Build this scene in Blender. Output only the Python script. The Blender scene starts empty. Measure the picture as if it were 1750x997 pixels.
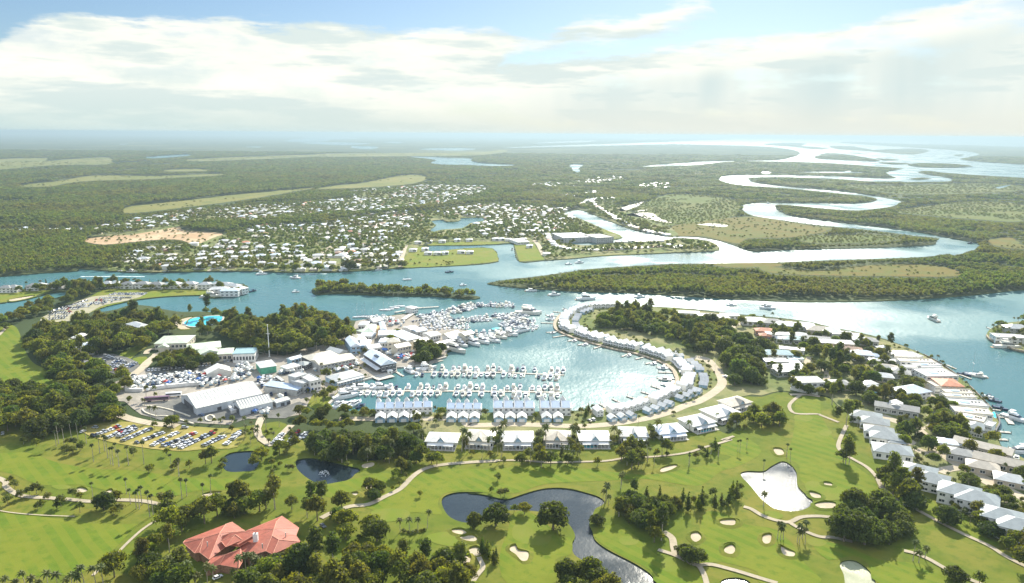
import bpy, math, random
import numpy as np
from mathutils import Vector, Matrix
from mathutils.geometry import delaunay_2d_cdt
R = math.radians
C = bpy.context.scene.collection
sc = bpy.context.scene
random.seed(7)
rng = np.random.default_rng(7)
# -- camera
PW, PH, FPX, CAMH = 1750.0, 997.0, 1250.0, 200.0
PITCH = math.atan((498.5 - 229.0) / FPX)
ROLL = 0.0069
cam_d = bpy.data.cameras.new('camera'); cam = bpy.data.objects.new('camera', cam_d); C.objects.link(cam)
cam_d.sensor_width = 36.0; cam_d.lens = 36.0 * FPX / PW
cam_d.clip_start = 1.0; cam_d.clip_end = 250000.0
CROT = Matrix.Rotation(math.pi / 2 - PITCH, 3, 'X') @ Matrix.Rotation(ROLL, 3, 'Z')
cam.matrix_world = Matrix.Translation((0, 0, CAMH)) @ CROT.to_4x4()
sc.camera = cam
# -- sky, sun, exposure
SUN_AZ, SUN_EL = R(16), R(34)          # azimuth to the right of the view (+Y), elevation
wd = bpy.data.worlds.new('World'); sc.world = wd; wd.use_nodes = True
nt = wd.node_tree; nt.nodes.clear()
def N(tree, kind, **kw):
 n = tree.nodes.new(kind)
 for k, v in kw.items():
  if k == 'inp':
   for i, val in v.items(): n.inputs[i].default_value = val
  else: setattr(n, k, v)
 return n
def mth(tree, op, a, b=None, c=None, clamp=False):
 n = tree.nodes.new('ShaderNodeMath'); n.operation = op; n.use_clamp = clamp
 for i, v in enumerate((a, b, c)):
  if v is None: continue
  if isinstance(v, (int, float)): n.inputs[i].default_value = v
  else: tree.links.new(v, n.inputs[i])
 return n.outputs[0]
def mixc(tree, fac, a, b, mode='MIX'):
 n = tree.nodes.new('ShaderNodeMix'); n.data_type = 'RGBA'; n.blend_type = mode
 for i, v in ((0, fac), (6, a), (7, b)):
  if isinstance(v, (int, float)): n.inputs[i].default_value = v
  elif isinstance(v, tuple): n.inputs[i].default_value = v + (1,) if len(v) == 3 else v
  else: tree.links.new(v, n.inputs[i])
 return n.outputs[2]
def smooth(tree, v, lo, hi):
 n = tree.nodes.new('ShaderNodeMapRange'); n.interpolation_type = 'SMOOTHSTEP'
 tree.links.new(v, n.inputs[0]); n.inputs[1].default_value = lo; n.inputs[2].default_value = hi
 return n.outputs[0]
sky = N(nt, 'ShaderNodeTexSky'); sky.sky_type = 'NISHITA'; sky.sun_disc = False
sky.sun_elevation = SUN_EL; sky.sun_rotation = SUN_AZ; sky.altitude = 200; sky.air_density = 1.0; sky.dust_density = 0.6; sky.ozone_density = 2.0
tc = N(nt, 'ShaderNodeTexCoord'); sp = N(nt, 'ShaderNodeSeparateXYZ'); nt.links.new(tc.outputs['Generated'], sp.inputs[0])
X, Y, Z = sp.outputs
azim = mth(nt, 'DIVIDE', mth(nt, 'ARCTAN2', X, Y), R(1))      # degrees right of +Y
elev = mth(nt, 'DIVIDE', mth(nt, 'ARCSINE', Z), R(1))         # degrees
def skynoise(sx, sy, scale, detail, rough=0.55, off=0.0, dist=0.0):
 cv = N(nt, 'ShaderNodeCombineXYZ')
 nt.links.new(mth(nt, 'MULTIPLY', azim, sx), cv.inputs[0]); nt.links.new(mth(nt, 'MULTIPLY', elev, sy), cv.inputs[1]); cv.inputs[2].default_value = off
 n = N(nt, 'ShaderNodeTexNoise', inp={'Scale': scale, 'Detail': detail, 'Roughness': rough, 'Distortion': dist}); nt.links.new(cv.outputs[0], n.inputs['Vector'])
 return n.outputs[0]
def azcurve(pts, lo, hi):
 """piecewise smooth function of azimuth (-45..45 deg) with values lo..hi"""
 f = N(nt, 'ShaderNodeFloatCurve'); cu = f.mapping.curves[0]
 pp = [((a + 45) / 90, (v - lo) / (hi - lo)) for a, v in pts]
 while len(cu.points) < len(pp): cu.points.new(0.5, 0.5)
 for p, (a, v) in zip(cu.points, pp): p.location = (a, v)
 f.mapping.update()
 nt.links.new(mth(nt, 'DIVIDE', mth(nt, 'ADD', azim, 45.0), 90.0, clamp=True), f.inputs[1])
 return mth(nt, 'MULTIPLY_ADD', f.outputs[0], hi - lo, lo)
# upper edge of the two great cloud banks, in degrees above the horizon
fine = skynoise(0.10, 0.26, 1.6, 9, 0.60)
wisp = skynoise(0.07, 0.42, 2.6, 8, 0.62, 3.1)
broad = skynoise(0.05, 0.30, 1.9, 6, 0.52, 7.7)
topA = azcurve([(-45, 2.0), (-37, 3.6), (-34.6, 4.8), (-33, 6.2), (-31, 7.1), (-28, 7.8), (-20, 7.7), (-10, 7.8), (-1, 7.5), (1, 7.2), (5.7, 8.3), (9.5, 8.9), (13.5, 9.5), (15.5, 6.0), (22, 4), (45, 3)], 0, 20)
botA = azcurve([(-45, 0.5), (-36, 2.2), (-20, 0.8), (-4, 1.5), (0.5, 6.0), (5, 6.5), (10, 7.1), (13.5, 7.8), (16, 8.0), (45, 8.0)], 0, 20)
topB = azcurve([(-45, 4.4), (-36, 4.8), (-31, 4.0), (-20, 4.4), (-6, 5.0), (1.6, 5.6), (6, 6.0), (12, 6.5), (17, 6.9), (22, 7.5), (26, 7.9), (30, 8.6), (34, 9.4), (45, 11)], 0, 20)
def bank(top, bot, amp):
 nz = mth(nt, 'MULTIPLY', mth(nt, 'SUBTRACT', fine, 0.5), amp)
 nz2 = mth(nt, 'MULTIPLY', mth(nt, 'SUBTRACT', wisp, 0.5), amp * 0.8)
 e = mth(nt, 'ADD', elev, mth(nt, 'ADD', nz, nz2))
 up = smooth(nt, mth(nt, 'SUBTRACT', top, e), -0.10, 0.75)
 if bot is None: return up
 return mth(nt, 'MULTIPLY', up, smooth(nt, mth(nt, 'SUBTRACT', e, bot), -0.5, 0.8))
bA = bank(topA, botA, 3.2)
bB = bank(topB, None, 3.0)
holes = smooth(nt, mth(nt, 'ADD', mth(nt, 'MULTIPLY', fine, 0.5), mth(nt, 'MULTIPLY', broad, 0.5)), 0.36, 0.50)
cov = mth(nt, 'MAXIMUM', mth(nt, 'MULTIPLY', bA, mth(nt, 'MULTIPLY_ADD', holes, 0.35, 0.65)), mth(nt, 'MULTIPLY', bB, mth(nt, 'MULTIPLY_ADD', holes, 0.55, 0.45)))
# thin scattered cloud higher up (seen only in reflections and at the frame's edge)
high = mth(nt, 'MULTIPLY', smooth(nt, skynoise(0.03, 0.09, 1.5, 6, 0.55, 1.3), 0.56, 0.74), smooth(nt, elev, 14.0, 20.0))
cov = mth(nt, 'MAXIMUM', cov, mth(nt, 'MULTIPLY', high, 0.75))
# unseen bright cloud added behind the camera as fill for shaded trees and houses
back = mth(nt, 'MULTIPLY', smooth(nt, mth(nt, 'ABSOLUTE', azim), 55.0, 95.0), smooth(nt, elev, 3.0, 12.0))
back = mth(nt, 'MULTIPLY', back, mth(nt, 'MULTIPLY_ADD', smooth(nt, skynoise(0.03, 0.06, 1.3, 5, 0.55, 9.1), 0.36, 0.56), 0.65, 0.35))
# cloud body: cream-white where lit, grey-teal in the thick undersides and in the rain curtains
shade = smooth(nt, mth(nt, 'ADD', mth(nt, 'MULTIPLY', broad, 0.75), mth(nt, 'MULTIPLY', wisp, 0.25)), 0.45, 0.58)
under = smooth(nt, mth(nt, 'SUBTRACT', topB, elev), 0.9, 3.0)
under = mth(nt, 'MULTIPLY', under, smooth(nt, azim, -4.0, 6.0))
curtain = skynoise(0.16, 0.03, 1.2, 3, 0.5, 5.0, 0.4)
under = mth(nt, 'MULTIPLY', under, mth(nt, 'MULTIPLY_ADD', smooth(nt, curtain, 0.25, 0.75), 0.45, 0.45))
shade = mth(nt, 'MAXIMUM', mth(nt, 'MULTIPLY', shade, 0.75), under)
SKYK = 0.15
K = 1.0 / SKYK
def kc(r, g, b, m=0.87): return (r * K * m, g * K * m, b * K * m)
lum = mth(nt, 'MULTIPLY_ADD', smooth(nt, mth(nt, 'ADD', mth(nt, 'MULTIPLY', fine, .6), mth(nt, 'MULTIPLY', wisp, .4)), .36, .62), .55, 0.0)
shade = mth(nt, 'MAXIMUM', shade, mth(nt, 'MULTIPLY', mth(nt, 'SUBTRACT', .55, lum), .8))
ccol = mixc(nt, shade, kc(0.68, 0.665, 0.59), kc(0.37, 0.455, 0.46))
skyc = mixc(nt, cov, mixc(nt, 1.0, sky.outputs[0], mixc(nt, smooth(nt, elev, 12.0, 40.0), (0.275, 0.315, 0.350), (0.95, 1.0, 1.0)), 'MULTIPLY'), ccol)
# low air near the horizon: pale turquoise on the left, cream under the sun
hz = smooth(nt, elev, 3.4, 0.1)
hazec = mixc(nt, smooth(nt, azim, -30.0, 18.0), kc(0.38, 0.465, 0.45), kc(0.50, 0.505, 0.45))
skyc = mixc(nt, mth(nt, 'MULTIPLY', hz, 0.85), skyc, hazec)
skyc = mixc(nt, back, skyc, kc(0.66, 0.72, 0.80))  # lay the added fill cloud over the sky, in pale blue
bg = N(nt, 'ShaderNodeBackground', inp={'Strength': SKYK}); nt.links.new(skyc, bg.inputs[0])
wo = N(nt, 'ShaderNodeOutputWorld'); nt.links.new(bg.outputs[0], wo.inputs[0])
sl = bpy.data.lights.new('sun', 'SUN'); sun = bpy.data.objects.new('sun', sl); C.objects.link(sun)
sl.energy = 5.0; sl.angle = R(0.53); sl.color = (1.0, 0.94, 0.80)
sd = Vector((math.sin(SUN_AZ) * math.cos(SUN_EL), math.cos(SUN_AZ) * math.cos(SUN_EL), math.sin(SUN_EL)))
sun.rotation_euler = sd.to_track_quat('Z', 'Y').to_euler(); sun.location = sd * 3000
sc.view_settings.view_transform = 'Standard'; sc.view_settings.look = 'None'
sc.view_settings.exposure = 0.98; sc.view_settings.gamma = 1.0; sc.view_settings.use_curve_mapping = False
cy = sc.cycles
cy.use_denoising = True; cy.max_bounces = 7; cy.diffuse_bounces = 4; cy.glossy_bounces = 2; cy.transmission_bounces = 4
cy.volume_bounces = 0; cy.transparent_max_bounces = 4; cy.caustics_reflective = False; cy.caustics_refractive = False
cy.use_adaptive_sampling = True; cy.adaptive_threshold = 0.02; cy.sample_clamp_indirect = 4.0
try: cy.denoiser = 'OPENIMAGEDENOISE'; cy.denoising_prefilter = 'ACCURATE'
except Exception: pass
# -- from photo pixel to a point in the place
def G(x, y, z=0.0):
 d = CROT @ Vector(((x - PW / 2) / FPX, -(y - PH / 2) / FPX, -1.0))
 if d.z > -0.0012: d.z = -0.0012
 t = (z - CAMH) / d.z
 return Vector((d.x * t, d.y * t, z))
CI = CROT.inverted()
def PX(p):
 q = CI @ (Vector(p) - Vector((0, 0, CAMH)))
 return (PW / 2 + FPX * q.x / -q.z, PH / 2 - FPX * q.y / -q.z)
FR = {'': (0, 0, 1), 'A1': (0, 200, 2.9167), 'A2': (550, 200, 2.9167), 'A3': (1150, 200, 2.9167),
      'B1': (0, 440, 3.56), 'B2': (400, 440, 3.56), 'B3': (800, 440, 3.56), 'B4': (1200, 440, 2.9327),
      'Z1': (0, 660, 2.958), 'Z2': (400, 660, 2.958), 'Z3': (800, 660, 2.958), 'Z4': (1200, 660, 2.958)}
def T(s):
 """'B1: x,y x,y ...' : traced points in an enlargement of the survey photograph -> photo pixels"""
 out = []; f = FR['']
 for tok in s.replace('\n', ' ').split():
  if tok.endswith(':'): f = FR[tok[:-1]]; continue
  a, b = tok.split(',')[:2]; out.append((f[0] + float(a) / f[2], f[1] + float(b) / f[2]))
 return out
def cr(pts, closed=True, n=4):
 """Catmull-Rom smoothing"""
 P_ = [np.array(p, float) for p in pts]; m = len(P_); out = []
 rngk = range(m if closed else m - 1)
 for i in rngk:
  if closed: p0, p1, p2, p3 = P_[i - 1], P_[i], P_[(i + 1) % m], P_[(i + 2) % m]
  else: p0, p1, p2, p3 = P_[max(i - 1, 0)], P_[i], P_[i + 1], P_[min(i + 2, m - 1)]
  for k in range(n):
   t = k / n
   out.append(0.5 * (2 * p1 + (p2 - p0) * t + (2 * p0 - 5 * p1 + 4 * p2 - p3) * t * t + (3 * p1 - p0 - 3 * p2 + p3) * t ** 3))
 if not closed: out.append(P_[-1])
 return [tuple(p) for p in out]
def W(s, sm=3, closed=True):
 """traced outline -> smoothed outline on the ground (list of (x, y) metres)"""
 p = T(s) if isinstance(s, str) else s
 if sm > 1: p = cr(p, closed, sm)
 return [tuple(G(*q).xy) for q in p]
def inside(poly, xs, ys):
 """vectorised point in polygon"""
 xs = np.asarray(xs, float); ys = np.asarray(ys, float); r = np.zeros(xs.shape, bool)
 A = np.asarray(poly, float); lo = A.min(0); hi = A.max(0)
 ix = np.nonzero((xs >= lo[0]) & (xs <= hi[0]) & (ys >= lo[1]) & (ys <= hi[1]))[0]
 if not len(ix): return r
 B = np.roll(A, 1, axis=0); x = xs[ix]; y = ys[ix]
 if len(ix) <= len(A):
  for k, i in enumerate(ix):
   m = (A[:, 1] > y[k]) != (B[:, 1] > y[k])
   if m.any():
    a, b = A[m], B[m]; r[i] = (np.count_nonzero(x[k] < (b[:, 0] - a[:, 0]) * (y[k] - a[:, 1]) / (b[:, 1] - a[:, 1]) + a[:, 0]) & 1) == 1
  return r
 q = np.zeros(x.shape, bool)
 for (xi, yi), (xj, yj) in zip(A, B):
  if yi != yj: q ^= ((yi > y) != (yj > y)) & (x < (xj - xi) * (y - yi) / (yj - yi) + xi)
 r[ix] = q
 return r
def wobble(poly, amp, most=6):
 """small natural irregularity of a bank"""
 out = []
 n = len(poly)
 for i in range(n):
  a = Vector(poly[i]); b = Vector(poly[(i + 1) % n]); L = (b - a).length
  out.append(tuple(a))
  k = min(int(L / (amp * 6)), most)
  for q in range(1, k + 1):
   p = a.lerp(b, q / (k + 1)); p += Vector((random.uniform(-amp, amp), random.uniform(-amp, amp))); out.append(tuple(p))
 return out
# -- materials
def newmat(name):
 m = bpy.data.materials.new(name); m.use_nodes = True; t = m.node_tree; t.nodes.clear()
 o = t.nodes.new('ShaderNodeOutputMaterial'); b = t.nodes.new('ShaderNodeBsdfPrincipled'); t.links.new(b.outputs[0], o.inputs[0])
 return m, t, b, o
MC = {}
def mat(name, col, rough=0.8, var=0.12, scale=0.5, metal=0.0, spec=0.3, col2=None, bump=0.0, detail=4, objvar=0.0):
 """procedural paint/stone/cloth: base colour broken by noise in object space; objvar: a tint that differs per object"""
 if name in MC: return MC[name]
 m, t, b, o = newmat(name)
 tcn = t.nodes.new('ShaderNodeTexCoord')
 nz = N(t, 'ShaderNodeTexNoise', inp={'Scale': scale, 'Detail': detail, 'Roughness': 0.6}); t.links.new(tcn.outputs['Object'], nz.inputs['Vector'])
 c2 = col2 if col2 else tuple(c * (1 - 2.2 * var) for c in col)
 mr = smooth(t, nz.outputs[0], 0.36, 0.66)
 c = mixc(t, mr, tuple(min(1, q * (1 + var)) for q in col) if not col2 else col, c2)
 if objvar:
  oi = t.nodes.new('ShaderNodeObjectInfo')
  hv = t.nodes.new('ShaderNodeHueSaturation'); t.links.new(c, hv.inputs['Color'])
  t.links.new(mth(t, 'MULTIPLY_ADD', oi.outputs['Random'], 2 * objvar, 1 - objvar), hv.inputs['Value'])
  c = hv.outputs[0]
 t.links.new(c, b.inputs['Base Color'])
 b.inputs['Roughness'].default_value = rough; b.inputs['Metallic'].default_value = metal; b.inputs['Specular IOR Level'].default_value = spec
 if bump:
  bp = N(t, 'ShaderNodeBump', inp={'Strength': bump, 'Distance': 0.3}); t.links.new(nz.outputs[0], bp.inputs['Height']); t.links.new(bp.outputs[0], b.inputs['Normal'])
 MC[name] = m; return m
def ground_mat(name, c1, c2, c3=None, s1=0.02, s2=0.25, stripes=None, rough=0.95, bump=0.0, swell=0.0):
 """ground cover in world metres: broad patches c1/c2 and fine mottling towards c3"""
 if name in MC: return MC[name]
 m, t, b, o = newmat(name)
 g = t.nodes.new('ShaderNodeNewGeometry')
 n1 = N(t, 'ShaderNodeTexNoise', inp={'Scale': s1, 'Detail': 6, 'Roughness': 0.62, 'Distortion': 0.6}); t.links.new(g.outputs['Position'], n1.inputs['Vector'])
 n2 = N(t, 'ShaderNodeTexNoise', inp={'Scale': s2, 'Detail': 5, 'Roughness': 0.65}); t.links.new(g.outputs['Position'], n2.inputs['Vector'])
 c = mixc(t, smooth(t, n1.outputs[0], 0.38, 0.64), c1, c2)
 if c3: c = mixc(t, mth(t, 'MULTIPLY', smooth(t, n2.outputs[0], 0.46, 0.70), 0.75), c, c3)
 if stripes:
  wv = N(t, 'ShaderNodeTexWave', inp={'Scale': stripes[0], 'Distortion': 0.6, 'Detail': 1.0}); wv.bands_direction = 'DIAGONAL'
  t.links.new(g.outputs['Position'], wv.inputs['Vector'])
  c = mixc(t, mth(t, 'MULTIPLY', smooth(t, wv.outputs[1], 0.40, 0.60), stripes[1]), c, c2)
 t.links.new(c, b.inputs['Base Color']); b.inputs['Roughness'].default_value = rough; b.inputs['Specular IOR Level'].default_value = 0.1
 if bump:
  bp = N(t, 'ShaderNodeBump', inp={'Strength': 0.6, 'Distance': bump}); t.links.new(n2.outputs[0], bp.inputs['Height']); t.links.new(bp.outputs[0], b.inputs['Normal'])
 if swell:
  n3 = N(t, 'ShaderNodeTexNoise', inp={'Scale': 0.03, 'Detail': 3, 'Roughness': 0.55}); t.links.new(g.outputs['Position'], n3.inputs['Vector'])
  bp = N(t, 'ShaderNodeBump', inp={'Strength': 1.0, 'Distance': swell}); t.links.new(n3.outputs[0], bp.inputs['Height']); t.links.new(bp.outputs[0], b.inputs['Normal'])
 MC[name] = m; return m
def water_mat(name, col, scale, dist, rough, amp=1.0, gust=0.006):
 m, t, b, o = newmat(name)
 g = t.nodes.new('ShaderNodeNewGeometry')
 n0 = N(t, 'ShaderNodeTexNoise', inp={'Scale': gust, 'Detail': 3}); t.links.new(g.outputs['Position'], n0.inputs['Vector'])
 t.links.new(mth(t, 'MULTIPLY_ADD', smooth(t, n0.outputs[0], 0.40, 0.60), rough * 0.6, rough * 0.7), b.inputs['Roughness'])
 t.links.new(mixc(t, smooth(t, n0.outputs[0], 0.35, 0.7), tuple(c * 0.92 for c in col), tuple(min(1, c * 1.1) for c in col)), b.inputs['Base Color'])
 b.inputs['IOR'].default_value = 1.33; b.inputs['Specular IOR Level'].default_value = 0.5
 mp = N(t, 'ShaderNodeMapping', inp={'Scale': (1.0, 0.7, 1.0)}); t.links.new(g.outputs['Position'], mp.inputs[0])
 n1 = N(t, 'ShaderNodeTexNoise', inp={'Scale': scale, 'Detail': 4, 'Roughness': 0.6}); t.links.new(mp.outputs[0], n1.inputs['Vector'])
 n2 = N(t, 'ShaderNodeTexNoise', inp={'Scale': 0.012, 'Detail': 3}); t.links.new(g.outputs['Position'], n2.inputs['Vector'])   # gusts
 bp = N(t, 'ShaderNodeBump', inp={'Strength': 1.0, 'Distance': dist});
 h = mth(t, 'MULTIPLY', n1.outputs[0], mth(t, 'MULTIPLY_ADD', smooth(t, n2.outputs[0], 0.36, 0.64), amp, 1.0 - amp * 0.5)) if amp else n1.outputs[0]
 t.links.new(h, bp.inputs['Height']); t.links.new(bp.outputs[0], b.inputs['Normal'])
 MC[name] = m; return m
# -- mesh builder
class MB:
 def __init__(s): s.v = []; s.f = []; s.m = []; s.cur = 0
 def add(s, vs, fs):
  k = len(s.v); s.v += [tuple(v) for v in vs]; s.f += [tuple(i + k for i in f) for f in fs]; s.m += [s.cur] * len(fs)
 def box(s, x0, x1, y0, y1, z0, z1, bottom=True):
  v = [(x, y, z) for z in (z0, z1) for y in (y0, y1) for x in (x0, x1)]
  f = [(4, 5, 7, 6), (0, 1, 5, 4), (1, 3, 7, 5), (3, 2, 6, 7), (2, 0, 4, 6)]
  if bottom: f.append((0, 2, 3, 1))
  s.add(v, f)
 def prism(s, poly, z0, z1, top=True, bottom=False, taper=0.0):
  n = len(poly); cx = sum(p[0] for p in poly) / n; cyy = sum(p[1] for p in poly) / n
  up = [(p[0] + (cx - p[0]) * taper, p[1] + (cyy - p[1]) * taper, z1) for p in poly]
  v = [(p[0], p[1], z0) for p in poly] + up
  f = [(i, (i + 1) % n, n + (i + 1) % n, n + i) for i in range(n)]
  if top: f.append(tuple(range(n, 2 * n)))
  if bottom: f.append(tuple(range(n - 1, -1, -1)))
  s.add(v, f)
 def hip(s, x0, x1, y0, y1, z, h, ov=0.5, t=0.18, gable=False):
  """hip (or gable) roof with eaves of thickness t"""
  x0 -= ov; x1 += ov; y0 -= ov; y1 += ov; lx = x1 - x0; ly = y1 - y0
  b = [(x0, y0, z), (x1, y0, z), (x1, y1, z), (x0, y1, z)]; e = [(p[0], p[1], z + t) for p in b]
  if lx >= ly:
   q = 0 if gable else ly / 2
   r = [(x0 + q, (y0 + y1) / 2, z + t + h), (x1 - q, (y0 + y1) / 2, z + t + h)]
   f = [(4, 5, 9, 8), (6, 7, 8, 9), (5, 6, 9), (7, 4, 8)]
  else:
   q = 0 if gable else lx / 2
   r = [((x0 + x1) / 2, y0 + q, z + t + h), ((x0 + x1) / 2, y1 - q, z + t + h)]
   f = [(5, 6, 9, 8), (7, 4, 8, 9), (4, 5, 8), (6, 7, 9)]
  s.add(b + e + r, f + [(0, 1, 5, 4), (1, 2, 6, 5), (2, 3, 7, 6), (3, 0, 4, 7), (3, 2, 1, 0)])
 def cyl(s, x, y, z0, z1, r0, r1=None, n=8, cap=True):
  r1 = r0 if r1 is None else r1
  v = []
  for z, r in ((z0, r0), (z1, r1)):
   v += [(x + r * math.cos(2 * math.pi * i / n), y + r * math.sin(2 * math.pi * i / n), z) for i in range(n)]
  f = [(i, (i + 1) % n, n + (i + 1) % n, n + i) for i in range(n)]
  if cap: f.append(tuple(range(n, 2 * n)))
  s.add(v, f)
 def tube(s, path, radii, n=6):
  vs = []; P_ = [Vector(p) for p in path]
  for i, p in enumerate(P_):
   d = (P_[min(i + 1, len(P_) - 1)] - P_[max(i - 1, 0)]).normalized()
   u = d.cross(Vector((0.31, 0.95, 0.05))).normalized(); w = d.cross(u)
   for k in range(n):
    a = 2 * math.pi * k / n; vs.append(tuple(p + (u * math.cos(a) + w * math.sin(a)) * radii[i]))
  fs = [(i * n + k, i * n + (k + 1) % n, (i + 1) * n + (k + 1) % n, (i + 1) * n + k) for i in range(len(P_) - 1) for k in range(n)]
  fs.append(tuple(range((len(P_) - 1) * n, len(P_) * n)))
  s.add(vs, fs)
 def mesh(s, name, mats, smooth_=False):
  me = bpy.data.meshes.new(name); me.from_pydata(s.v, [], s.f)
  for m_ in (mats if isinstance(mats, (list, tuple)) else [mats]): me.materials.append(m_)
  me.polygons.foreach_set('material_index', s.m)
  if smooth_: me.polygons.foreach_set('use_smooth', [True] * len(s.f))
  me.update(); return me
 def obj(s, name, mats, parent=None, smooth_=False):
  return link(name, s.mesh(name, mats, smooth_), parent)
def link(name, me, parent=None):
 o = bpy.data.objects.new(name, me); C.objects.link(o)
 if parent is not None: o.parent = parent
 return o
def tag(o, label=None, cat=None, group=None, kind=None):
 if label: o['label'] = label
 if cat: o['category'] = cat
 if group: o['group'] = group
 if kind: o['kind'] = kind
 return o
def empty(name, loc=(0, 0, 0), rz=0.0):
 o = bpy.data.objects.new(name, None); C.objects.link(o); o.location = loc; o.rotation_euler = (0, 0, rz); o.empty_display_size = 1; return o
def dup(root, loc=None, rz=None, scale=None):
 """copy of a thing with copies of its parts and sub-parts"""
 r = root.copy(); C.objects.link(r)
 for k in list(r.keys()):
  if k in ('label', 'group'): del r[k]
 for ch in KIDS.get(root.name, []):
  c = ch.copy(); C.objects.link(c); c.parent = r
  for g in KIDS.get(ch.name, []):
   d = g.copy(); C.objects.link(d); d.parent = c
 if loc is not None: r.location = loc
 if rz is not None: r.rotation_euler = (0, 0, rz)
 if scale is not None: r.scale = scale if isinstance(scale, tuple) else (scale,) * 3
 return r
KIDS = {}
def kids(root):
 """remember the children of a prototype once (Object.children walks every object)"""
 KIDS[root.name] = list(root.children)
 for ch in KIDS[root.name]:
  KIDS[ch.name] = list(ch.children)
 return root
def tri_sheet(name, loops, z, m, keep, kind='structure', skirt=0.0, extra=None, parent=None):
 """triangulated ground sheet: all loops are constraint edges, keep(cx, cy) says which triangles belong"""
 vs = []; es = []
 for lp in loops:
  k = len(vs); n = len(lp); vs += [Vector(p) for p in lp]; es += [(k + i, k + (i + 1) % n) for i in range(n)]
 if extra is not None: vs += [Vector(p) for p in extra]
 ov, oe, of, _, _, _ = delaunay_2d_cdt(vs, es, [], 0, 0.01, False)
 V = np.array([tuple(v) for v in ov]); Fm = np.array(of)
 cen = V[Fm].mean(axis=1); kp = keep(cen[:, 0], cen[:, 1]); Fm = Fm[kp]
 a, b, c = V[Fm[:, 0]], V[Fm[:, 1]], V[Fm[:, 2]]
 area = (b[:, 0] - a[:, 0]) * (c[:, 1] - a[:, 1]) - (c[:, 0] - a[:, 0]) * (b[:, 1] - a[:, 1])
 fl = area < 0; Fm[fl] = Fm[fl][:, ::-1]
 mb = MB(); mb.v = [(float(x), float(y), z) for x, y in V]; mb.f = [tuple(int(i) for i in f) for f in Fm]; mb.m = [0] * len(mb.f)
 if skirt:
  cnt = {}
  for f in mb.f:
   for i in range(3):
    e = (f[i], f[(i + 1) % 3]); cnt[e] = cnt.get(e, 0) + 1
  low = {}
  for (i, j) in list(cnt):
   if (j, i) in cnt: continue
   for q in (i, j):
    if q not in low: low[q] = len(mb.v); mb.v.append((mb.v[q][0], mb.v[q][1], z - skirt))
   mb.f.append((j, i, low[i], low[j])); mb.m.append(0)
 o = mb.obj(name, m, parent)
 if kind: o['kind'] = kind
 return o
def sheet(name, outline, z, m, holes=(), wob=0.0, kind='structure'):
 lp = [wobble(outline, wob) if wob else outline] + list(holes)
 def keep(cx, cy_):
  r = inside(lp[0], cx, cy_)
  for h in lp[1:]: r &= ~inside(h, cx, cy_)
  return r
 return tri_sheet(name, lp, z, m, keep, kind)
def sheets(name, outlines, z, m, kind='structure', wob=0.0, wet=False):
 """several patches of one surface in one object"""
 mb = None; lps = [wobble(o_, wob) if wob else o_ for o_ in outlines]
 def keep(cx, cy_):
  r = np.zeros(cx.shape, bool)
  for h in lps: r |= inside(h, cx, cy_)
  return r & ~in_water(cx, cy_) if wet else r
 return tri_sheet(name, lps + ([p for q in (WATER, ISLES) for p in q.values()] if wet else []), z, m, keep, kind)
def ribbon_pts(line, w):
 L = [Vector(p) for p in line]; a = []; b = []
 for i, p in enumerate(L):
  d = (L[min(i + 1, len(L) - 1)] - L[max(i - 1, 0)]); d = d.normalized() if d.length else Vector((1, 0)); nrm = Vector((-d.y, d.x))
  a.append(p + nrm * w / 2); b.append(p - nrm * w / 2)
 return a, b
def ribbon(name, lines, z, m, kind='structure'):
 """paths/roads: strips of constant width along traced lines; lines = [(line, width), ...]"""
 mb = MB()
 for k, (line, w) in enumerate(lines):
  a, b = ribbon_pts(line, w); n = len(a); zz = z + 0.006 * k
  mb.add([(p.x, p.y, zz) for p in a] + [(p.x, p.y, zz) for p in b], [(n + i, n + i + 1, i + 1, i) for i in range(n - 1)])
 o = mb.obj(name, m); o['kind'] = kind; return o
# -- water and land
LZ = 1.0
def W(s, sm=3, closed=True, z=LZ):
 p = T(s) if isinstance(s, str) else s
 if sm > 1: p = cr(p, closed, sm)
 return [tuple(G(q[0], q[1], z).xy) for q in p]
wm_sea = water_mat('open_water', (0.052, 0.148, 0.150), 0.22, 0.32, 0.31)
wm_pond = water_mat('pond_water', (0.016, 0.026, 0.030), 0.5, 0.09, 0.125, 1.0, 0.035)
wm_breezy = water_mat('breezy_pond_water', (0.016, 0.026, 0.030), 1.1, 0.06, 0.150, 1.0, 0.016)
wm_shallow = water_mat('shallow_pond_water', (0.30, 0.31, 0.19), 1.0, 0.06, 0.22, 1.0, 0.05)
BIG = 95000.0
mb = MB()
xs = [-BIG, -30000, -9000, -3000, 0, 3000, 9000, 30000, BIG]; ys = [-1500, 0, 1500, 4000, 9000, 25000, 60000, BIG]
mb.v = [(x, y, 0.0) for y in ys for x in xs]; nx = len(xs)
mb.f = [(j * nx + i, j * nx + i + 1, (j + 1) * nx + i + 1, (j + 1) * nx + i) for j in range(len(ys) - 1) for i in range(nx - 1)]; mb.m = [0] * len(mb.f)
water = mb.obj('water', wm_sea); tag(water, kind='structure')
WATER = {}
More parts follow.
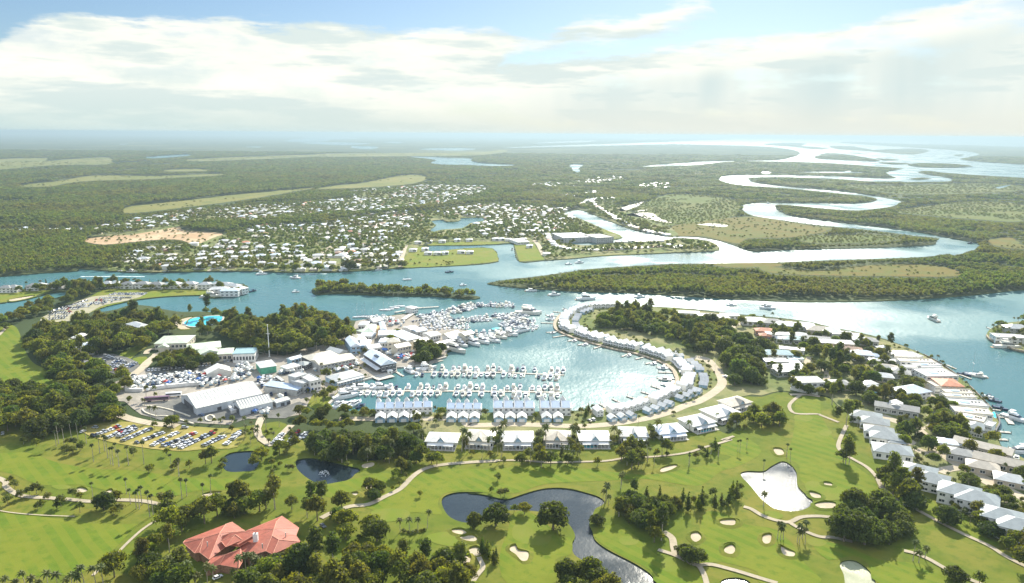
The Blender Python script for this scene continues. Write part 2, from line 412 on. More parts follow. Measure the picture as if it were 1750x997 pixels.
# the broad river in front of the town, with the marina basin
WATER['river'] = W("""A1: -200,800 0,795 200,778 380,768 400,757 540,768 700,776 900,773 1050,770 1250,769 1450,775 1700,772
 A2: 0,775 200,766 390,754 640,743 800,733 870,722 880,712 850,655 700,656 545,670 538,642 700,641 870,636 950,631 958,650 985,721
 1100,716 1230,708 1400,692 1600,684 1740,678 A3: 100,674 232,664 190,622 100,607 0,603
 A2: 1740,610 1500,622 1330,640 1285,638 1240,628 1400,618 1500,600 1420,565 1330,525 1240,490 1208,478 1280,463 1350,486 1450,526 1560,565 1740,598
 A3: 0,595 100,597 170,605 270,627 390,668 500,664 750,657 1000,652 1200,643 1310,633 1328,606
 1500,625 1522,642 1500,664 1350,685 1250,698 1000,708 750,716 500,726 300,730 0,732 A2: 1740,733 1500,746 1300,762 1100,792 950,808 842,824 840,834
 1000,852 1300,870 1500,875 1740,888 A3: 150,898 300,907 600,920 850,920 1100,914 1300,902 1500,887 1620,873 1750,862 2100,850
 2300,1400 B4: 2100,1300 1800,1120 1613,1010 1520,965 1500,955 1480,880 1490,830 1450,760 1400,700 1340,640 1280,590 1200,530 1100,480 1000,440 900,405 780,375 650,350 550,325 450,310 300,295 180,285 60,270
 B3: 1240,305 930,296 800,293 700,298 640,314 570,343 532,385 525,415 545,445 620,480 700,505 800,535 900,560 1000,580 1100,610 1180,640 1240,680 1262,720 1268,760 1230,795 1130,832 1050,868 960,896 850,920 740,930
 400,938 0,945 B2: 1200,945 890,935 640,930 560,915 560,905 700,768 870,722 985,690 985,668 1100,662 1290,603 1300,575 1440,500 1450,470 1400,440 1200,400 1100,350 1050,340 900,360 740,385
 560,372 300,390 0,380 B1: 1500,385 1400,350 1250,330 1080,330 930,300 800,290 700,318 620,330 610,310 760,272 920,247 1100,234 1250,232 1290,247 1340,242 1480,217 1512,190 1490,165 1400,158 1250,158 1000,160 700,165 400,175 200,190 0,205 -300,225""", 3)
WATER['left_arm'] = W("B1: -300,285 0,279 60,266 200,246 310,216 420,210 410,225 330,250 180,310 100,350 50,375 0,382 -300,395", 3)
# the two great bends of the creek
WATER['bends'] = W("""A3: 1310,633 1328,606 1200,592 1050,572 900,556 700,537 560,517 400,492 350,466 345,446 380,431 500,428 700,429 900,431 1000,421 1012,406 930,391 800,379 650,363 500,351 350,341 260,326 225,306
 270,293 400,290 650,292 850,297 1000,305 1110,305 1115,293 1250,318 1000,322 850,311 640,302 480,300 390,303 378,309 420,330 600,350 800,367 950,385 1080,407 1138,423 1092,446 1000,459 900,466 750,456 600,441 520,438 512,450 535,472 620,498 800,522 1000,545 1200,571 1400,606 1512,632 1524,645 1400,690""", 3)
WATER['estuary'] = W("""A3: -300,92 0,92 330,98 560,99 600,72 1000,40 2600,40 2600,160 1750,150 1500,141 1200,136 950,125 845,124 840,130 1000,141 1250,156 1450,170 1530,186 1480,200 1430,210 1500,221 1750,238 2300,262
 2300,330 1750,303 1500,289 1330,276 1270,268 1220,275 1260,286 1330,296 1402,312 1370,321 1200,324 1130,321 1110,302 1070,287 1068,271 1150,258 1000,246 800,232 600,224 350,220 230,227 120,240 0,243 -160,248 -100,240 0,233 200,221 500,217 590,201 635,183 600,165 500,151 350,143 150,139 0,136 -300,143 -700,152 -850,156 -700,146 -300,134 0,123 150,117 300,112 150,106 0,104 -300,106""", 2)
for k, s in enumerate(["A2: 420,197 560,200 640,205 760,208 740,215 780,228 900,237 1000,240 850,245 720,239 600,237 538,229 570,216 500,205",
 "A2: 1230,238 1310,238 1282,256 1290,276 1258,273 1245,258", "A2: 545,520 600,512 740,502 820,505 800,520 740,530 700,555 600,562 560,572 540,562 570,540",
 "A2: 0,125 200,130 240,135 100,141 0,136 -120,130", "A2: 150,146 280,149 250,161 160,157", "A2: 0,90 190,108 0,113 -100,104", "A2: 300,125 400,125 380,132",
 "A2: 480,160 630,155 770,159 700,168 560,166", "A2: 1080,128 1350,117 1330,125 1090,132", "A2: 1500,112 1750,102 1900,102 1750,109", "A2: 960,100 1100,100 1000,104",
 "A1: 720,201 940,187 930,195 780,206", "A1: 1220,150 1300,147 1290,153", "A1: 1640,97 1500,108 1420,120 1500,125 1640,120", "A1: 590,136 640,134 620,139",
 "A3: 1610,350 1680,338 1670,346 1625,358", "A3: 430,272 490,272 480,284 450,283", "A3: 600,274 850,272 890,262 890,275 1000,277 850,280",
 "A3: -400,100 -250,96 -180,101 -300,106"]):
 WATER['w%d' % k] = W(s, 2)
PONDS = [W("Z1: 1125,365 1160,340 1220,330 1290,330 1312,360 1292,420 1220,433 1150,431 1122,400", 4),
 W("Z2: 312,385 330,370 400,365 500,385 580,405 640,420 612,445 590,467 540,487 480,501 430,496 380,471 340,441 318,415", 4),
 W("""Z2: 1050,595 1060,560 1110,540 1180,535 1260,540 Z3: 40,544 0,540 80,549 150,566 200,571 250,556 310,536 380,519 450,514 520,520 600,540 660,560 690,585 672,605 642,622 627,660 612,700 628,735 640,775 680,810 740,845 820,885 880,920 930,960 940,1010
 760,1040 660,960 590,890 535,850 525,800 541,760 522,715 480,670 440,648 330,632 200,628 110,640 Z2: 1250,662 1190,690 1130,681 1080,652""", 3),
 W("Z4: 195,440 230,430 310,430 350,405 405,380 450,400 478,440 482,500 515,540 553,570 557,595 520,622 450,634 370,621 320,590 280,550 240,500 205,465", 4),
 W("Z4: 695,900 730,881 780,886 830,920 856,950 880,1000 870,1030 740,1030 716,955", 4),
 W("Z4: 88,1000 110,976 170,968 220,978 247,1000 240,1030 90,1030", 4)]
ISLES = {'islet': W("B2: 478,190 540,182 640,176 760,190 900,205 1060,205 1200,205 1330,218 1460,232 1498,245 1440,254 1330,246 1200,236 1040,236 900,232 760,226 620,220 520,226 480,216", 3),
 'rock': W("B3: -60,225 20,215 60,228 75,245 30,256 -50,256", 3),
 'east_point': W("B4: 1424,392 1445,360 1500,335 1560,325 1640,320 1900,310 1900,520 1640,478 1560,462 1480,430 1440,412", 3)}
del ISLES['rock']
for k, s in enumerate(["A3: 455,135 560,129 665,132 640,145 700,149 780,158 700,161 600,149 480,141", "A3: 780,145 900,147 1000,164 1100,159 1250,164 1275,172 1200,188 1080,181 950,169 820,161",
 "A3: 712,206 740,186 800,180 900,192 1015,212 1018,222 900,219 780,212", "A3: 1010,206 1110,212 1118,216 1050,217", "A3: 1020,225 1170,231 1176,236 1080,237", "A3: 1170,241 1220,230 1300,231 1420,235 1495,247 1380,254 1250,252",
 "A3: 1178,309 1240,302 1288,308 1230,314", "A3: 1395,190 1450,187 1430,197", "A3: 1110,160 1200,158 1270,165 1180,166", "A3: 880,180 940,180 930,184", "A2: 605,508 640,497 690,505 680,520 620,522"]):
 ISLES['i%d' % k] = W(s, 2)
def in_water(x, y, pond=True):
 x = np.asarray(x, float); y = np.asarray(y, float); r = np.zeros(x.shape, bool)
 for p in WATER.values(): r |= inside(p, x, y)
 for p in ISLES.values(): r &= ~inside(p, x, y)
 if pond:
  for p in PONDS: r |= inside(p, x, y)
 return r
for k in WATER: WATER[k] = wobble(WATER[k], 1.2) if k == 'river' else WATER[k]
outer = [(-90000, -300), (90000, -300), (90000, 92000), (-90000, 92000)]
fill = []
for d in (150, 300, 450, 600, 800, 1000, 1300, 1700, 2200, 3000, 4200, 6000, 9000, 14000, 25000, 50000):
 for k in range(-6, 7): fill.append((d * k * 0.17, d * (1 + 0.03 * (k % 2))))
lm = ground_mat('bush_ground', (0.040, 0.060, 0.022), (0.062, 0.078, 0.026), (0.150, 0.150, 0.055), 0.003, 0.0008, bump=0.0)
land = tri_sheet('land', [outer] + list(WATER.values()) + list(ISLES.values()) + PONDS, LZ, lm, lambda x, y: ~in_water(x, y), skirt=1.6, extra=fill)
# ponds lie a little higher than the tide: their own sheets of still water
for i, p in enumerate(PONDS):
 c = Vector((sum(q[0] for q in p) / len(p), sum(q[1] for q in p) / len(p)))
 big = [tuple(c + (Vector(q) - c) * 1.01) for q in p]
 sheet('pond_water', big, 0.45, wm_pond if i < 3 else (wm_shallow if i == 4 else wm_breezy))
# -- ground covers (thin sheets one above the other)
gm_rough = ground_mat('golf_rough', (0.106, 0.138, 0.014), (0.168, 0.160, 0.026), (0.074, 0.112, 0.011), 0.022, 0.16, swell=1.6)
gm_fair = ground_mat('fairway_grass', (0.104, 0.156, 0.012), (0.150, 0.172, 0.018), (0.078, 0.130, 0.010), 0.026, 0.20, stripes=(0.06, 0.6), swell=1.6)
gm_green = ground_mat('putting_green', (0.135, 0.175, 0.020), (0.165, 0.178, 0.030), None, 0.05, 0.3)
gm_lawn = ground_mat('lawn_grass', (0.140, 0.180, 0.018), (0.185, 0.180, 0.030), (0.105, 0.150, 0.016), 0.03, 0.2)
gm_field = ground_mat('pasture', (0.145, 0.155, 0.036), (0.190, 0.175, 0.048), (0.100, 0.125, 0.030), 0.003, 0.02)
gm_marsh = ground_mat('marsh_sedge', (0.135, 0.112, 0.018), (0.105, 0.118, 0.020), (0.165, 0.105, 0.022), 0.010, 0.05)
gm_marsh2 = ground_mat('salt_marsh', (0.105, 0.132, 0.024), (0.135, 0.135, 0.030), (0.085, 0.110, 0.022), 0.006, 0.05)
gm_dirt = ground_mat('bare_earth', (0.420, 0.280, 0.160), (0.520, 0.400, 0.250), (0.300, 0.230, 0.130), 0.015, 0.08)
gm_sand = ground_mat('bunker_sand', (0.500, 0.420, 0.300), (0.420, 0.350, 0.240), None, 0.15, 0.6)
gm_path = ground_mat('cart_path_concrete', (0.360, 0.310, 0.220), (0.420, 0.360, 0.260), (0.300, 0.260, 0.190), 0.08, 0.5)
gm_road = ground_mat('pale_road', (0.430, 0.370, 0.270), (0.480, 0.410, 0.300), (0.360, 0.310, 0.230), 0.06, 0.4)
gm_asph = ground_mat('grey_asphalt', (0.130, 0.130, 0.120), (0.180, 0.175, 0.155), (0.100, 0.100, 0.095), 0.04, 0.3)
gm_pave = ground_mat('paving', (0.330, 0.290, 0.240), (0.260, 0.240, 0.200), (0.400, 0.360, 0.300), 0.06, 0.25)
gm_town = ground_mat('garden_ground', (0.130, 0.160, 0.045), (0.250, 0.230, 0.110), (0.090, 0.120, 0.040), 0.02, 0.07)
GZ = [LZ]
def up():
 GZ[0] += 0.03; return GZ[0]
S = {}
S['golf'] = W("Z1: -400,180 0,185 130,190 280,200 420,170 560,150 640,160 760,190 900,215 1050,230 Z2: 150,190 260,190 420,330 700,380 830,330 900,300 1040,300 1331,290 Z3: 240,280 560,300 720,300 900,270 1100,240 1250,225 Z4: 60,215 140,240 200,170 200,60 300,55 400,30 560,50 640,60 700,120 800,180 850,280 900,350 1020,390 1050,480 1180,520 1240,590 1300,630 1450,700 1600,760 1900,880 2000,1400 Z1: -900,1500", 3)
def wedge(poly, far=3000): return [p for p in poly]
sheet('golf_course', S['golf'], up(), gm_rough, holes=PONDS)
S['west_fairway'] = W("B1: -200,430 0,415 60,410 110,440 150,560 200,640 290,690 330,770 200,800 -200,830", 4)
sheet('fairway', S['west_fairway'], up(), gm_fair)
S['north_lawn'] = W("B1: -300,225 0,214 200,190 310,185 320,203 200,236 60,263 0,277 -300,284", 2)
S['spit_lawn'] = W("B1: 560,235 650,190 800,186 1150,190 1290,200 1320,230 1280,243 1250,230 1100,232 920,245 760,268 700,300 610,310 500,360 420,370 480,300", 3)
S['show_lawn'] = W("B2: 470,830 560,800 640,790 620,850 560,910 520,930 450,900", 3)
LAWNS = [S['north_lawn'], S['spit_lawn'], W("A2: 430,640 520,642 540,668 700,657 850,656 880,710 870,721 760,733 600,746 395,752 395,722 420,690", 2),
 W("A2: 957,632 1050,622 1112,712 985,721", 1), W("A2: 1240,690 1500,676 1740,664 1740,676 1500,688 1240,706", 2), W("A2: 540,625 700,622 870,617 930,622 870,634 700,639 538,641", 2),
 W("A2: 1390,560 1450,562 1560,592 1480,602 1430,590", 2), W("A1: 1610,712 1680,705 1700,730 1620,745", 2), W("A1: 1500,760 1560,735 1590,735 1540,768", 2), S['show_lawn'],
 W("B1: 720,600 780,560 880,520 900,540 840,580 760,640", 2), W("B1: 400,630 440,600 510,605 500,640 430,655", 2), W("B3: 740,400 850,430 960,440 1080,480 1090,500 960,475 800,440", 2), W("B3: 1460,620 1520,605 1560,660 1590,720 1560,770 1530,700 1490,650", 2),
 W("B4: 30,510 80,500 100,560 140,590 130,640 90,630 60,560", 2), W("B4: 550,530 620,515 720,530 760,560 700,580 600,565", 2), W("B4: 1080,700 1150,680 1170,720 1110,735", 2), W("B1: 810,615 890,605 900,640 820,650", 2)]
sheets('lawn', LAWNS, up(), gm_lawn, wet=True)
FAIR = [W("Z1: -300,350 0,340 150,340 300,390 500,420 700,430 900,460 1080,470 1200,470 1200,520 1000,530 850,560 600,540 400,500 200,500 0,430 -300,460", 3),
 W("Z1: -300,640 0,640 200,660 420,690 600,700 700,700 640,760 540,860 400,950 200,960 0,990 -300,1000", 3),
 W("Z2: 430,510 560,480 700,450 790,440 770,490 640,520 560,560 470,560", 3), W("Z2: 720,560 860,500 960,440 1100,420 1331,420 Z3: 300,400 600,420 900,450 1200,400 1331,360 Z4: 50,330 200,260 300,330 200,400 100,430 0,500 -100,500 Z3: 900,470 700,480 400,495 250,540 100,540 0,525 Z2: 1180,525 1060,545 1030,600 1050,650 930,640 760,640 640,600", 3),
 W("Z4: 480,60 590,60 600,140 640,220 700,330 770,400 870,480 880,560 700,580 600,540 500,480 490,400 430,360 460,250 470,150", 3),
 W("Z4: 0,660 100,640 220,700 350,720 440,780 520,900 600,1000 300,1000 280,940 100,890 0,880", 3), W("Z4: 560,800 700,800 900,880 1100,900 1300,1000 900,1000 840,900 760,860 640,880", 3),
 W("Z4: 1120,560 1250,640 1400,720 1500,800 1450,800 1250,720 1120,650", 3), W("Z3: 230,640 340,650 460,760 520,770 520,850 440,880 440,1000 200,1000 160,860 200,740", 3), W("Z3: 640,760 760,700 960,860 1100,880 1180,960 1200,1000 960,1000 920,930 760,850", 3)]
sheets('fairway', FAIR, up(), gm_fair)
sheets('putting_green', [W(s, 4) for s in ("Z2: 690,640 760,620 860,625 890,650 840,680 740,685", "Z2: 980,755 1080,738 1170,765 1180,800 1080,810 990,785", "Z3: 225,720 260,690 350,680 420,740 400,800 300,800 230,770",
 "Z3: 975,890 1000,868 1050,870 1070,905 1040,940 990,930", "Z3: 760,780 800,762 860,770 850,800 790,805", "Z4: 520,500 570,480 700,520 720,560 640,580 550,550", "Z4: 300,640 360,632 410,655 390,672 320,668", "Z4: 470,150 530,145 560,165 520,182 470,172",
 "Z4: 590,235 620,218 655,232 640,252 605,250", "Z4: 530,780 580,770 630,790 600,812 545,805", "Z1: 260,505 330,500 360,515 300,525")], up(), gm_green)
BUNK = [W(s, 3) for s in ("Z4: 90,685 130,678 182,680 180,700 140,711 100,700", "Z4: 310,758 347,754 345,790 320,800 304,783", "Z4: 115,820 150,805 168,830 150,851 113,845", "Z4: 398,813 430,830 468,845 462,863 423,860 402,842",
 "Z4: 360,320 400,322 414,345 380,351", "Z4: 545,538 592,550 600,566 570,568 550,556", "Z4: 570,600 620,589 672,595 665,617 600,620", "Z4: 618,490 652,495 655,506 620,501", "Z3: 213,818 240,808 255,833 303,842 301,880 270,886 240,852 213,836",
 "Z3: 1128,750 1160,744 1179,770 1150,791 1127,772", "Z3: 1273,683 1345,678 1345,705 1290,702", "Z3: 1298,808 1345,803 1345,852 1298,842", "Z3: 975,420 1040,402 1056,410 1010,431 977,438", "Z3: -40,765 20,757 46,775 25,788 -20,780",
 "Z3: 4,830 40,817 69,835 60,857 18,859", "Z2: 1103,730 1150,727 1176,742 1150,753 1110,743", "Z2: 1155,866 1192,861 1192,892 1158,897", "Z2: 645,400 702,387 706,405 660,418", "Z2: 662,510 690,480 702,500 682,526", "Z2: 595,545 625,543 615,556",
 "Z1: 384,525 415,517 442,530 420,541 387,540", "Z1: 529,540 560,527 567,538 535,546", "Z1: 1023,552 1060,543 1120,539 1080,556 1030,563", "B1: 60,258 150,243 210,235 190,246 100,266 65,268", "B1: 1060,395 1130,370 1180,365 1140,390 1130,420 1160,435 1100,440 1065,415")]
sheets('bunker_sand', BUNK, up(), gm_sand, wob=.35)
mb = MB()
for o_ in BUNK:   # grassy lips: a low turf ridge round each bunker, higher at the back
 n = len(o_); cx = sum(p[0] for p in o_) / n; cy_ = sum(p[1] for p in o_) / n; v = []
 for p in o_:
  d = Vector((p[0] - cx, p[1] - cy_)); L = max(d.length, .1); u = d / L; hh = .45 + .55 * max(0, u.y)
  v += [(p[0] - u.x * .1, p[1] - u.y * .1, GZ[0] + .02), (p[0] + u.x * .45, p[1] + u.y * .45, GZ[0] + hh), (p[0] + u.x * 2.6, p[1] + u.y * 2.6, GZ[0] - .05)]
 mb.add(v, [(3 * i + j, 3 * ((i + 1) % n) + j, 3 * ((i + 1) % n) + j + 1, 3 * i + j + 1) for i in range(n) for j in (0, 1)])
tag(mb.obj('bunker_lip', gm_rough), kind='structure')
zf = up()
sheets('pasture', [W(s, 3) for s in ("A1: -200,220 0,210 240,205 230,220 400,208 550,203 540,236 300,240 150,250 0,262 -200,270", "A1: 80,345 280,322 480,292 750,295 1080,284 1085,292 700,311 400,322 250,347", "A1: 820,265 1000,260 1040,268 850,272",
 "A1: 940,213 1200,200 1500,190 1750,184 A2: 60,187 0,196 A1: 1400,206 1000,221", "A1: 605,472 660,445 900,420 1200,385 1750,338 A2: 0,350 A1: 1300,402 1000,442 800,467 650,480", "A2: 0,352 200,330 400,292 500,292 522,312 420,337 200,353 0,360", "A2: 0,184 450,180 800,175 880,165 925,172 780,191 400,196 0,198",
 "A1: 160,305 230,302 200,310", "A2: 530,390 560,365 605,365 580,385", "A2: 1540,290 1600,272 1650,288 1640,300 1570,297", "A1: 1150,262 1180,258 1200,262", "A1: 0,640 60,620 120,625 60,650", "A1: 165,630 210,622 205,640 170,642")], zf, gm_field, wob=14, wet=True)
MARSH = [W("A3: 0,545 250,508 400,498 560,522 700,545 800,560 600,600 380,605 330,632 240,616 150,596 0,590", 3), W("A3: 440,745 700,768 900,746 1100,736 1300,740 1430,772 1400,797 1100,795 800,792 500,780", 3),
 W("A3: 200,735 400,728 550,735 500,748 300,752", 3), W("A3: 1560,620 1680,600 1750,640 1760,660 1640,650", 3)]
sheets('marsh', MARSH, zf + 0.03, gm_marsh, wob=7, wet=True)
MUD = [W(s, 2) for s in ("A2: 1480,462 1530,440 1610,420 1570,446 1500,472", "A2: 1505,486 1600,478 1650,482 1690,512 1750,528 1690,524 1620,508", "A3: 120,537 200,532 275,541 250,549 190,543", "A2: 1560,470 1630,462 1600,472")]
sheets('mud_flat', MUD, zf + .06, ground_mat('mud', (.46, .40, .34), (.55, .50, .44), (.36, .30, .24), .02, .08, rough=.35), wob=6)
MARSH2 = [W("A3: -180,460 -100,410 0,385 200,395 330,425 330,470 280,505 0,540 -100,530", 3), W("A3: 1100,470 1300,440 1500,420 1750,440 1750,520 1500,510 1250,490", 3), W("A3: 850,335 1100,345 1500,330 1750,345 1750,365 1500,380 1200,385 1050,375", 3),
 W("A3: 620,600 800,590 1000,590 1150,605 1000,625 700,630", 3)]
sheets('salt_marsh', MARSH2, zf, gm_marsh2, wob=9, wet=True)
S['dirt'] = W("A1: 415,612 600,588 800,563 890,548 925,568 1105,580 1090,605 1065,637 980,642 900,615 800,612 640,627 500,637", 3)
sheet('bare_earth', S['dirt'], zf, gm_dirt, wob=2)
TOWN = [W("A1: 540,768 600,700 740,640 1000,630 1200,560 1750,540 A2: 0,540 200,500 560,470 830,430 1130,450 1230,470 1330,525 1400,575 1240,628 1120,640 950,631 540,620 395,722 395,752 200,764 0,772 A1: 1450,775 900,773", 2),
 W("A1: 0,575 200,560 450,555 520,540 700,500 1000,455 1400,430 1750,405 A2: 150,380 500,340 800,345 800,390 560,440 300,480 0,500 A1: 1200,540 900,545 650,590 300,592 0,592", 2),
 W("A2: 1050,340 1250,320 1480,295 1500,312 1300,345 1100,352", 2), W("A2: 1560,335 1740,325 1740,362 1600,356", 2), W("A2: 1310,420 1440,410 1500,460 1750,560 1750,598 1560,562 1450,522 1340,470", 2), W("A2: 1120,640 1240,590 1400,575 1500,602 1400,620 1240,630 1330,642 1740,612 A3: 190,624 232,663 0,676 A2: 1400,690 1120,714", 2)]
sheets('garden_ground', TOWN, zf + 0.06, gm_town, wet=True)
S['estate'] = W("B3: 700,330 760,300 930,300 1240,310 B4: 180,292 450,318 650,356 900,412 1100,486 1280,596 1400,704 1490,832 1480,880 1500,955 1613,1005 1800,1120 1900,1500 Z4: 1627,740 1450,690 1300,620 1240,580 1180,515 1050,470 1020,385 900,345 850,275 800,175 700,115 640,55 560,45 400,25 300,50 200,55 60,210 Z3: 1250,220 1100,235 900,262 720,285 560,290 240,270 0,275 Z2: 1040,290 960,270 950,200 880,150 700,130 B2: 900,935 B3: 0,950 400,945 740,938 960,905 1130,842 1268,765 1262,700 1180,632 1000,572 800,527 620,470 560,420 600,350", 2)
sheets('garden_ground', [S['estate']], zf + 0.06, gm_town, wet=True)
sheet('garden_ground', [tuple(Vector(p)) for p in ISLES['east_point']], zf + 0.06, gm_town)
S['precinct'] = W("B1: 620,860 700,760 800,730 880,680 1250,640 1602,590 B2: 60,560 300,600 420,560 600,520 640,480 720,470 740,390 900,366 1050,346 1100,356 1200,405 1400,445 1440,470 1435,497 1296,572 1285,600 1095,658 980,664 980,686 866,718 694,764 600,850 520,830 470,850 400,960 200,980 0,990 B1: 1400,1020 1100,1000 860,960 760,880", 2)
sheets('paving', [S['precinct']], zf + 0.06, gm_pave, wet=True)
S['forecourt'] = W("Z1: 715,130 770,100 880,70 940,60 1100,90 1331,120 Z2: 0,170 130,150 330,80 340,110 260,165 100,160 0,190 Z1: 1200,170 1000,185 880,190 740,150", 2)
sheet('asphalt', S['forecourt'], zf + 0.10, gm_asph)
CARPARKS = {'resort': W("B1: 470,640 560,600 690,590 840,640 830,690 760,730 640,690 480,660", 2), 'show_strip': W("B1: 880,690 1250,640 1250,690 890,720", 1), 'spit': W("B1: 250,370 400,300 560,240 760,225 880,228 790,262 640,290 560,330 460,385 280,395", 2)}
sheets('asphalt', [CARPARKS['resort'], CARPARKS['show_strip']], zf + 0.10, gm_asph)
sheets('gravel', [CARPARKS['spit']], zf + 0.10, ground_mat('gravel', (0.36, 0.33, 0.24), (0.26, 0.25, 0.14), (0.42, 0.38, 0.28), 0.03, 0.3))
grasspark = W("Z1: 400,215 560,185 700,185 900,200 1100,215 1230,225 1200,310 1050,320 900,330 700,310 500,270", 3)
sheet('trampled_grass', grasspark, zf + 0.10, ground_mat('trampled_grass', (0.30, 0.245, 0.07), (0.215, 0.205, 0.042), (0.36, 0.30, 0.12), 0.03, 0.2))
def L_(s, n=4): return W(s, n, False)
ribbon('path', [(L_("Z1: -300,380 0,470 30,510 70,540 130,560 250,568 350,575 450,585 520,580 620,578 720,583 800,597 880,607"), 3.2), (L_("Z1: 900,640 830,660 730,720 650,790 590,850 530,900 470,960"), 1.6),
 (L_("Z2: 1331,380 1200,387 1050,400 960,422 900,462 840,522 760,562 680,600 590,610 500,640 440,670"), 3.4), (L_("Z3: 0,385 150,378 280,378 400,388 560,385 700,380 800,365 950,358 1100,340 1200,310 1331,272 Z4: 100,275 160,255"), 2.2),
 (L_("Z4: 500,45 460,75 440,105 470,140 580,143 600,150 690,185"), 2.6), (L_("Z4: 730,200 690,290 700,330 760,370 830,410 880,460 905,510 940,540 1000,590 1090,630 1200,690 1320,750 1450,810 1530,860 1627,910 1800,990"), 2.6), (L_("Z4: 905,510 915,530 890,560"), 3.4),
 (L_("Z4: 210,612 250,625 300,655 370,680 440,690 500,665 580,660 650,665 720,670"), 2.8), (L_("Z4: 440,690 470,710 540,745 600,765 660,768 760,790"), 2.6), (L_("Z4: 1020,835 1080,850 1150,880 1220,920 1300,960 1400,1000 1500,1050"), 2.6),
 (L_("Z3: 960,830 1010,845 1050,860 1130,900 1165,912 1190,950 1205,1000 1210,1050"), 2.6), (L_("Z3: 985,738 1030,770 1040,820 1050,858"), 3.6), (L_("Z3: 1165,910 1230,905 1331,930 Z4: 200,945 280,970 380,1000"), 2.6), (L_("Z3: 45,850 60,880 75,920 45,960 20,1000"), 2.4),
 (L_("B1: -100,560 0,470 40,425"), 3.0), (L_("Z1: -100,610 40,640 200,655 380,662"), 0.8)], zf + 0.13, gm_path)
ROADS = [(L_("B2: 640,985 B3: -300,985 0,985 Z3: 0,200 200,195 400,200 560,205 720,195 880,170 1000,140 1100,100 B3: 1400,880 1500,820 1545,770 1530,710 1490,660 1450,620 1380,605"), 7.5), (L_("B4: 60,560 20,520 -60,505"), 6), (L_("B4: 105,430 118,385 165,345 210,330"), 6),
 (L_("Z4: 905,150 980,180 1060,205 1110,240 1150,280 1200,330 1280,390 1370,440 1450,480 1550,530 1627,570 1800,650"), 8), (L_("Z4: 1060,205 1130,215 1165,190 1150,150"), 5), (L_("Z4: 1150,85 1130,40 1110,0"), 5), (L_("B4: 1170,735 1140,680 1105,625"), 5),
 (L_("B4: 620,620 628,585 600,560 540,555 520,540 540,500"), 5), (L_("B4: 700,525 740,545 745,580 800,570 830,600"), 5), (L_("B4: 1040,570 980,520 900,480 820,440"), 5), (L_("B4: 440,690 520,690 590,700"), 4), (L_("Z4: 1020,265 1060,285 1040,295 1000,290"), 5), (L_("Z4: 1080,320 1140,345 1180,340"), 7), (L_("Z4: 1200,440 1230,425 1290,415"), 7), (L_("Z4: 1420,495 1470,490"), 6), (L_("Z4: 1540,600 1600,600"), 5),
 (L_("B1: 770,740 850,690 900,640 950,600 960,590 1040,570 1000,585"), 8), (L_("B1: 890,590 900,570 940,560 1050,560"), 5), (L_("Z1: 1400,40 1300,220 Z2: 190,300 240,250 290,200"), 5), (L_("Z1: 590,140 650,165 760,190 900,205"), 7),
 (L_("A2: 392,752 400,700 420,640"), 7), (L_("A2: 1105,690 1080,640 1060,615 1080,590"), 8), (L_("A2: 200,700 225,660 245,630"), 6), (L_("A2: -30,715 20,660 60,635"), 6), (L_("A1: 1590,720 1620,680 1660,640"), 7), (L_("A1: 1040,770 1080,740 1120,700"), 5)]
road_o = ribbon('road', ROADS, zf + 0.16, gm_road)
# -- the air: one closed box of even haze round everything
mb = MB(); mb.box(-120000, 120000, -4000, 120000, -1.5, 212.0)
hm = bpy.data.materials.new('haze_air'); hm.use_nodes = True; ht = hm.node_tree; ht.nodes.clear()
ho = ht.nodes.new('ShaderNodeOutputMaterial'); pv = ht.nodes.new('ShaderNodeVolumePrincipled')
pv.inputs['Color'].default_value = (0.37, 0.485, 0.545, 1); pv.inputs['Density'].default_value = 0.92e-4; pv.inputs['Anisotropy'].default_value = 0.32
ht.links.new(pv.outputs[0], ho.inputs['Volume'])
haze = mb.obj('haze', hm); tag(haze, kind='stuff')
FR.update({'C1': (560, 500, 8.745), 'C2': (740, 500, 8.745), 'C3': (420, 580, 8.745), 'C4': (560, 590, 8.745), 'C5': (200, 600, 8.745), 'C6': (360, 610, 8.745), 'C7': (80, 480, 4.375),
           'D1': (1280, 530, 8.745), 'D2': (1460, 560, 8.745), 'D3': (1440, 660, 8.745), 'D4': (1550, 640, 8.745), 'D5': (1550, 750, 8.745), 'D6': (700, 660, 6.731), 'D7': (930, 660, 4.861), 'D8': (290, 870, 7.292)})
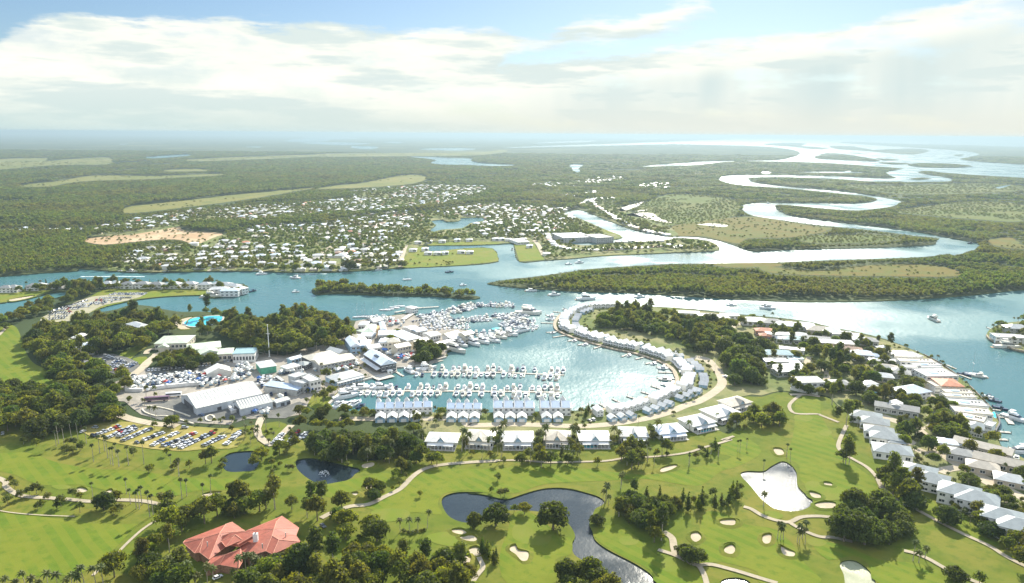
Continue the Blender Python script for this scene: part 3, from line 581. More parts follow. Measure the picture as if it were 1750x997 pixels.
# -- foliage
def leaf_mat(name, c1, c2, trans=0.35, far=False):
 m = bpy.data.materials.new(name); m.use_nodes = True; t = m.node_tree; t.nodes.clear()
 o = t.nodes.new('ShaderNodeOutputMaterial')
 tcn = t.nodes.new('ShaderNodeTexCoord'); g = t.nodes.new('ShaderNodeNewGeometry'); oi = t.nodes.new('ShaderNodeObjectInfo')
 nz = N(t, 'ShaderNodeTexNoise', inp={'Scale': 0.45, 'Detail': 3, 'Roughness': 0.6}); t.links.new(tcn.outputs['Object'], nz.inputs['Vector'])
 c = mixc(t, smooth(t, nz.outputs[0], 0.36, 0.64), c1, c2)
 if far:
  n2 = N(t, 'ShaderNodeTexNoise', inp={'Scale': 0.0035, 'Detail': 4, 'Roughness': 0.6}); t.links.new(g.outputs['Position'], n2.inputs['Vector'])
  c = mixc(t, mth(t, 'MULTIPLY', smooth(t, n2.outputs[0], 0.42, 0.64), 0.75), c, (0.128, 0.120, 0.026))
 hs = t.nodes.new('ShaderNodeHueSaturation'); t.links.new(c, hs.inputs['Color'])
 t.links.new(mth(t, 'MULTIPLY_ADD', oi.outputs['Random'], 0.05, 0.475), hs.inputs['Hue'])
 rv = mth(t, 'FRACT', mth(t, 'MULTIPLY', oi.outputs['Random'], 7.31))
 t.links.new(mth(t, 'MULTIPLY_ADD', rv, 0.62, 0.74), hs.inputs['Value'])
 hs.inputs['Saturation'].default_value = 1.0
 d = N(t, 'ShaderNodeBsdfPrincipled', inp={}); d.inputs['Roughness'].default_value = 0.62; d.inputs['Specular IOR Level'].default_value = 0.25
 t.links.new(hs.outputs[0], d.inputs['Base Color'])
 tr = t.nodes.new('ShaderNodeBsdfTranslucent'); t.links.new(mixc(t, 1.0, hs.outputs[0], (1.75, 1.75, 0.75), 'MULTIPLY'), tr.inputs[0])
 mx = t.nodes.new('ShaderNodeMixShader'); mx.inputs[0].default_value = trans
 t.links.new(d.outputs[0], mx.inputs[1]); t.links.new(tr.outputs[0], mx.inputs[2]); t.links.new(mx.outputs[0], o.inputs[0])
 return m
lf_broad = leaf_mat('leaves_olive', (0.128, 0.136, 0.018), (0.092, 0.115, 0.016), 0.6)
lf_dark = leaf_mat('leaves_dark', (0.082, 0.104, 0.018), (0.058, 0.082, 0.015), 0.5)
lf_gum = leaf_mat('leaves_gum', (0.128, 0.130, 0.026), (0.096, 0.110, 0.022), 0.58)
lf_palm = leaf_mat('palm_fronds', (0.110, 0.120, 0.026), (0.070, 0.090, 0.020), 0.35)
lf_mang = leaf_mat('mangrove_leaves', (0.126, 0.138, 0.020), (0.098, 0.120, 0.020), 0.6, True)
lf_wood = leaf_mat('woodland_leaves', (0.110, 0.134, 0.024), (0.086, 0.114, 0.022), 0.6, True)
lf_shrub = leaf_mat('shrub_leaves', (0.125, 0.128, 0.028), (0.085, 0.105, 0.020), 0.4)
bark = mat('bark', (0.20, 0.16, 0.115), 0.9, 0.25, 1.5)
bark_pale = mat('pale_bark', (0.42, 0.37, 0.29), 0.85, 0.2, 1.2)
def leaf_cloud(lobes, dens, size, seed, core=0.56, up=0.25):
 """crown: irregular lobes, each a rough dark heart wrapped in leaf clumps that point outwards"""
 r = np.random.default_rng(seed); mb = MB()
 for (cx, cy_, cz, rx, rz) in lobes:
  # heart: low-poly lumpy ball
  n = 7; rings = 4; vs = []; ph = r.random() * 6
  for i in range(1, rings):
   th = math.pi * i / rings
   for k in range(n):
    a = 2 * math.pi * k / n + ph; q = core * (0.8 + 0.4 * r.random())
    vs.append((cx + rx * q * math.sin(th) * math.cos(a), cy_ + rx * q * math.sin(th) * math.sin(a), cz + rz * q * math.cos(th)))
  b = len(vs); vs += [(cx, cy_, cz + rz * core), (cx, cy_, cz - rz * core)]
  fs = [(i * n + k, (i + 1) * n + k, (i + 1) * n + (k + 1) % n, i * n + (k + 1) % n) for i in range(rings - 2) for k in range(n)]
  fs += [(b, k, (k + 1) % n) for k in range(n)] + [(b + 1, (rings - 2) * n + (k + 1) % n, (rings - 2) * n + k) for k in range(n)]
  mb.add(vs, fs)
  cnt = max(8, int(dens * (rx * rx + 2 * rx * rz)))
  for _ in range(cnt):
   d = r.normal(size=3); d[2] += up; d /= np.linalg.norm(d)
   if d[2] < -0.55: continue
   q = 0.78 + 0.34 * r.random()
   p = np.array([cx, cy_, cz]) + d * np.array([rx, rx, rz]) * q
   nn = d + r.normal(size=3) * 0.55; nn /= np.linalg.norm(nn)
   t1 = np.cross(nn, r.normal(size=3)); t1 /= np.linalg.norm(t1); t2 = np.cross(nn, t1)
   s = size * (0.6 + 0.8 * r.random()); s2 = s * (0.5 + 0.4 * r.random())
   v = [p - t1 * s - t2 * s2 * .4, p - t1 * .1 * s - t2 * s2, p + t1 * s - t2 * .2 * s2, p + t1 * .2 * s + t2 * s2 + nn * s * .25]
   mb.add(v, [(0, 1, 2, 3)])
 return mb
def trunk_mb(h, r0, lean, limbs, seed):
 r = np.random.default_rng(seed); mb = MB()
 mb.tube([(0, 0, -0.4), (lean[0] * .3, lean[1] * .3, h * .4), (lean[0], lean[1], h)], [r0, r0 * .75, r0 * .45], 6)
 for (x, y, z) in limbs:
  f = 0.55 + 0.3 * r.random()
  mb.tube([(lean[0] * f * .8, lean[1] * f * .8, h * f), (x * .55, y * .55, (h * f + z) * .52), (x, y, z)], [r0 * .42, r0 * .3, r0 * .14], 5)
 return mb
def tree_proto(name, lobes, th, tr, leafm, barkm, dens, size, seed, nl=5, core=0.56):
 t = empty(name)
 lb = sorted(lobes, key=lambda q: -q[3])[:nl]
 trunk_mb(th, tr, (lobes[0][0] * .3, lobes[0][1] * .3), [(q[0], q[1], q[2] - q[4] * .3) for q in lb], seed).obj('trunk', barkm, t)
 leaf_cloud(lobes, dens, size, seed, core).obj('crown', leafm, t)
 return kids(t)
def lobes_round(R_, H, n, seed, squash=0.7, z0=0.45, rl=(0.30, 0.46), ragged=1.0):
 r = np.random.default_rng(seed); out = [(0, 0, H * (z0 + 0.22), R_ * .55, R_ * .5)]
 for i in range(n):
  a = i * 2.399 + r.random() * .8; q = math.sqrt((i + .6) / n); zz = H * (z0 + 0.36 * (1 - q * q) * (0.6 + 0.6 * r.random()) + .06 * r.random())
  rr = R_ * (rl[0] + (rl[1] - rl[0]) * r.random())
  d = R_ * q * (0.62 + .25 * r.random() * ragged)
  out.append((d * math.cos(a), d * math.sin(a), zz, rr, rr * squash * (0.8 + .4 * r.random())))
 return out
PROTO = {}
# broad spreading trees (height about 13 m, crown about 12 m)
PROTO['broad'] = [tree_proto('broadleaf_tree', lobes_round(6.0, 12.5, 15, 11), 7.5, .42, lf_broad, bark, 5.0, .62, 1), tree_proto('broadleaf_tree', lobes_round(6.6, 11.5, 17, 12, .6), 6.5, .45, lf_broad, bark, 5.0, .62, 2),
                  tree_proto('broadleaf_tree', lobes_round(5.4, 14.0, 14, 13, .85), 8.5, .40, lf_gum, bark, 5.0, .60, 3), tree_proto('broadleaf_tree', lobes_round(6.2, 12.0, 13, 14, .7, .42, (.26, .42), 1.6), 7.0, .42, lf_broad, bark, 5.0, .62, 4)]
# dense round figs
PROTO['fig'] = [tree_proto('fig_tree', lobes_round(7.2, 12.5, 22, 21, .85, .28), 6.0, .7, lf_dark, bark, 5.5, .62, 5), tree_proto('fig_tree', lobes_round(6.4, 14.0, 20, 22, .9, .30), 7.0, .6, lf_dark, bark, 5.5, .62, 6)]
# tall gums with pale trunks and separate clumps high up
def lobes_gum(H, n, seed):
 r = np.random.default_rng(seed); out = []
 for i in range(n):
  z = H * (0.52 + 0.42 * i / (n - 1)); w = 3.6 * (1 - abs((i / (n - 1)) - .4) * .9); a = i * 2.4 + r.random()
  rr = 1.35 + .9 * r.random(); out.append((w * .8 * math.cos(a) * r.random() ** .4, w * .8 * math.sin(a) * r.random() ** .4, z, rr, rr * .75))
 return out
PROTO['gum'] = [tree_proto('gum_tree', lobes_gum(18, 14, 31), 15, .34, lf_gum, bark_pale, 6.0, .55, 7, 7), tree_proto('gum_tree', lobes_gum(16, 12, 32), 13, .32, lf_gum, bark_pale, 6.0, .55, 8, 7), tree_proto('gum_tree', lobes_gum(20, 16, 33), 17, .36, lf_dark, bark_pale, 6.0, .55, 9, 7)]
# slim dark columns: she-oaks and young pines
def lobes_cone(H, n, seed, w):
 r = np.random.default_rng(seed); out = []
 for i in range(n):
  f = i / (n - 1); rr = w * (1.05 - .85 * f) * (.8 + .3 * r.random()); a = r.random() * 6.3
  out.append((rr * .3 * math.cos(a), rr * .3 * math.sin(a), H * (.2 + .76 * f), rr, rr * 1.05))
 return out
PROTO['slim'] = [tree_proto('slender_tree', lobes_cone(11, 8, 41, 2.0), 8, .22, lf_dark, bark, 6.5, .48, 10, 2), tree_proto('slender_tree', lobes_cone(9, 7, 42, 2.3), 6, .22, lf_broad, bark, 6.5, .48, 11, 2)]
# small garden and fairway trees
PROTO['small'] = [tree_proto('small_tree', lobes_round(2.6, 6.2, 8, 51, .9, .42, (.38, .55)), 3.6, .16, lf_shrub, bark, 8, .42, 12, 3), tree_proto('small_tree', lobes_round(2.3, 5.4, 7, 52, .9, .42, (.38, .55)), 3.2, .15, lf_broad, bark, 8, .42, 13, 3)]
# low shrubs
PROTO['shrub'] = [tree_proto('shrub', lobes_round(1.7, 2.6, 6, 61, .8, .25, (.42, .6)), 1.0, .10, lf_shrub, bark, 9, .34, 14, 2)]
# mangroves and far woodland crowns (light meshes: they stand a kilometre off and more)
PROTO['mangrove'] = [tree_proto('mangrove_tree', lobes_round(4.4, 7.5, 7, 71 + k, .75, .34, (.36, .52)), 3.0, .2, lf_mang, bark, 2.2, .8, 20 + k, 2, .62) for k in range(3)]
PROTO['wood'] = [tree_proto('woodland_tree', lobes_round(4.6, 10.5, 6, 81 + k, .85, .48, (.36, .52)), 6.0, .26, lf_wood, bark_pale, 2.2, .85, 30 + k, 2, .62) for k in range(3)]
def palm_proto(H, nf, L, seed, leafm=lf_palm, stiff=0.0):
 r = np.random.default_rng(seed); t = empty('palm_tree')
 bx, by = r.normal() * .4, r.normal() * .4
 mb = MB(); mb.tube([(0, 0, -.3), (bx * .3, by * .3, H * .5), (bx, by, H)], [.26, .17, .15], 6); mb.obj('trunk', bark_pale, t)
 mb = MB(); c = Vector((bx, by, H))
 for i in range(nf):
  a = i * 2.399 + r.random() * .3; el = (0.95 - 1.35 * (i / nf)) + stiff; l = L * (.85 + .3 * r.random())
  d = Vector((math.cos(a), math.sin(a), 0)); w = Vector((-d.y, d.x, 0)); pts = []
  for k in range(6):
   f = k / 5; droop = 0.95 * f * f * l * .55
   p = c + d * (l * f * math.cos(el) * (1 - .12 * f)) + Vector((0, 0, l * f * math.sin(el) - droop)); pts.append(p)
  for k in range(5):
   f0, f1 = k / 5, (k + 1) / 5; w0 = .52 * math.sin(math.pi * min(1, f0 * .85 + .15)); w1 = .52 * math.sin(math.pi * min(1, f1 * .85 + .15))
   for sgn in (-1, 1):   # two blades that hang from the rib
    mb.add([pts[k], pts[k + 1], pts[k + 1] + w * w1 * sgn - Vector((0, 0, w1 * .55)), pts[k] + w * w0 * sgn - Vector((0, 0, w0 * .55))], [(0, 1, 2, 3)])
 mb.obj('fronds', leafm, t); return kids(t)
PROTO['palm'] = [palm_proto(9.0, 20, 3.0, 91), palm_proto(11.0, 22, 2.9, 92), palm_proto(7.0, 20, 3.0, 93, lf_shrub)]
PROTO['fanpalm'] = [palm_proto(12.5, 30, 1.75, 94, lf_dark, .25), palm_proto(10.5, 28, 1.8, 95, lf_dark, .25)]
for k in PROTO:
 for p in PROTO[k]: p['proto'] = 1
USED = {}
TREES = []          # (kind, x, y, scale, zscale, cluster key)
BLOCK = []          # footprints trees keep out of: (x, y, r)
EXPL = set()
CLUST = {}          # cluster key -> (label, group)
def hash2(ix, iy, s):
 v = np.sin(ix * 127.1 + iy * 311.7 + s * 74.7) * 43758.5453; return v - np.floor(v)
def vnoise(x, y, s=0.0):
 ix, iy = np.floor(x), np.floor(y); fx, fy = x - ix, y - iy; fx = fx * fx * (3 - 2 * fx); fy = fy * fy * (3 - 2 * fy)
 a = hash2(ix, iy, s); b = hash2(ix + 1, iy, s); c = hash2(ix, iy + 1, s); d = hash2(ix + 1, iy + 1, s)
 return (a * (1 - fx) + b * fx) * (1 - fy) + (c * (1 - fx) + d * fx) * fy
def poisson(poly, sp, seed, keep=None):
 r = np.random.default_rng(seed); P_ = np.array(poly); lo = P_.min(0); hi = P_.max(0)
 nx_ = int((hi[0] - lo[0]) / (sp * .9)) + 2; ny_ = int((hi[1] - lo[1]) / (sp * .9)) + 2
 gx, gy = np.meshgrid(np.arange(nx_), np.arange(ny_)); gx = gx + .5 * (gy % 2)
 x = lo[0] + (gx + (r.random(gx.shape) - .5) * .75) * sp * .95; y = lo[1] + (gy + (r.random(gy.shape) - .5) * .75) * sp * .85
 x = x.ravel(); y = y.ravel(); k = inside(poly, x, y) & ~in_water(x, y)
 return x[k], y[k]
def cluster(key, s, kinds, sp, scale, label, group, seed=None, sm=2, z=1.0):
 """trees standing together: kinds = {'broad': weight, ...}"""
 poly = W(s, sm); seed = len(CLUST) + 100 if seed is None else seed
 x, y = poisson(poly, sp, seed); r = np.random.default_rng(seed + 1); ks = list(kinds); w = np.array([kinds[k] for k in ks], float); w /= w.sum()
 CLUST[key] = (label, group)
 for a, b in zip(x, y):
  TREES.append((ks[r.choice(len(ks), p=w)], float(a), float(b), scale * (.72 + .5 * r.random()), z * (.85 + .35 * r.random()), key))
def spots(key, kind, s, scale, label, group, z=1.0):
 CLUST[key] = (label, group); EXPL.add(key)
 for p in T(s):
  q = G(p[0], p[1], LZ); r = random.random()
  TREES.append((kind, q.x, q.y, scale * (.85 + .3 * r), z * (.88 + .24 * random.random()), key))
def single(key, kind, s, scale, label, z=1.0):
 CLUST[key] = (label, None); p = T(s)[0]; q = G(p[0], p[1], LZ); TREES.append((kind, q.x, q.y, scale, z, key))
# -- where the trees stand (traced bases)
ks_mix = {'broad': 5, 'gum': 1, 'fig': 1}
cluster('resort_wood', "B1: 170,570 250,470 430,440 600,410 780,380 900,370 1040,420 1070,470 960,490 900,530 900,560 760,590 600,610 520,640 440,620 400,660 300,650 200,620", ks_mix, 10.5, 1.08, 'olive green tree in the large wood around the white roofed resort wings', 'trees of the resort wood')
cluster('west_edge', "B1: 240,600 300,580 380,650 520,670 640,705 660,745 650,800 420,800 330,750 290,690", {'broad': 4, 'fig': 2}, 10.5, 1.05, 'spreading tree on the wood edge between the bright western fairway and the resort car park', 'trees along the western fairway')
cluster('west_dark', "B1: -60,830 120,830 250,850 330,830 430,820 560,840 640,880 740,980 600,1030 420,1060 300,1090 0,1090 -60,1000", {'broad': 4, 'fig': 3}, 10.5, 1.1, 'dark spreading tree in the big wood above the grass car park at the left edge', 'trees of the dark western wood')
cluster('drive_trees', "B1: 650,780 700,740 790,770 780,800 760,850 800,900 720,880 640,850", {'broad': 3, 'small': 2}, 9, .9, 'tree beside the resort drive left of the boat show yard', 'trees beside the resort drive')
cluster('resort_garden', "B1: 950,640 1100,610 1200,620 1310,655 1250,670 1100,690 960,690", {'fig': 2, 'broad': 3}, 9, .85, 'dark round tree below the green roofed resort hall', 'trees below the green roofed hall')
cluster('pool_trees', "B1: 1060,385 1240,352 1300,350 1480,390 1620,420 1640,560 1560,560 1500,545 1400,500 1210,490 1190,455 1340,432 1365,385 1250,362 1100,388", {'broad': 3, 'palm': 1, 'gum': 1}, 9.5, .9, 'tree in the belt around the turquoise swimming lagoon', 'trees around the swimming lagoon')
cluster('harbour_wood', "B2: -10,430 100,420 250,400 400,385 560,395 690,450 715,520 640,545 620,575 540,580 420,600 330,610 250,625 200,610 130,560 0,540", {'broad': 6, 'gum': 1}, 10, 1.12, 'olive crowned tree in the dense wood left of the harbour village', 'trees of the wood beside the harbour village')
cluster('canal_belt', "B1: 100,350 200,320 330,285 430,262 460,280 300,345 180,385 60,415 40,450 -20,440 -30,410", {'broad': 3, 'small': 1}, 11, .95, 'tree on the narrow belt between the left canal and the gravel car park', 'trees on the left canal bank')
cluster('north_belt', "B1: 300,205 430,190 560,190 640,200 560,240 470,260 420,240 330,220", {'broad': 3, 'gum': 2}, 11, .95, 'tree in the clump at the neck of the spit beside the left canal', 'trees at the neck of the spit')
cluster('spit_row', "B1: -20,215 150,195 320,180 600,172 900,172 1200,175 1420,185 1420,205 1200,196 900,186 600,188 330,196 150,208 0,226", {'broad': 2, 'palm': 2, 'slim': 1}, 9, .85, 'tree between the houses on the spit behind the gravel car park', 'trees among the spit houses')
cluster('islet_trees', "B2: 485,196 540,188 640,180 760,195 900,210 1060,210 1200,212 1330,222 1460,235 1485,244 1440,250 1330,243 1200,232 1040,232 900,228 760,222 620,217 520,222", {'mangrove': 1}, 8.5, 1.25, 'mangrove on the long islet in the river above the harbour', 'mangroves on the river islet', z=1.2)
cluster('crescent_park', "B3: 770,430 830,370 900,345 1000,330 1130,350 1200,380 1330,400 1560,420 1620,450 1560,560 1480,590 1380,590 1290,560 1200,490 1110,480 1000,450 900,440", {'broad': 4, 'fig': 2, 'gum': 1}, 10, .92, 'tree in the dense park inside the curve of the white crescent terraces', 'trees of the crescent park')
cluster('fig_belt', "B4: 80,520 130,470 220,440 320,460 330,500 280,540 300,620 270,650 170,660 135,630 140,580", {'fig': 1}, 11.5, 1.15, 'dense dark fig on the green east of the marina between the road and the villas', 'dark figs east of the marina')
cluster('club_wood_left', "Z1: 540,1020 640,920 720,820 790,740 840,690 960,665 1100,620 1200,590 1331,620 1331,660 1200,670 1130,690 1000,735 905,800 880,880 910,960 1010,1040", {'broad': 5, 'fig': 2, 'gum': 1}, 9.5, 1.0, 'leafy tree in the wood left of the red roofed clubhouse', 'trees left of the clubhouse')
cluster('club_gums', "Z2: -10,600 100,610 180,610 260,600 440,610 470,640 430,690 380,690 300,650 200,640 100,670 0,670", {'gum': 5, 'broad': 3}, 9, 1.0, 'tall gum with a bare trunk behind the red roofed clubhouse', 'gums behind the clubhouse')
cluster('bottom_wood', "Z2: 90,950 330,890 480,900 640,880 780,880 960,900 1100,910 1150,950 1200,1010 1210,1100 900,1120 500,1120 50,1120", {'broad': 5, 'gum': 1, 'fig': 1}, 9.5, 1.0, 'leafy tree in the wood along the bottom edge right of the clubhouse', 'trees along the bottom edge')
cluster('club_right', "Z2: 480,690 560,700 600,760 700,740 760,740 740,800 620,815 520,780", {'broad': 2, 'fig': 1, 'small': 2}, 8.5, .85, 'tree between the red roofed clubhouse and the golf green', 'trees right of the clubhouse')
cluster('grove', "Z2: 335,380 380,320 520,290 700,290 880,305 925,340 860,372 830,385 700,380 640,378 560,395 440,378", {'fig': 6, 'palm': 1, 'gum': 1}, 7.2, .92, 'tall dark tree in the closed grove above the fountain pond', 'trees of the dark grove', z=.98)
cluster('grove_front', "Z2: 440,385 560,395 640,385 700,380 830,385 860,372 840,395 700,392 640,396 560,408 450,392", {'palm': 3, 'shrub': 1}, 7, 1.0, 'palm with a pale trunk at the foot of the dark grove by the fountain pond', 'palms at the foot of the dark grove')
cluster('hedge_a', "Z2: 330,150 460,150 600,150 720,140 735,160 600,190 460,185 350,180", {'broad': 1, 'fig': 1}, 8, .68, 'rounded tree in the avenue between the forecourt and the marina basin', 'avenue trees by the marina basin')
cluster('hedge_b', "Z2: 300,205 460,205 620,215 625,235 460,228 310,225", {'broad': 1}, 7.5, .62, 'clipped rounded tree in the row just above the dark grove', 'clipped trees above the grove')
cluster('path_belt', "Z2: 830,450 900,390 960,360 1040,385 1030,405 950,415 890,455 830,520 760,555 690,575 660,545 780,500", {'broad': 2, 'small': 2, 'fig': 1}, 7.5, .72, 'tree in the belt beside the cart path below the dark grove', 'trees beside the cart path')
cluster('pond_trees', "Z2: 40,430 60,390 190,370 310,420 290,440 180,450 60,440", {'broad': 1, 'small': 2}, 8, .8, 'tree between the algae pond and the fountain pond', 'trees between the two left ponds')
cluster('staff_park', "Z2: 110,350 150,300 240,240 330,240 330,330 260,370 190,370", {'broad': 1, 'small': 3, 'palm': 1}, 9, .8, 'tree among the parked cars left of the dark grove', 'trees in the car park left of the grove')
cluster('villa_trees', "Z3: 240,390 300,360 440,365 560,350 565,385 520,405 400,420 300,410", {'broad': 2, 'small': 3, 'palm': 2, 'slim': 1}, 7, .8, 'bushy tree on the lawn below the second and third white villas', 'trees below the middle villas')
cluster('villa_trees_b', "Z3: 710,380 780,350 900,335 960,320 1060,345 1075,365 930,385 870,425 780,410", {'broad': 3, 'small': 3, 'palm': 2}, 7, .85, 'bushy tree below the grey roofed villa beside the cart path', 'trees below the grey roofed villa')
cluster('villa_trees_c', "Z3: 1110,365 1200,320 1255,315 1245,360 1150,385", {'slim': 2, 'palm': 3, 'small': 1}, 7.5, .85, 'tree in the palm clump at the right end of the villa row', 'trees at the right end of the villa row')
cluster('villa_left_trees', "Z3: -40,315 60,320 180,340 230,370 180,400 100,390 0,350", {'palm': 3, 'small': 2}, 9, .85, 'palm or tree below the leftmost white villa', 'trees below the leftmost villa')
cluster('creek_wood', "Z3: 735,660 760,590 840,570 1000,590 1060,615 1045,690 1000,760 945,820 890,810 875,740 750,715", {'fig': 3, 'broad': 2, 'slim': 3, 'gum': 1}, 6.8, .82, 'dark tree in the dense wood on the right bank of the creek', 'trees of the creek wood')
cluster('creek_row', "Z3: 1060,600 1150,590 1331,590 Z4: 100,580 180,520 205,560 170,630 235,690 130,640 0,640 Z3: 1331,640 1200,630 1080,665", {'slim': 4, 'small': 3, 'broad': 1}, 7, .95, 'slender tree in the row between the creek wood and the bright pond', 'slender trees in the row by the bright pond')
cluster('point_wood', "Z3: 465,1050 510,960 600,935 690,985 760,1040 760,1120 465,1120", {'fig': 2, 'broad': 3}, 8, .85, 'leafy tree at the bottom edge beside the creek', 'trees at the bottom edge by the creek')
cluster('fairway_block', "Z4: 660,790 680,690 760,640 840,625 1000,640 1050,670 1010,780 980,815 860,805 720,800", {'fig': 5, 'slim': 1}, 7.8, .92, 'very dark tree in the block beside the right fairways', 'trees of the dark block')
cluster('estate_front', "Z4: 890,500 1000,470 1070,540 1110,590 1060,650 990,575", {'gum': 3, 'broad': 2, 'fig': 1}, 8.5, 1.0, 'tall tree along the cart path above the dark block', 'tall trees above the dark block')
cluster('top_fairway', "Z4: 95,230 200,180 300,160 460,155 455,215 360,225 260,210 150,240", {'broad': 2, 'slim': 2, 'small': 2}, 8, .9, 'tree at the head of the top right fairway', 'trees at the head of the right fairway')
cluster('top_left_fairway', "Z4: -40,350 40,310 70,330 30,380 -40,390", {'slim': 1, 'small': 2, 'palm': 1}, 7, .9, 'tree on the golf lawn left of the right fairway head', 'trees left of the right fairway head')
cluster('estate_gums', "Z4: 600,205 650,180 740,165 760,185 690,215 640,215", {'gum': 3, 'slim': 2}, 8, 1.0, 'gum beside the path at the top of the right fairway', 'gums at the top of the right fairway')
cluster('estate_corner', "Z4: 1110,220 1200,190 1340,230 1350,270 1250,275 1150,245", {'fig': 2, 'broad': 3}, 9, .95, 'dark tree in the estate wood near the white waterfront houses', 'trees of the estate wood')
cluster('right_bottom', "Z4: 1490,800 1560,790 1640,800 1660,900 1640,960 1600,900 1520,860", {'broad': 3, 'gum': 1}, 9, .85, 'tree at the lower right edge beside the cart path', 'trees at the lower right edge')
for k, (kind, s, sc_, lab) in enumerate([
 ('fig', "Z3: 140,705", 1.05, 'large round dark tree on the left of the creek mouth by the wide pond'), ('fig', "Z3: 430,725", 1.3, 'largest round dark tree throwing a deep shadow on the green left of the creek'), ('broad', "Z3: 30,712", .7, 'small dark tree left of the large round pond tree'),
 ('small', "Z3: 232,645", 1.1, 'small tree on the pond shore just right of the large round tree'), ('broad', "Z3: 285,648", .6, 'middling tree on the pond shore between the two great round trees'), ('fig', "Z3: 650,700", .55, 'small dark tree on the right bank of the creek bend'),
 ('small', "Z3: 655,405", 1.2, 'lone round bush tree on the long fairway under the villas'), ('fig', "Z4: 1240,695", .95, 'round dark tree on its own beside the long right cart path'), ('broad', "Z4: 1410,705", .75, 'round tree beside the path below the grey double house'),
 ('gum', "Z4: 725,395", 1.05, 'tall lone gum in the bend of the right fairway cart path'), ('gum', "Z4: 742,400", .95, 'second gum standing close to the lone gum of the cart path bend'), ('broad', "Z4: 712,385", .75, 'leafy tree at the foot of the lone gums of the cart path bend'), ('fig', "Z4: 1275,985", .7, 'wide dark tree at the bottom right near the path'), ('small', "Z4: 1400,1000", 1.3, 'spiky small tree at the bottom right corner of the course'),
 ('fig', "Z1: 525,625", .85, 'dark round tree standing alone by the left cart path'), ('small', "Z1: 590,585", 1.4, 'rounded tree just behind the dark tree of the left cart path'), ('small', "Z2: 938,560", .8, 'tiny lone tree in the middle of the fairway below the cart path'), ('broad', "Z2: 690,740", .85, 'pale feathery tree left of the four palms on the green'),
 ('broad', "Z2: 545,640", .95, 'rounded tree by the concrete pad at the start of the path'), ('fig', "Z2: 1215,720", .55, 'dark bush tree at the tip of the wide pond'), ('fig', "Z3: 1120,900", .80, 'dark spreading tree over the path fork near the bottom'), ('fig', "Z3: 1090,860", .6, 'smaller dark tree touching the spreading tree of the path fork'), ('fig', "Z3: 1165,890", .6, 'low dark tree right of the spreading tree of the path fork'),
 ('broad', "Z1: 870,210", .8, 'tree at the edge of the grass car park beside the forecourt'), ('broad', "Z1: 1070,390", .85, 'tree left of the algae pond'), ('small', "Z1: 1120,430", 1.1, 'small tree at the left tip of the algae pond'), ('broad', "Z1: 1040,395", .7, 'bushy tree just left of the algae pond tree'),
 ('broad', "B4: 1060,745", .9, 'leafy tree behind the grey gabled house of the estate'), ('fig', "B4: 1010,760", .7, 'dark tree in front of the grey gabled house of the estate'), ('gum', "B4: 650,740", 1.0, 'tall gum at the edge of the golf lawn by the estate'), ('fig', "B4: 770,690", 1.0, 'tall dark tree right of the estate wall'), ('broad', "B4: 905,700", .8, 'dark tree left of the white roofed estate house')]):
 single('single%d' % k, kind, s, sc_, lab)
spots('left_pines', 'small', "Z1: 130,285 145,280 120,295 220,270 185,305 355,350 330,330 370,345 405,330 375,305 345,300", .95, 'small feathery tree on the dry fairway left of the palm avenue', 'small trees on the dry fairway')
spots('mid_small', 'small', "Z1: 765,430 750,440 845,350 875,430 895,415 960,415 1130,400 675,355 410,325", 1.0, 'small tree on the fairway between the grass car park and the left ponds', 'small trees below the grass car park')
spots('path_small', 'small', "Z1: 190,625 210,615 290,620 310,610 150,555 185,545 210,540 370,565 405,640 575,655 605,640 405,575 105,570 75,520 55,500 40,600 245,580 850,590 820,590 860,585", 1.05, 'small tree along the left cart path', 'small trees along the left cart path')
spots('path_bushes', 'small', "Z3: 120,540 165,560 185,555 150,480 Z4: 50,560 20,580", .85, 'small tree on the bank of the wide pond', 'small trees on the pond bank')
spots('palm_avenue', 'fanpalm', "Z1: 325,292 362,267 395,265 285,305 297,292 437,292 473,383 560,397 572,402 602,408 650,400 728,395 505,340 545,365 588,360 530,330 905,457 868,425", 1.0, 'tall thin fan palm on the fairway below the grass car park', 'fan palms of the left fairway')
spots('palm_path', 'fanpalm', "Z1: 920,572 945,558 1028,582 1066,546 470,566 640,546 660,597 690,622 706,622 718,602 776,657 758,662", .95, 'tall fan palm near the end of the left cart path', 'fan palms at the end of the left cart path')
spots('palm_bottom', 'palm', "Z1: 30,1045 85,1050 135,1040 205,1045 245,1035 295,1030 340,1045 395,1040 432,1030 487,1010 525,1015 -20,1050 170,1060 365,1065", .95, 'palm in the row along the bottom left edge', 'palms along the bottom left edge')
spots('palm_club', 'palm', "Z1: 955,925 905,970 935,1010 990,1030 1050,1010 880,1000 1080,980 860,950 1290,950 1270,935 1310,960 Z2: 20,960 60,950 110,960 90,905 130,930 0,1000", 1.0, 'feathery palm in front of the red roofed clubhouse', 'palms in front of the clubhouse')
spots('palm_four', 'palm', "Z2: 840,738 887,738 930,740 977,718", .85, 'one of the four palms on the mound by the golf green', 'four palms on the mound')
spots('palm_mound', 'shrub', "Z2: 860,740 880,745 900,748 920,742 945,738 960,735", .8, 'low shrub under the four palms on the mound', 'shrubs under the four palms')
spots('palm_villas', 'fanpalm', "Z3: 1115,405 1265,358 1120,395 100,345 150,350 175,345 560,300 940,400 Z4: 80,355 180,332 225,312 310,430 425,360 445,382 190,335", .72, 'thin palm on the golf lawn in front of the villas or the right fairway', 'thin palms on the upper golf lawns')
spots('palm_right', 'palm', "Z4: 490,800 520,800 505,770 480,790 310,607 1065,885 1095,895 1125,875 395,780 380,775 410,780", .85, 'palm or bush between the bunkers of the lower right fairway', 'palms between the lower right bunkers')
spots('palm_creek', 'palm', "Z3: 680,592 710,600 692,590 700,575 775,500 772,520", .85, 'palm at the top right corner of the creek', 'palms at the creek corner')
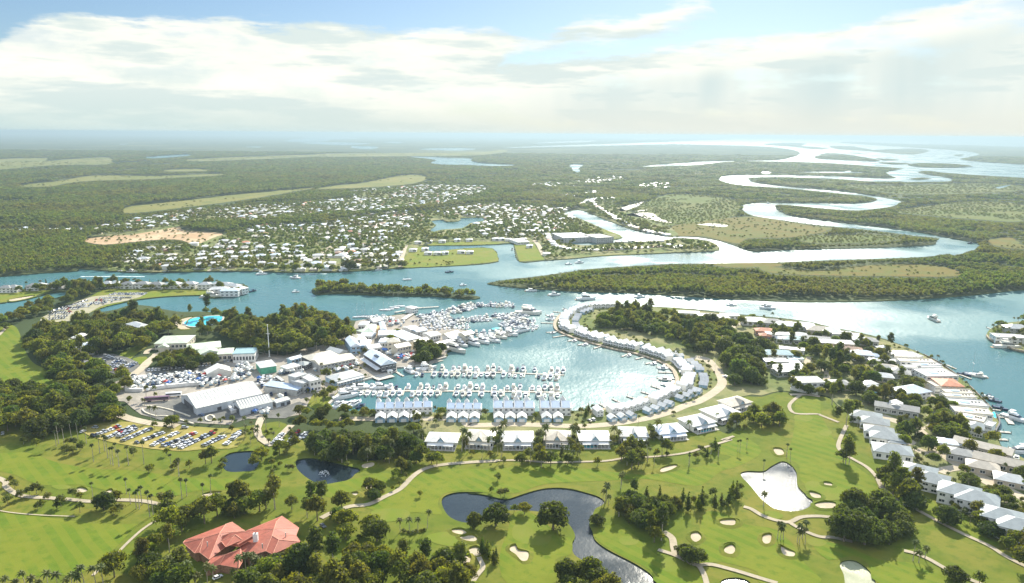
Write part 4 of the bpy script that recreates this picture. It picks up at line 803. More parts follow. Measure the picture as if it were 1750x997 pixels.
spots('pond_edge_trees', 'slim', "Z3: 70,850 95,870 130,900 140,880 100,830 Z2: 1280,850 1280,870 1255,850", .7, 'slim small tree beside the sandy tee left of the creek', 'slim trees by the sandy tee')
# palms and small trees of the estate gardens, the harbour village, the show yard and the town front
cluster('estate_gardens', "B4: 330,340 450,350 560,400 700,420 900,440 1000,520 1080,600 1180,700 1260,760 1330,850 1420,900 1500,990 1700,1180 1760,1300 1500,1180 1300,1050 1150,960 1000,900 900,780 800,720 700,700 600,700 460,680 420,640 320,600 310,500", {'palm': 3, 'broad': 4, 'small': 4, 'fig': 2, 'gum': 1}, 9.0, .78, 'garden tree among the estate houses on the right', 'garden trees of the right estate')
cluster('estate_north', "B4: 180,320 320,320 450,345 420,360 330,370 200,350", {'palm': 3, 'small': 2, 'broad': 1}, 10, .8, 'garden palm among the houses at the river bend east of the crescent', 'garden palms at the river bend')
cluster('estate_lower', "Z4: 930,260 1060,380 1130,420 1220,560 1330,700 1480,780 1650,860 1680,620 1500,500 1350,420 1250,340 1120,260", {'palm': 2, 'small': 4, 'broad': 3, 'fig': 1}, 8.0, .72, 'garden tree among the grey roofed houses at the right edge', 'garden trees at the right edge')
cluster('street_trees', "Z3: -30,215 200,215 400,220 560,220 720,215 880,190 1000,160 1100,125 1200,75 1260,40 B3: 1400,850 1500,800 1560,770 1560,700 1500,640 1440,600 1400,600 1470,700 1460,760 1380,820 1300,880 Z3: 1080,90 900,150 720,180 400,185 0,190", {'palm': 3, 'small': 4, 'shrub': 2}, 7.0, .72, 'street tree along the curved road behind the white terraces', 'street trees behind the terraces')
cluster('villa_gaps', "Z3: 130,300 150,250 180,250 190,310 Z3: 330,310 345,240 385,235 375,290 520,290 540,240 570,240 560,310", {'palm': 2, 'small': 2}, 8, .8, 'garden tree squeezed between two white villas', 'garden trees between the villas')
cluster('harbour_palms', "B2: 560,640 700,620 760,640 850,720 700,765 600,780 560,740 470,720 480,690", {'palm': 3, 'small': 1}, 9, .62, 'palm among the cafe roofs on the harbour quay', 'palms on the harbour quay')
cluster('harbour_green', "B2: 470,800 560,740 640,800 640,850 560,910 460,900 420,850", {'broad': 2, 'palm': 2, 'small': 2}, 9, .75, 'tree on the small green by the corner of the marina basin', 'trees on the marina corner green')
cluster('harbour_figs', "B2: 1100,630 1120,570 1180,555 1270,580 1260,615 1180,640 1110,655", {'fig': 1}, 8.5, .85, 'dark round tree on the harbour village quay', 'dark trees on the village quay')
cluster('village_trees', "B2: 700,590 760,560 820,580 900,500 960,460 1000,470 980,510 880,570 790,600", {'broad': 1, 'small': 2}, 9.5, .65, 'small tree between the harbour village roofs', 'small trees in the harbour village')
cluster('yard_trees', "B1: 880,900 1000,1000 1180,1010 1331,1000 1480,960 1500,1000 1300,1040 1000,1040 860,950 880,830 960,820 960,860", {'palm': 4, 'small': 2}, 9.5, .8, 'palm in the planting around the show yard forecourt', 'palms around the show forecourt')
cluster('yard_front', "Z1: 1080,230 1200,200 1331,200 Z2: 130,200 250,210 200,290 100,300 0,260 Z1: 1240,240 1100,240", {'palm': 4, 'small': 2}, 8.5, .85, 'palm in the belt between the forecourt and the grass car park', 'palms between forecourt and grass car park')
cluster('hedge_drive', "Z1: 600,150 660,170 780,200 880,215 860,230 740,210 620,175", {'shrub': 2, 'small': 1}, 7, .9, 'low shrub along the brown drive above the grass car park', 'shrubs along the brown drive')
cluster('east_point_trees', "B4: 1440,400 1470,360 1560,335 1640,325 1750,330 1750,480 1640,468 1500,430", {'palm': 2, 'small': 2, 'broad': 1}, 9, .85, 'garden tree on the point at the right edge across the water', 'garden trees on the right point')
cluster('row_house_trees', "Z3: 55,160 75,90 125,90 140,165 Z3: 335,175 350,100 365,100 375,175 Z3: 535,170 560,90 600,80 605,170", {'palm': 1, 'small': 2, 'slim': 1}, 6.5, .85, 'tree in a gap between the white terrace blocks on the near shore', 'trees between the near terraces')
cluster('terrace_left_trees', "Z2: 905,245 920,170 960,150 1010,150 1015,110 1060,110 1065,200 1000,230", {'palm': 1, 'broad': 2}, 8, .75, 'tree at the left end of the near white terraces', 'trees at the left end of the near terraces')
cluster('crescent_gardens', "B3: 740,345 800,322 930,318 960,330 820,345 740,370 720,420 800,450 900,480 1000,500 1120,530 1230,585 1330,640 1390,600 1480,650 1470,760 1400,820 1290,880 1130,930 1000,960 1000,940 1130,900 1250,850 1330,770 1330,700 1240,620 1100,560 960,520 800,480 700,440 700,390", {'palm': 2, 'small': 4, 'shrub': 2}, 7.5, .7, 'garden tree between the crescent terraces and their road', 'garden trees behind the crescent')
cluster('circle_pines', "B4: 600,530 660,510 720,520 740,560 640,580", {'gum': 3, 'slim': 2}, 8, .95, 'tall tree on the round lawn in the middle of the estate', 'tall trees on the round lawn')
cluster('golf_edge', "Z4: 780,130 840,180 880,260 900,330 860,360 820,300 790,220 740,170", {'broad': 2, 'small': 3, 'palm': 1}, 8.5, .8, 'tree between the right fairway and the slate roofed houses', 'trees by the slate roofed houses')
cluster('spit_front', "B1: 20,210 150,200 330,195 560,190 640,188 900,196 1200,200 1240,208 1000,206 700,204 560,200 330,208 150,222 30,226", {'broad': 2, 'palm': 1, 'small': 2}, 9, .8, 'tree in front of the spit houses along the gravel car park lawn', 'trees before the spit houses')
cluster('far_bank_trees', "A1: 560,775 700,778 900,776 1050,772 1250,770 1450,777 1740,773 A2: 150,767 390,755 390,745 150,757 0,765 A1: 1450,766 1250,760 900,764 700,766 560,764", {'fig': 1, 'broad': 3}, 17, .95, 'tree on the far river bank in front of the riverside town', 'trees on the far river bank')
spots('villa_palms', 'palm', "D6: 600,752 685,757 640,740 960,650 1045,700 1085,610 1490,650 1565,705 130,640 160,690 D7: 232,445 262,505 582,445 622,475 885,435 935,405 1205,372", 1.15, 'tall palm in the gaps between the white villas', 'palms between the villas')
spots('villa_bushes', 'small', "D6: 620,700 665,690 1000,690 1020,620 1075,680 1460,700 1500,620 160,640 D7: 245,470 215,500 600,460 570,490 890,420 910,450 1215,350 1225,330 1430,290", 1.15, 'garden tree in the gaps between the white villas', 'garden trees between the villas')
cluster('shore_gardens', "D2: 560,260 760,300 960,380 1100,450 1250,490 1340,560 1430,620 1560,720 1520,735 1330,600 1200,500 1000,440 800,330 560,290 D4: 960,240 1050,300 1150,380 1230,480 1210,490 1090,400 1000,320 930,250", {'palm': 2, 'small': 3, 'shrub': 2}, 6.5, .7, 'shrub or small tree on the sea wall of the flat roofed waterfront houses', 'garden trees along the sea wall')
# -- buildings
WALL = {'white': mat('white_render', (0.78, 0.76, 0.72), .75, .05, .3), 'cream': mat('cream_render', (0.66, 0.60, 0.47), .8, .06, .3), 'blue': mat('blue_boards', (0.30, 0.44, 0.56), .75, .08, .5), 'grey': mat('grey_render', (0.42, 0.42, 0.40), .8, .08, .4),
  'dark': mat('dark_timber', (0.10, 0.10, 0.11), .7, .15, .6), 'green': mat('green_panels', (0.10, 0.38, 0.24), .6, .1, .4), 'sand': mat('sand_render', (0.52, 0.44, 0.34), .8, .08, .4), 'brick': mat('brown_brick', (0.34, 0.18, 0.11), .85, .15, 1.2)}
def roofm(name, col, rough=.42, spec=.45, var=.08):
 """ribbed sheet-metal or tile roof: fine ribs along one axis, weather streaks"""
 if name in MC: return MC[name]
 m, t, b, o = newmat(name)
 tcn = t.nodes.new('ShaderNodeTexCoord'); oi = t.nodes.new('ShaderNodeObjectInfo')
 nz = N(t, 'ShaderNodeTexNoise', inp={'Scale': .35, 'Detail': 5, 'Roughness': .65}); t.links.new(tcn.outputs['Object'], nz.inputs['Vector'])
 wv = N(t, 'ShaderNodeTexWave', inp={'Scale': .9, 'Distortion': .2}); t.links.new(tcn.outputs['Object'], wv.inputs['Vector'])
 c = mixc(t, smooth(t, nz.outputs[0], .36, .66), tuple(min(1, q * (1 + var)) for q in col), tuple(q * (1 - 1.6 * var) for q in col))
 c = mixc(t, mth(t, 'MULTIPLY', smooth(t, wv.outputs[1], .7, .95), .18), c, tuple(q * .7 for q in col))
 hv = t.nodes.new('ShaderNodeHueSaturation'); t.links.new(c, hv.inputs['Color']); t.links.new(mth(t, 'MULTIPLY_ADD', oi.outputs['Random'], .22, .86), hv.inputs['Value'])
 t.links.new(hv.outputs[0], b.inputs['Base Color']); b.inputs['Roughness'].default_value = rough; b.inputs['Specular IOR Level'].default_value = spec
 MC[name] = m; return m
ROOF = {'white': roofm('white_roof', (.68, .67, .63)), 'cream': roofm('cream_roof', (.60, .55, .44)), 'bluewhite': roofm('pale_blue_roof', (.68, .74, .80)), 'blue': roofm('blue_grey_roof', (.44, .53, .64)), 'grey': roofm('grey_tile_roof', (.30, .30, .28), .6, .3),
  'palegrey': roofm('pale_grey_roof', (.50, .51, .49)), 'beige': roofm('beige_tile_roof', (.48, .43, .35), .65, .3), 'terracotta': roofm('terracotta_roof', (.50, .20, .11), .65, .3, .14), 'brown': roofm('brown_tile_roof', (.36, .23, .16), .65, .3), 'green': roofm('pale_green_roof', (.60, .66, .50)), 'teal': roofm('teal_roof', (.30, .44, .46)),
  'slate': roofm('slate_roof', (.27, .30, .30), .55, .35), 'crescent': roofm('crescent_roof', (.84, .84, .84)), 'red': roofm('red_tile_roof', (.41, .125, .078), .6, .3, .10)}
glass = mat('window_glass', (.025, .035, .045), .12, .2, .5, spec=.6); trimw = mat('white_trim', (.80, .79, .76), .6, .03, .5); timber = mat('deck_timber', (.36, .29, .20), .8, .15, .8); conc = mat('concrete', (.46, .43, .38), .85, .1, .4)
poolm = water_mat('pool_water', (.06, .52, .62), 1.2, .05, .12)
def ordw(n):
 a = ['zeroth', 'first', 'second', 'third', 'fourth', 'fifth', 'sixth', 'seventh', 'eighth', 'ninth', 'tenth', 'eleventh', 'twelfth', 'thirteenth', 'fourteenth', 'fifteenth', 'sixteenth', 'seventeenth', 'eighteenth', 'nineteenth']
 if n < 20: return a[n]
 tens = ['', '', 'twenty', 'thirty', 'forty', 'fifty', 'sixty', 'seventy', 'eighty', 'ninety']; tt = ['', '', 'twentieth', 'thirtieth', 'fortieth', 'fiftieth', 'sixtieth', 'seventieth', 'eightieth', 'ninetieth']
 return tt[n // 10] if n % 10 == 0 else tens[n // 10] + '-' + a[n % 10]
mb = MB(); mb.box(-.5, .5, -.5, .0, -.5, .5); mb.cur = 1
for a, b, c_, d in ((-.5, .5, -.56, -.44), (-.5, .5, .44, .56), (-.56, -.5, -.56, .56), (.5, .56, -.56, .56), (-.03, .03, -.44, .44)): mb.box(a, b, -.62, -.0, c_, d)
WINME = mb.mesh('window', [glass, trimw])
mb = MB(); mb.box(-.5, .5, -.5, 0, 0, 1); mb.cur = 1; mb.box(-.58, -.5, -.6, 0, 0, 1.05); mb.box(.5, .58, -.6, 0, 0, 1.05); mb.box(-.5, .5, -.6, 0, 1.0, 1.05)
DOORME = mb.mesh('door', [WALL['dark'], trimw])
def addwin(root, x, y, z, w, h, face='f', me=None):
 o = link('window' if me is None else 'door', me or WINME, root); o.location = (x, y, z); o.scale = (w, .16, h)
 o.rotation_euler = (0, 0, {'f': 0, 'r': math.pi / 2, 'b': math.pi, 'l': -math.pi / 2}[face]); return o
def corners(s, h):
 """three traced eave corners: front-left, front-right, back-right -> centre, width, depth, rotation"""
 p = T(s); A, B, Cc = [G(q[0], q[1], LZ + h) for q in p]
 u = (B - A); w = u.length; u /= w; v = Vector((-u.y, u.x, 0)); d = (Cc - B).dot(v)
 if d < 0: d = -d; v = -v
 c = A + u * w / 2 + v * d / 2; return c.x, c.y, w, d, math.atan2(u.y, u.x)
def footprint(x, y, w, d, rot, grow=1.0):
 BLOCK.append((x, y, .5 * min(w, d) + grow))
 L = max(w, d) - min(w, d); n = int(L / (min(w, d) * .6)) + 1 if L > 1 else 0
 ux, uy = (math.cos(rot), math.sin(rot)) if w >= d else (-math.sin(rot), math.cos(rot))
 for k in range(1, n + 1):
  q = L / 2 * k / n
  for s in (-1, 1): BLOCK.append((x + ux * q * s, y + uy * q * s, .5 * min(w, d) + grow))
def house(name, label, cat, geo, h, roof='hip', rise=2.2, wall='white', rf='cream', win=0, storeys=1, ov=.6, group=None, ridge=None, gable_end=None, door=False, parapet=.5, near=True):
 """walls + roof + separate windows on the two faces towards the camera"""
 x, y, w, d, rot = geo; footprint(x, y, w, d, rot)
 t = empty(name, (x, y, LZ), rot); tag(t, label, cat, group)
 mb = MB(); mb.prism([(-w / 2, -d / 2), (w / 2, -d / 2), (w / 2, d / 2), (-w / 2, d / 2)], -.3, h, top=True)
 if roof == 'gable':
  a = ridge or ('x' if w >= d else 'y')
  if a == 'x': mb.add([(-w / 2, -d / 2, h), (-w / 2, d / 2, h), (-w / 2, 0, h + rise * .97), (w / 2, -d / 2, h), (w / 2, d / 2, h), (w / 2, 0, h + rise * .97)], [(1, 0, 2), (3, 4, 5)])
  else: mb.add([(-w / 2, -d / 2, h), (w / 2, -d / 2, h), (0, -d / 2, h + rise * .97), (-w / 2, d / 2, h), (w / 2, d / 2, h), (0, d / 2, h + rise * .97)], [(0, 1, 2), (4, 3, 5)])
 mb.obj('wall', WALL[wall], t)
 mb = MB()
 if roof in ('hip', 'gable'):
  if roof == 'gable' and ridge and ((ridge == 'y') == (w >= d)):   # ridge across the longer side
   hw, hd = w / 2 + ov, d / 2 + ov
   if ridge == 'y': mb.add([(-hw, -hd, h), (hw, -hd, h), (hw, hd, h), (-hw, hd, h), (-hw, -hd, h + .18), (hw, -hd, h + .18), (hw, hd, h + .18), (-hw, hd, h + .18), (0, -hd, h + rise), (0, hd, h + rise)], [(5, 6, 9, 8), (7, 4, 8, 9), (4, 5, 8), (6, 7, 9), (0, 1, 5, 4), (1, 2, 6, 5), (2, 3, 7, 6), (3, 0, 4, 7)])
   else: mb.add([(-hw, -hd, h), (hw, -hd, h), (hw, hd, h), (-hw, hd, h), (-hw, -hd, h + .18), (hw, -hd, h + .18), (hw, hd, h + .18), (-hw, hd, h + .18), (-hw, 0, h + rise), (hw, 0, h + rise)], [(4, 5, 9, 8), (6, 7, 8, 9), (5, 6, 9), (7, 4, 8), (0, 1, 5, 4), (1, 2, 6, 5), (2, 3, 7, 6), (3, 0, 4, 7)])
  else: mb.hip(-w / 2, w / 2, -d / 2, d / 2, h, rise, ov, gable=(roof == 'gable'))
 elif roof == 'flat':
  q = parapet; mb.box(-w / 2 - .25, w / 2 + .25, -d / 2 - .25, d / 2 + .25, h, h + .25)
  for a in ((-w / 2 - .25, w / 2 + .25, -d / 2 - .25, -d / 2 + .05), (-w / 2 - .25, w / 2 + .25, d / 2 - .05, d / 2 + .25), (-w / 2 - .25, -w / 2 + .05, -d / 2 + .05, d / 2 - .05), (w / 2 - .05, w / 2 + .25, -d / 2 + .05, d / 2 - .05)): mb.box(a[0], a[1], a[2], a[3], h + .25, h + .25 + q)
 elif roof == 'skillion':
  hw, hd = w / 2 + ov, d / 2 + ov; mb.add([(-hw, -hd, h), (hw, -hd, h), (hw, hd, h + rise), (-hw, hd, h + rise), (-hw, -hd, h + .3), (hw, -hd, h + .3), (hw, hd, h + rise + .3), (-hw, hd, h + rise + .3)], [(4, 5, 6, 7), (0, 1, 5, 4), (1, 2, 6, 5), (2, 3, 7, 6), (3, 0, 4, 7), (3, 2, 1, 0)])
 r_ = mb.obj('roof', ROOF[rf], t)
 if win:
  fh = h / storeys
  for s in range(storeys):
   z = fh * s + fh * .52; n = max(2, int(win))
   for k in range(n):
    if door and s == 0 and k == n // 2: addwin(t, (k + .5) / n * w - w / 2, -d / 2 + .06, .05, 1.5, 2.2, 'f', DOORME); continue
    addwin(t, (k + .5) / n * w - w / 2, -d / 2 + .06, z, min(w / n * .62, 2.6), fh * .46)
   side = 'r' if x < -40 else 'l'
   m = max(1, int(n * d / w))
   for k in range(min(m, 4)):
    yy = (k + .5) / min(m, 4) * d - d / 2
    addwin(t, (w / 2 - .06) * (1 if side == 'r' else -1), yy, z, min(d / m * .5, 2.0), fh * .42, side)
 return t
def HB(fr, x, y, w, d, rot, h=None):
 """centre of the roof in an enlargement, size in metres, rotation in degrees"""
 p = T('%s: %g,%g' % (fr, x, y))[0]; q = G(p[0], p[1], LZ + (h or 4)); return (q.x, q.y, w, d, R(rot))
# --- harbour village, show yard and resort buildings: (label, name, category, corners, h, roof, rise, wall, roof colour, windows, storeys, extra)
BL = [
 ('long pale blue gabled hall with a roof opening on the harbour quay', 'quay_hall', 'hall', 'C4: 800,305 1025,265 735,110', 7, 'gable', 4, 'dark', 'bluewhite', 4, 1, 'y'),
 ('long cream roofed two storey shed behind the quay palms', 'quay_shed', 'shed', 'C3: 1110,395 1640,290 1575,200', 6.5, 'gable', 2.4, 'grey', 'cream', 10, 2, 'x'),
 ('wide cream hip roofed store behind the long cream shed', 'store', 'shop', 'C3: 985,330 1400,240 1280,165', 5.5, 'hip', 3, 'dark', 'cream', 6, 1, None),
 ('small grey gabled boathouse at the edge of the harbour wood', 'boathouse', 'house', 'C3: 1400,215 1515,180 1390,112', 5, 'gable', 2.4, 'grey', 'palegrey', 2, 1, 'y'),
 ('tall blue walled gabled house at the edge of the harbour wood', 'blue_house', 'house', 'C1: 350,815 490,800 345,690', 7.5, 'gable', 3, 'blue', 'bluewhite', 2, 2, 'y'),
 ('pale blue hip roofed shop right of the tall blue house', 'shop', 'shop', 'C1: 480,795 630,790 590,715', 6, 'hip', 2.2, 'blue', 'bluewhite', 3, 1, None),
 ('white shop with a dark dormered gable in front of the pale blue shop', 'shop', 'shop', 'C1: 615,850 800,820 750,775', 5, 'gable', 2.6, 'white', 'white', 3, 1, 'x'),
 ('pale blue hip roofed pavilion left of the pyramid roofed house', 'pavilion', 'pavilion', 'C1: 765,745 900,745 860,692', 5.5, 'hip', 2, 'white', 'bluewhite', 3, 1, None),
 ('cream walled house under a pyramid roof in the harbour village', 'pyramid_house', 'house', 'C1: 905,752 1080,738 1010,690', 8, 'hip', 2.6, 'cream', 'cream', 3, 2, None),
 ('cream gabled two storey row house in the middle of the village', 'row_house', 'house', 'C1: 1040,835 1245,795 1195,745', 8, 'gable', 2.2, 'cream', 'cream', 5, 2, 'x'),
 ('cream gabled two storey row house beside the village fig trees', 'row_house', 'house', 'C1: 1335,770 1520,715 1455,683', 8, 'gable', 2.2, 'cream', 'cream', 5, 2, 'x'),
 ('blue roofed left wing of the village arcade facing the garden', 'arcade_wing', 'arcade', 'C1: 760,640 1010,632 1055,565', 6, 'hip', 2.2, 'grey', 'bluewhite', 6, 1, None),
 ('large blue roofed right wing of the village arcade', 'arcade_wing', 'arcade', 'C1: 1185,720 1400,676 1150,556', 6, 'hip', 2.6, 'grey', 'bluewhite', 5, 1, None),
 ('narrow back wing of the village arcade running away from the garden', 'arcade_wing', 'arcade', 'C1: 800,560 872,556 880,445', 6, 'hip', 1.8, 'white', 'bluewhite', 2, 1, None),
 ('pale green roofed cottage nearest the wood below the moorings', 'cottage', 'house', 'C1: 430,572 530,600 545,528', 5.5, 'hip', 2, 'white', 'green', 2, 1, None),
 ('pale green tent roofed hall beside the amber plaza', 'hall', 'hall', 'C1: 535,592 690,590 610,495', 6, 'hip', 3, 'white', 'green', 4, 1, None),
 ('broad pale hip roofed shop just above the tall blue house', 'shop', 'shop', 'C1: 395,722 580,700 515,630', 6, 'hip', 2.8, 'white', 'cream', 4, 1, None),
 ('narrow pale roofed shop beside the amber plaza', 'shop', 'shop', 'C1: 485,645 655,655 645,600', 5, 'gable', 1.8, 'white', 'bluewhite', 4, 1, 'x'),
 ('white roofed shop at the top of the village beside the masts', 'shop', 'shop', 'C1: 455,492 590,492 590,442', 5.5, 'hip', 2, 'white', 'white', 3, 1, None),
 ('white roofed pontoon shed right of the arcade', 'pontoon_shed', 'shed', 'C1: 1245,560 1362,532 1285,488', 5, 'gable', 1.6, 'white', 'white', 3, 1, 'x'),
 ('blue grey roofed pontoon shed behind the lower white one', 'pontoon_shed', 'shed', 'C1: 1335,592 1485,562 1420,528', 5, 'gable', 1.6, 'grey', 'blue', 3, 1, 'x'),
 ('low white roofed pontoon shed at the lower end of the dark walkway', 'pontoon_shed', 'shed', 'C1: 1540,660 1690,630 1580,580', 5, 'gable', 1.6, 'white', 'white', 4, 1, 'x'),
 ('long cream roofed sales shed on the harbour tongue', 'sales_shed', 'shed', 'C2: 215,655 400,603 365,572', 5.5, 'gable', 1.8, 'white', 'cream', 5, 1, 'x'),
 ('cream two storey house at the end of the harbour tongue', 'harbour_house', 'house', 'C2: 480,642 612,606 580,560', 8, 'gable', 2, 'cream', 'cream', 4, 2, 'x'),
 ('grey walled shed in front of the cream house on the harbour tongue', 'harbour_shed', 'shed', 'C2: 300,705 505,650 480,618', 5, 'skillion', 1, 'grey', 'palegrey', 5, 1, None),
 ('white roofed boat shelter on the front edge of the harbour tongue', 'boat_shelter', 'shelter', 'C2: 92,782 282,736 250,702', 4.5, 'gable', 1.4, 'grey', 'white', 5, 1, 'x'),
 ('white roofed show pavilion with a green front', 'show_pavilion', 'pavilion', 'C3: 225,432 455,397 420,305', 6, 'hip', 2, 'green', 'white', 0, 1, None),
 ('white roofed cafe between the green fronted pavilion and the dark shops', 'cafe', 'cafe', 'C3: 620,445 810,395 760,345', 4.5, 'hip', 1.8, 'white', 'white', 4, 1, None),
 ('small pale blue kiosk below the wood', 'kiosk', 'kiosk', 'C3: 680,312 842,268 812,238', 4.5, 'gable', 1.4, 'blue', 'bluewhite', 3, 1, 'x'),
 ('white flat roofed right block of the modern office by the marina green', 'office_block', 'office', 'C3: 965,642 1118,606 985,515', 9, 'flat', 0, 'white', 'white', 3, 2, None),
 ('white flat roofed left block of the modern office', 'office_block', 'office', 'C3: 745,577 905,522 832,480', 10, 'flat', 0, 'grey', 'white', 3, 2, None),
 ('grey walled middle block of the modern office', 'office_block', 'office', 'C3: 862,672 938,642 835,572', 8, 'flat', 0, 'grey', 'palegrey', 2, 2, None),
 ('low blue grey roofed hall leaning on the modern office', 'office_annex', 'office', 'C3: 765,765 872,700 620,520', 5, 'skillion', 1.2, 'grey', 'blue', 4, 1, None),
 ('long low grey green roofed restaurant on the marina corner', 'restaurant', 'restaurant', 'C4: 128,546 525,446 420,358', 4.5, 'hip', 2.2, 'blue', 'palegrey', 14, 1, None),
 ('dark roofed shop with a white awning beside the cream store', 'shop', 'shop', 'C3: 880,395 985,350 900,315', 4.5, 'hip', 1.4, 'dark', 'slate', 2, 1, None),
 ('wharf house with a white roof on the pier above the show pontoons', 'wharf_house', 'house', 'C1: 1265,245 1352,225 1340,178', 6, 'hip', 1.4, 'white', 'white', 3, 2, None),
 ('upper white three storey resort wing in the wood', 'resort_wing', 'hotel', 'C7: 690,352 770,335 748,292', 10, 'hip', 2.2, 'white', 'palegrey', 8, 3, None),
 ('lower white resort wing beside the three storey one', 'resort_wing', 'hotel', 'C7: 715,392 790,385 745,352', 6, 'hip', 2.2, 'white', 'white', 6, 2, None),
 ('white roofed resort wing at the left of the wood', 'resort_wing', 'hotel', 'C7: 125,472 215,440 190,412', 8, 'hip', 2.4, 'white', 'white', 6, 2, None),
 ('smaller white roofed resort wing right of the left one', 'resort_wing', 'hotel', 'C7: 252,426 312,398 292,376', 8, 'hip', 2, 'white', 'white', 4, 2, None),
 ('pale blue walled resort wing half hidden below the left wings', 'resort_wing', 'hotel', 'C7: 222,505 350,488 335,458', 8, 'hip', 2.2, 'white', 'bluewhite', 8, 2, None),
 ('cream and green roofed resort lobby', 'resort_lobby', 'hotel', 'C7: 805,472 1045,466 985,412', 6, 'hip', 3.4, 'cream', 'green', 8, 1, None),
 ('gabled porch in front of the resort lobby', 'porch', 'porch', 'C7: 832,500 905,498 890,468', 4, 'gable', 2.4, 'cream', 'green', 0, 1, 'y'),
 ('broad pale green roofed conference hall', 'conference_hall', 'hall', 'C7: 1050,522 1300,497 1322,450', 7, 'hip', 3, 'cream', 'green', 7, 1, None),
 ('gabled front wing of the conference hall', 'conference_wing', 'hall', 'C7: 1152,552 1290,532 1285,482', 6, 'gable', 3, 'white', 'green', 5, 1, 'y'),
 ('square pale green wing right of the conference hall', 'conference_wing', 'hall', 'C7: 1275,552 1382,545 1372,505', 7, 'hip', 2, 'cream', 'green', 3, 1, None),
 ('white walled blue roofed wing with round windows beside the flag mast', 'conference_wing', 'hall', 'C7: 1388,552 1552,546 1565,504', 8, 'flat', 0, 'white', 'teal', 7, 1, None),
]
for (lab, nm, cat, s, h, rt, rise, wl, rf, nw, st, rd) in BL:
 t = house(nm, lab, cat, corners(s, h), h, rt, rise, wl, rf, nw, st, ridge=rd)
 if nm == 'quay_hall':
  x, y, w, d, rot = corners(s, h)
  mb = MB(); mb.add([(-w / 2 - 4.5, -d / 2, 3.6), (-w / 2 - .7, -d / 2, 4.6), (-w / 2 - .7, d / 2, 4.6), (-w / 2 - 4.5, d / 2, 3.6), (-w / 2 - 4.5, -d / 2, 3.4), (-w / 2 - .7, -d / 2, 4.4), (-w / 2 - .7, d / 2, 4.4), (-w / 2 - 4.5, d / 2, 3.4)], [(0, 1, 2, 3), (4, 5, 1, 0), (7, 4, 0, 3)]); mb.obj('verandah_roof', ROOF['white'], t)
  mb = MB(); mb.box(-w * .30, -w * .12, -d * .1, d * .1, 7.0 + 1.2, 7.0 + 3.2); mb.obj('skylight', glass, t)
 if nm == 'restaurant':
  x, y, w, d, rot = corners(s, h)
  for k in range(10):
   mb = MB(); mb.box(-w / 2 + w * k / 9 - .12, -w / 2 + w * k / 9 + .12, -d / 2 - 2.2, -d / 2 - 1.96, 0, 3.4); mb.obj('post', trimw, t)
  mb = MB(); mb.add([(-w / 2, -d / 2 - 2.6, 3.4), (w / 2, -d / 2 - 2.6, 3.4), (w / 2, -d / 2 - .7, 4.3), (-w / 2, -d / 2 - .7, 4.3)], [(0, 1, 2, 3)]); mb.obj('awning', ROOF['palegrey'], t)
# --- marquees
cloth = mat('marquee_cloth', (.66, .65, .59), .6, .07, .15, spec=.2); seam = mat('marquee_seam', (.40, .40, .37), .7, .05, 1); clothgrey = mat('grey_canvas', (.50, .53, .56), .7, .06, .3)
def marquee(name, label, s, h, rise, ridge, bays, group=None):
 x, y, w, d, rot = corners(s, h); footprint(x, y, w, d, rot); t = empty(name, (x, y, LZ), rot); tag(t, label, 'marquee', group)
 mb = MB(); mb.prism([(-w / 2, -d / 2), (w / 2, -d / 2), (w / 2, d / 2), (-w / 2, d / 2)], -.2, h, top=False)
 if ridge == 'x': mb.add([(-w / 2, -d / 2, h), (-w / 2, d / 2, h), (-w / 2, 0, h + rise), (w / 2, -d / 2, h), (w / 2, d / 2, h), (w / 2, 0, h + rise)], [(1, 0, 2), (3, 4, 5)])
 mb.obj('side_wall', clothgrey if ridge == 'x' else cloth, t)
 mb = MB(); n = bays; hw, hd = w / 2 + .3, d / 2 + .3
 if ridge == 'x':   # each bay of cloth sags a little between its frames
  for k in range(n):
   xa, xb = -hw + 2 * hw * k / n, -hw + 2 * hw * (k + 1) / n; xm = (xa + xb) / 2
   v = [(q, yy, zz + .1 - (.22 if q == xm and abs(yy) < hd else 0)) for q in (xa, xm, xb) for yy, zz in ((-hd, h), (-hd * .5, h + rise * .5), (0, h + rise), (hd * .5, h + rise * .5), (hd, h))]
   mb.add(v, [(i * 5 + j, (i + 1) * 5 + j, (i + 1) * 5 + j + 1, i * 5 + j + 1) for i in range(2) for j in range(4)])
 else:
  mb.add([(-hw, -hd, h), (0, -hd, h + rise), (hw, -hd, h), (-hw, hd, h), (0, hd, h + rise), (hw, hd, h)], [(0, 1, 4, 3), (1, 2, 5, 4), (0, 2, 1)])
 rc = mb.obj('roof_cloth', cloth, t)
 if ridge == 'x':   # keder rails between the bays
  mb = MB()
  for k in range(n + 1):
   xx = -hw + 2 * hw * k / n; mb.add([(xx - .16, -hd, h + .14), (xx + .16, -hd, h + .14), (xx + .16, 0, h + rise + .14), (xx - .16, 0, h + rise + .14), (xx + .16, hd, h + .14), (xx - .16, hd, h + .14)], [(0, 1, 2, 3), (3, 2, 4, 5)])
  mb.obj('seams', seam, rc)
 if ridge == 'x':
  for k in range(2):
   mb = MB(); mb.box(-w * .2 + k * w * .45, -w * .2 + k * w * .45 + 3, -d / 2 - .1, -d / 2 + .02, 0, 2.8); mb.obj('door', WALL['dark'], t)
  mb = MB(); mb.box(-w / 2 - .12, -w / 2 + .02, -d * .3, d * .3, 0, h * .9); mb.obj('dark_entrance', WALL['dark'], t)
 return t
marquee('marquee', 'largest long white marquee with bright ribbed roof on the show yard', 'C5: 1185,860 C6: 770,550 C6: 570,360', 5.5, 5.0, 'x', 18)
marquee('marquee', 'second long white marquee built against the front of the largest one', 'C6: 450,785 925,675 800,582', 5.5, 4.0, 'x', 12)
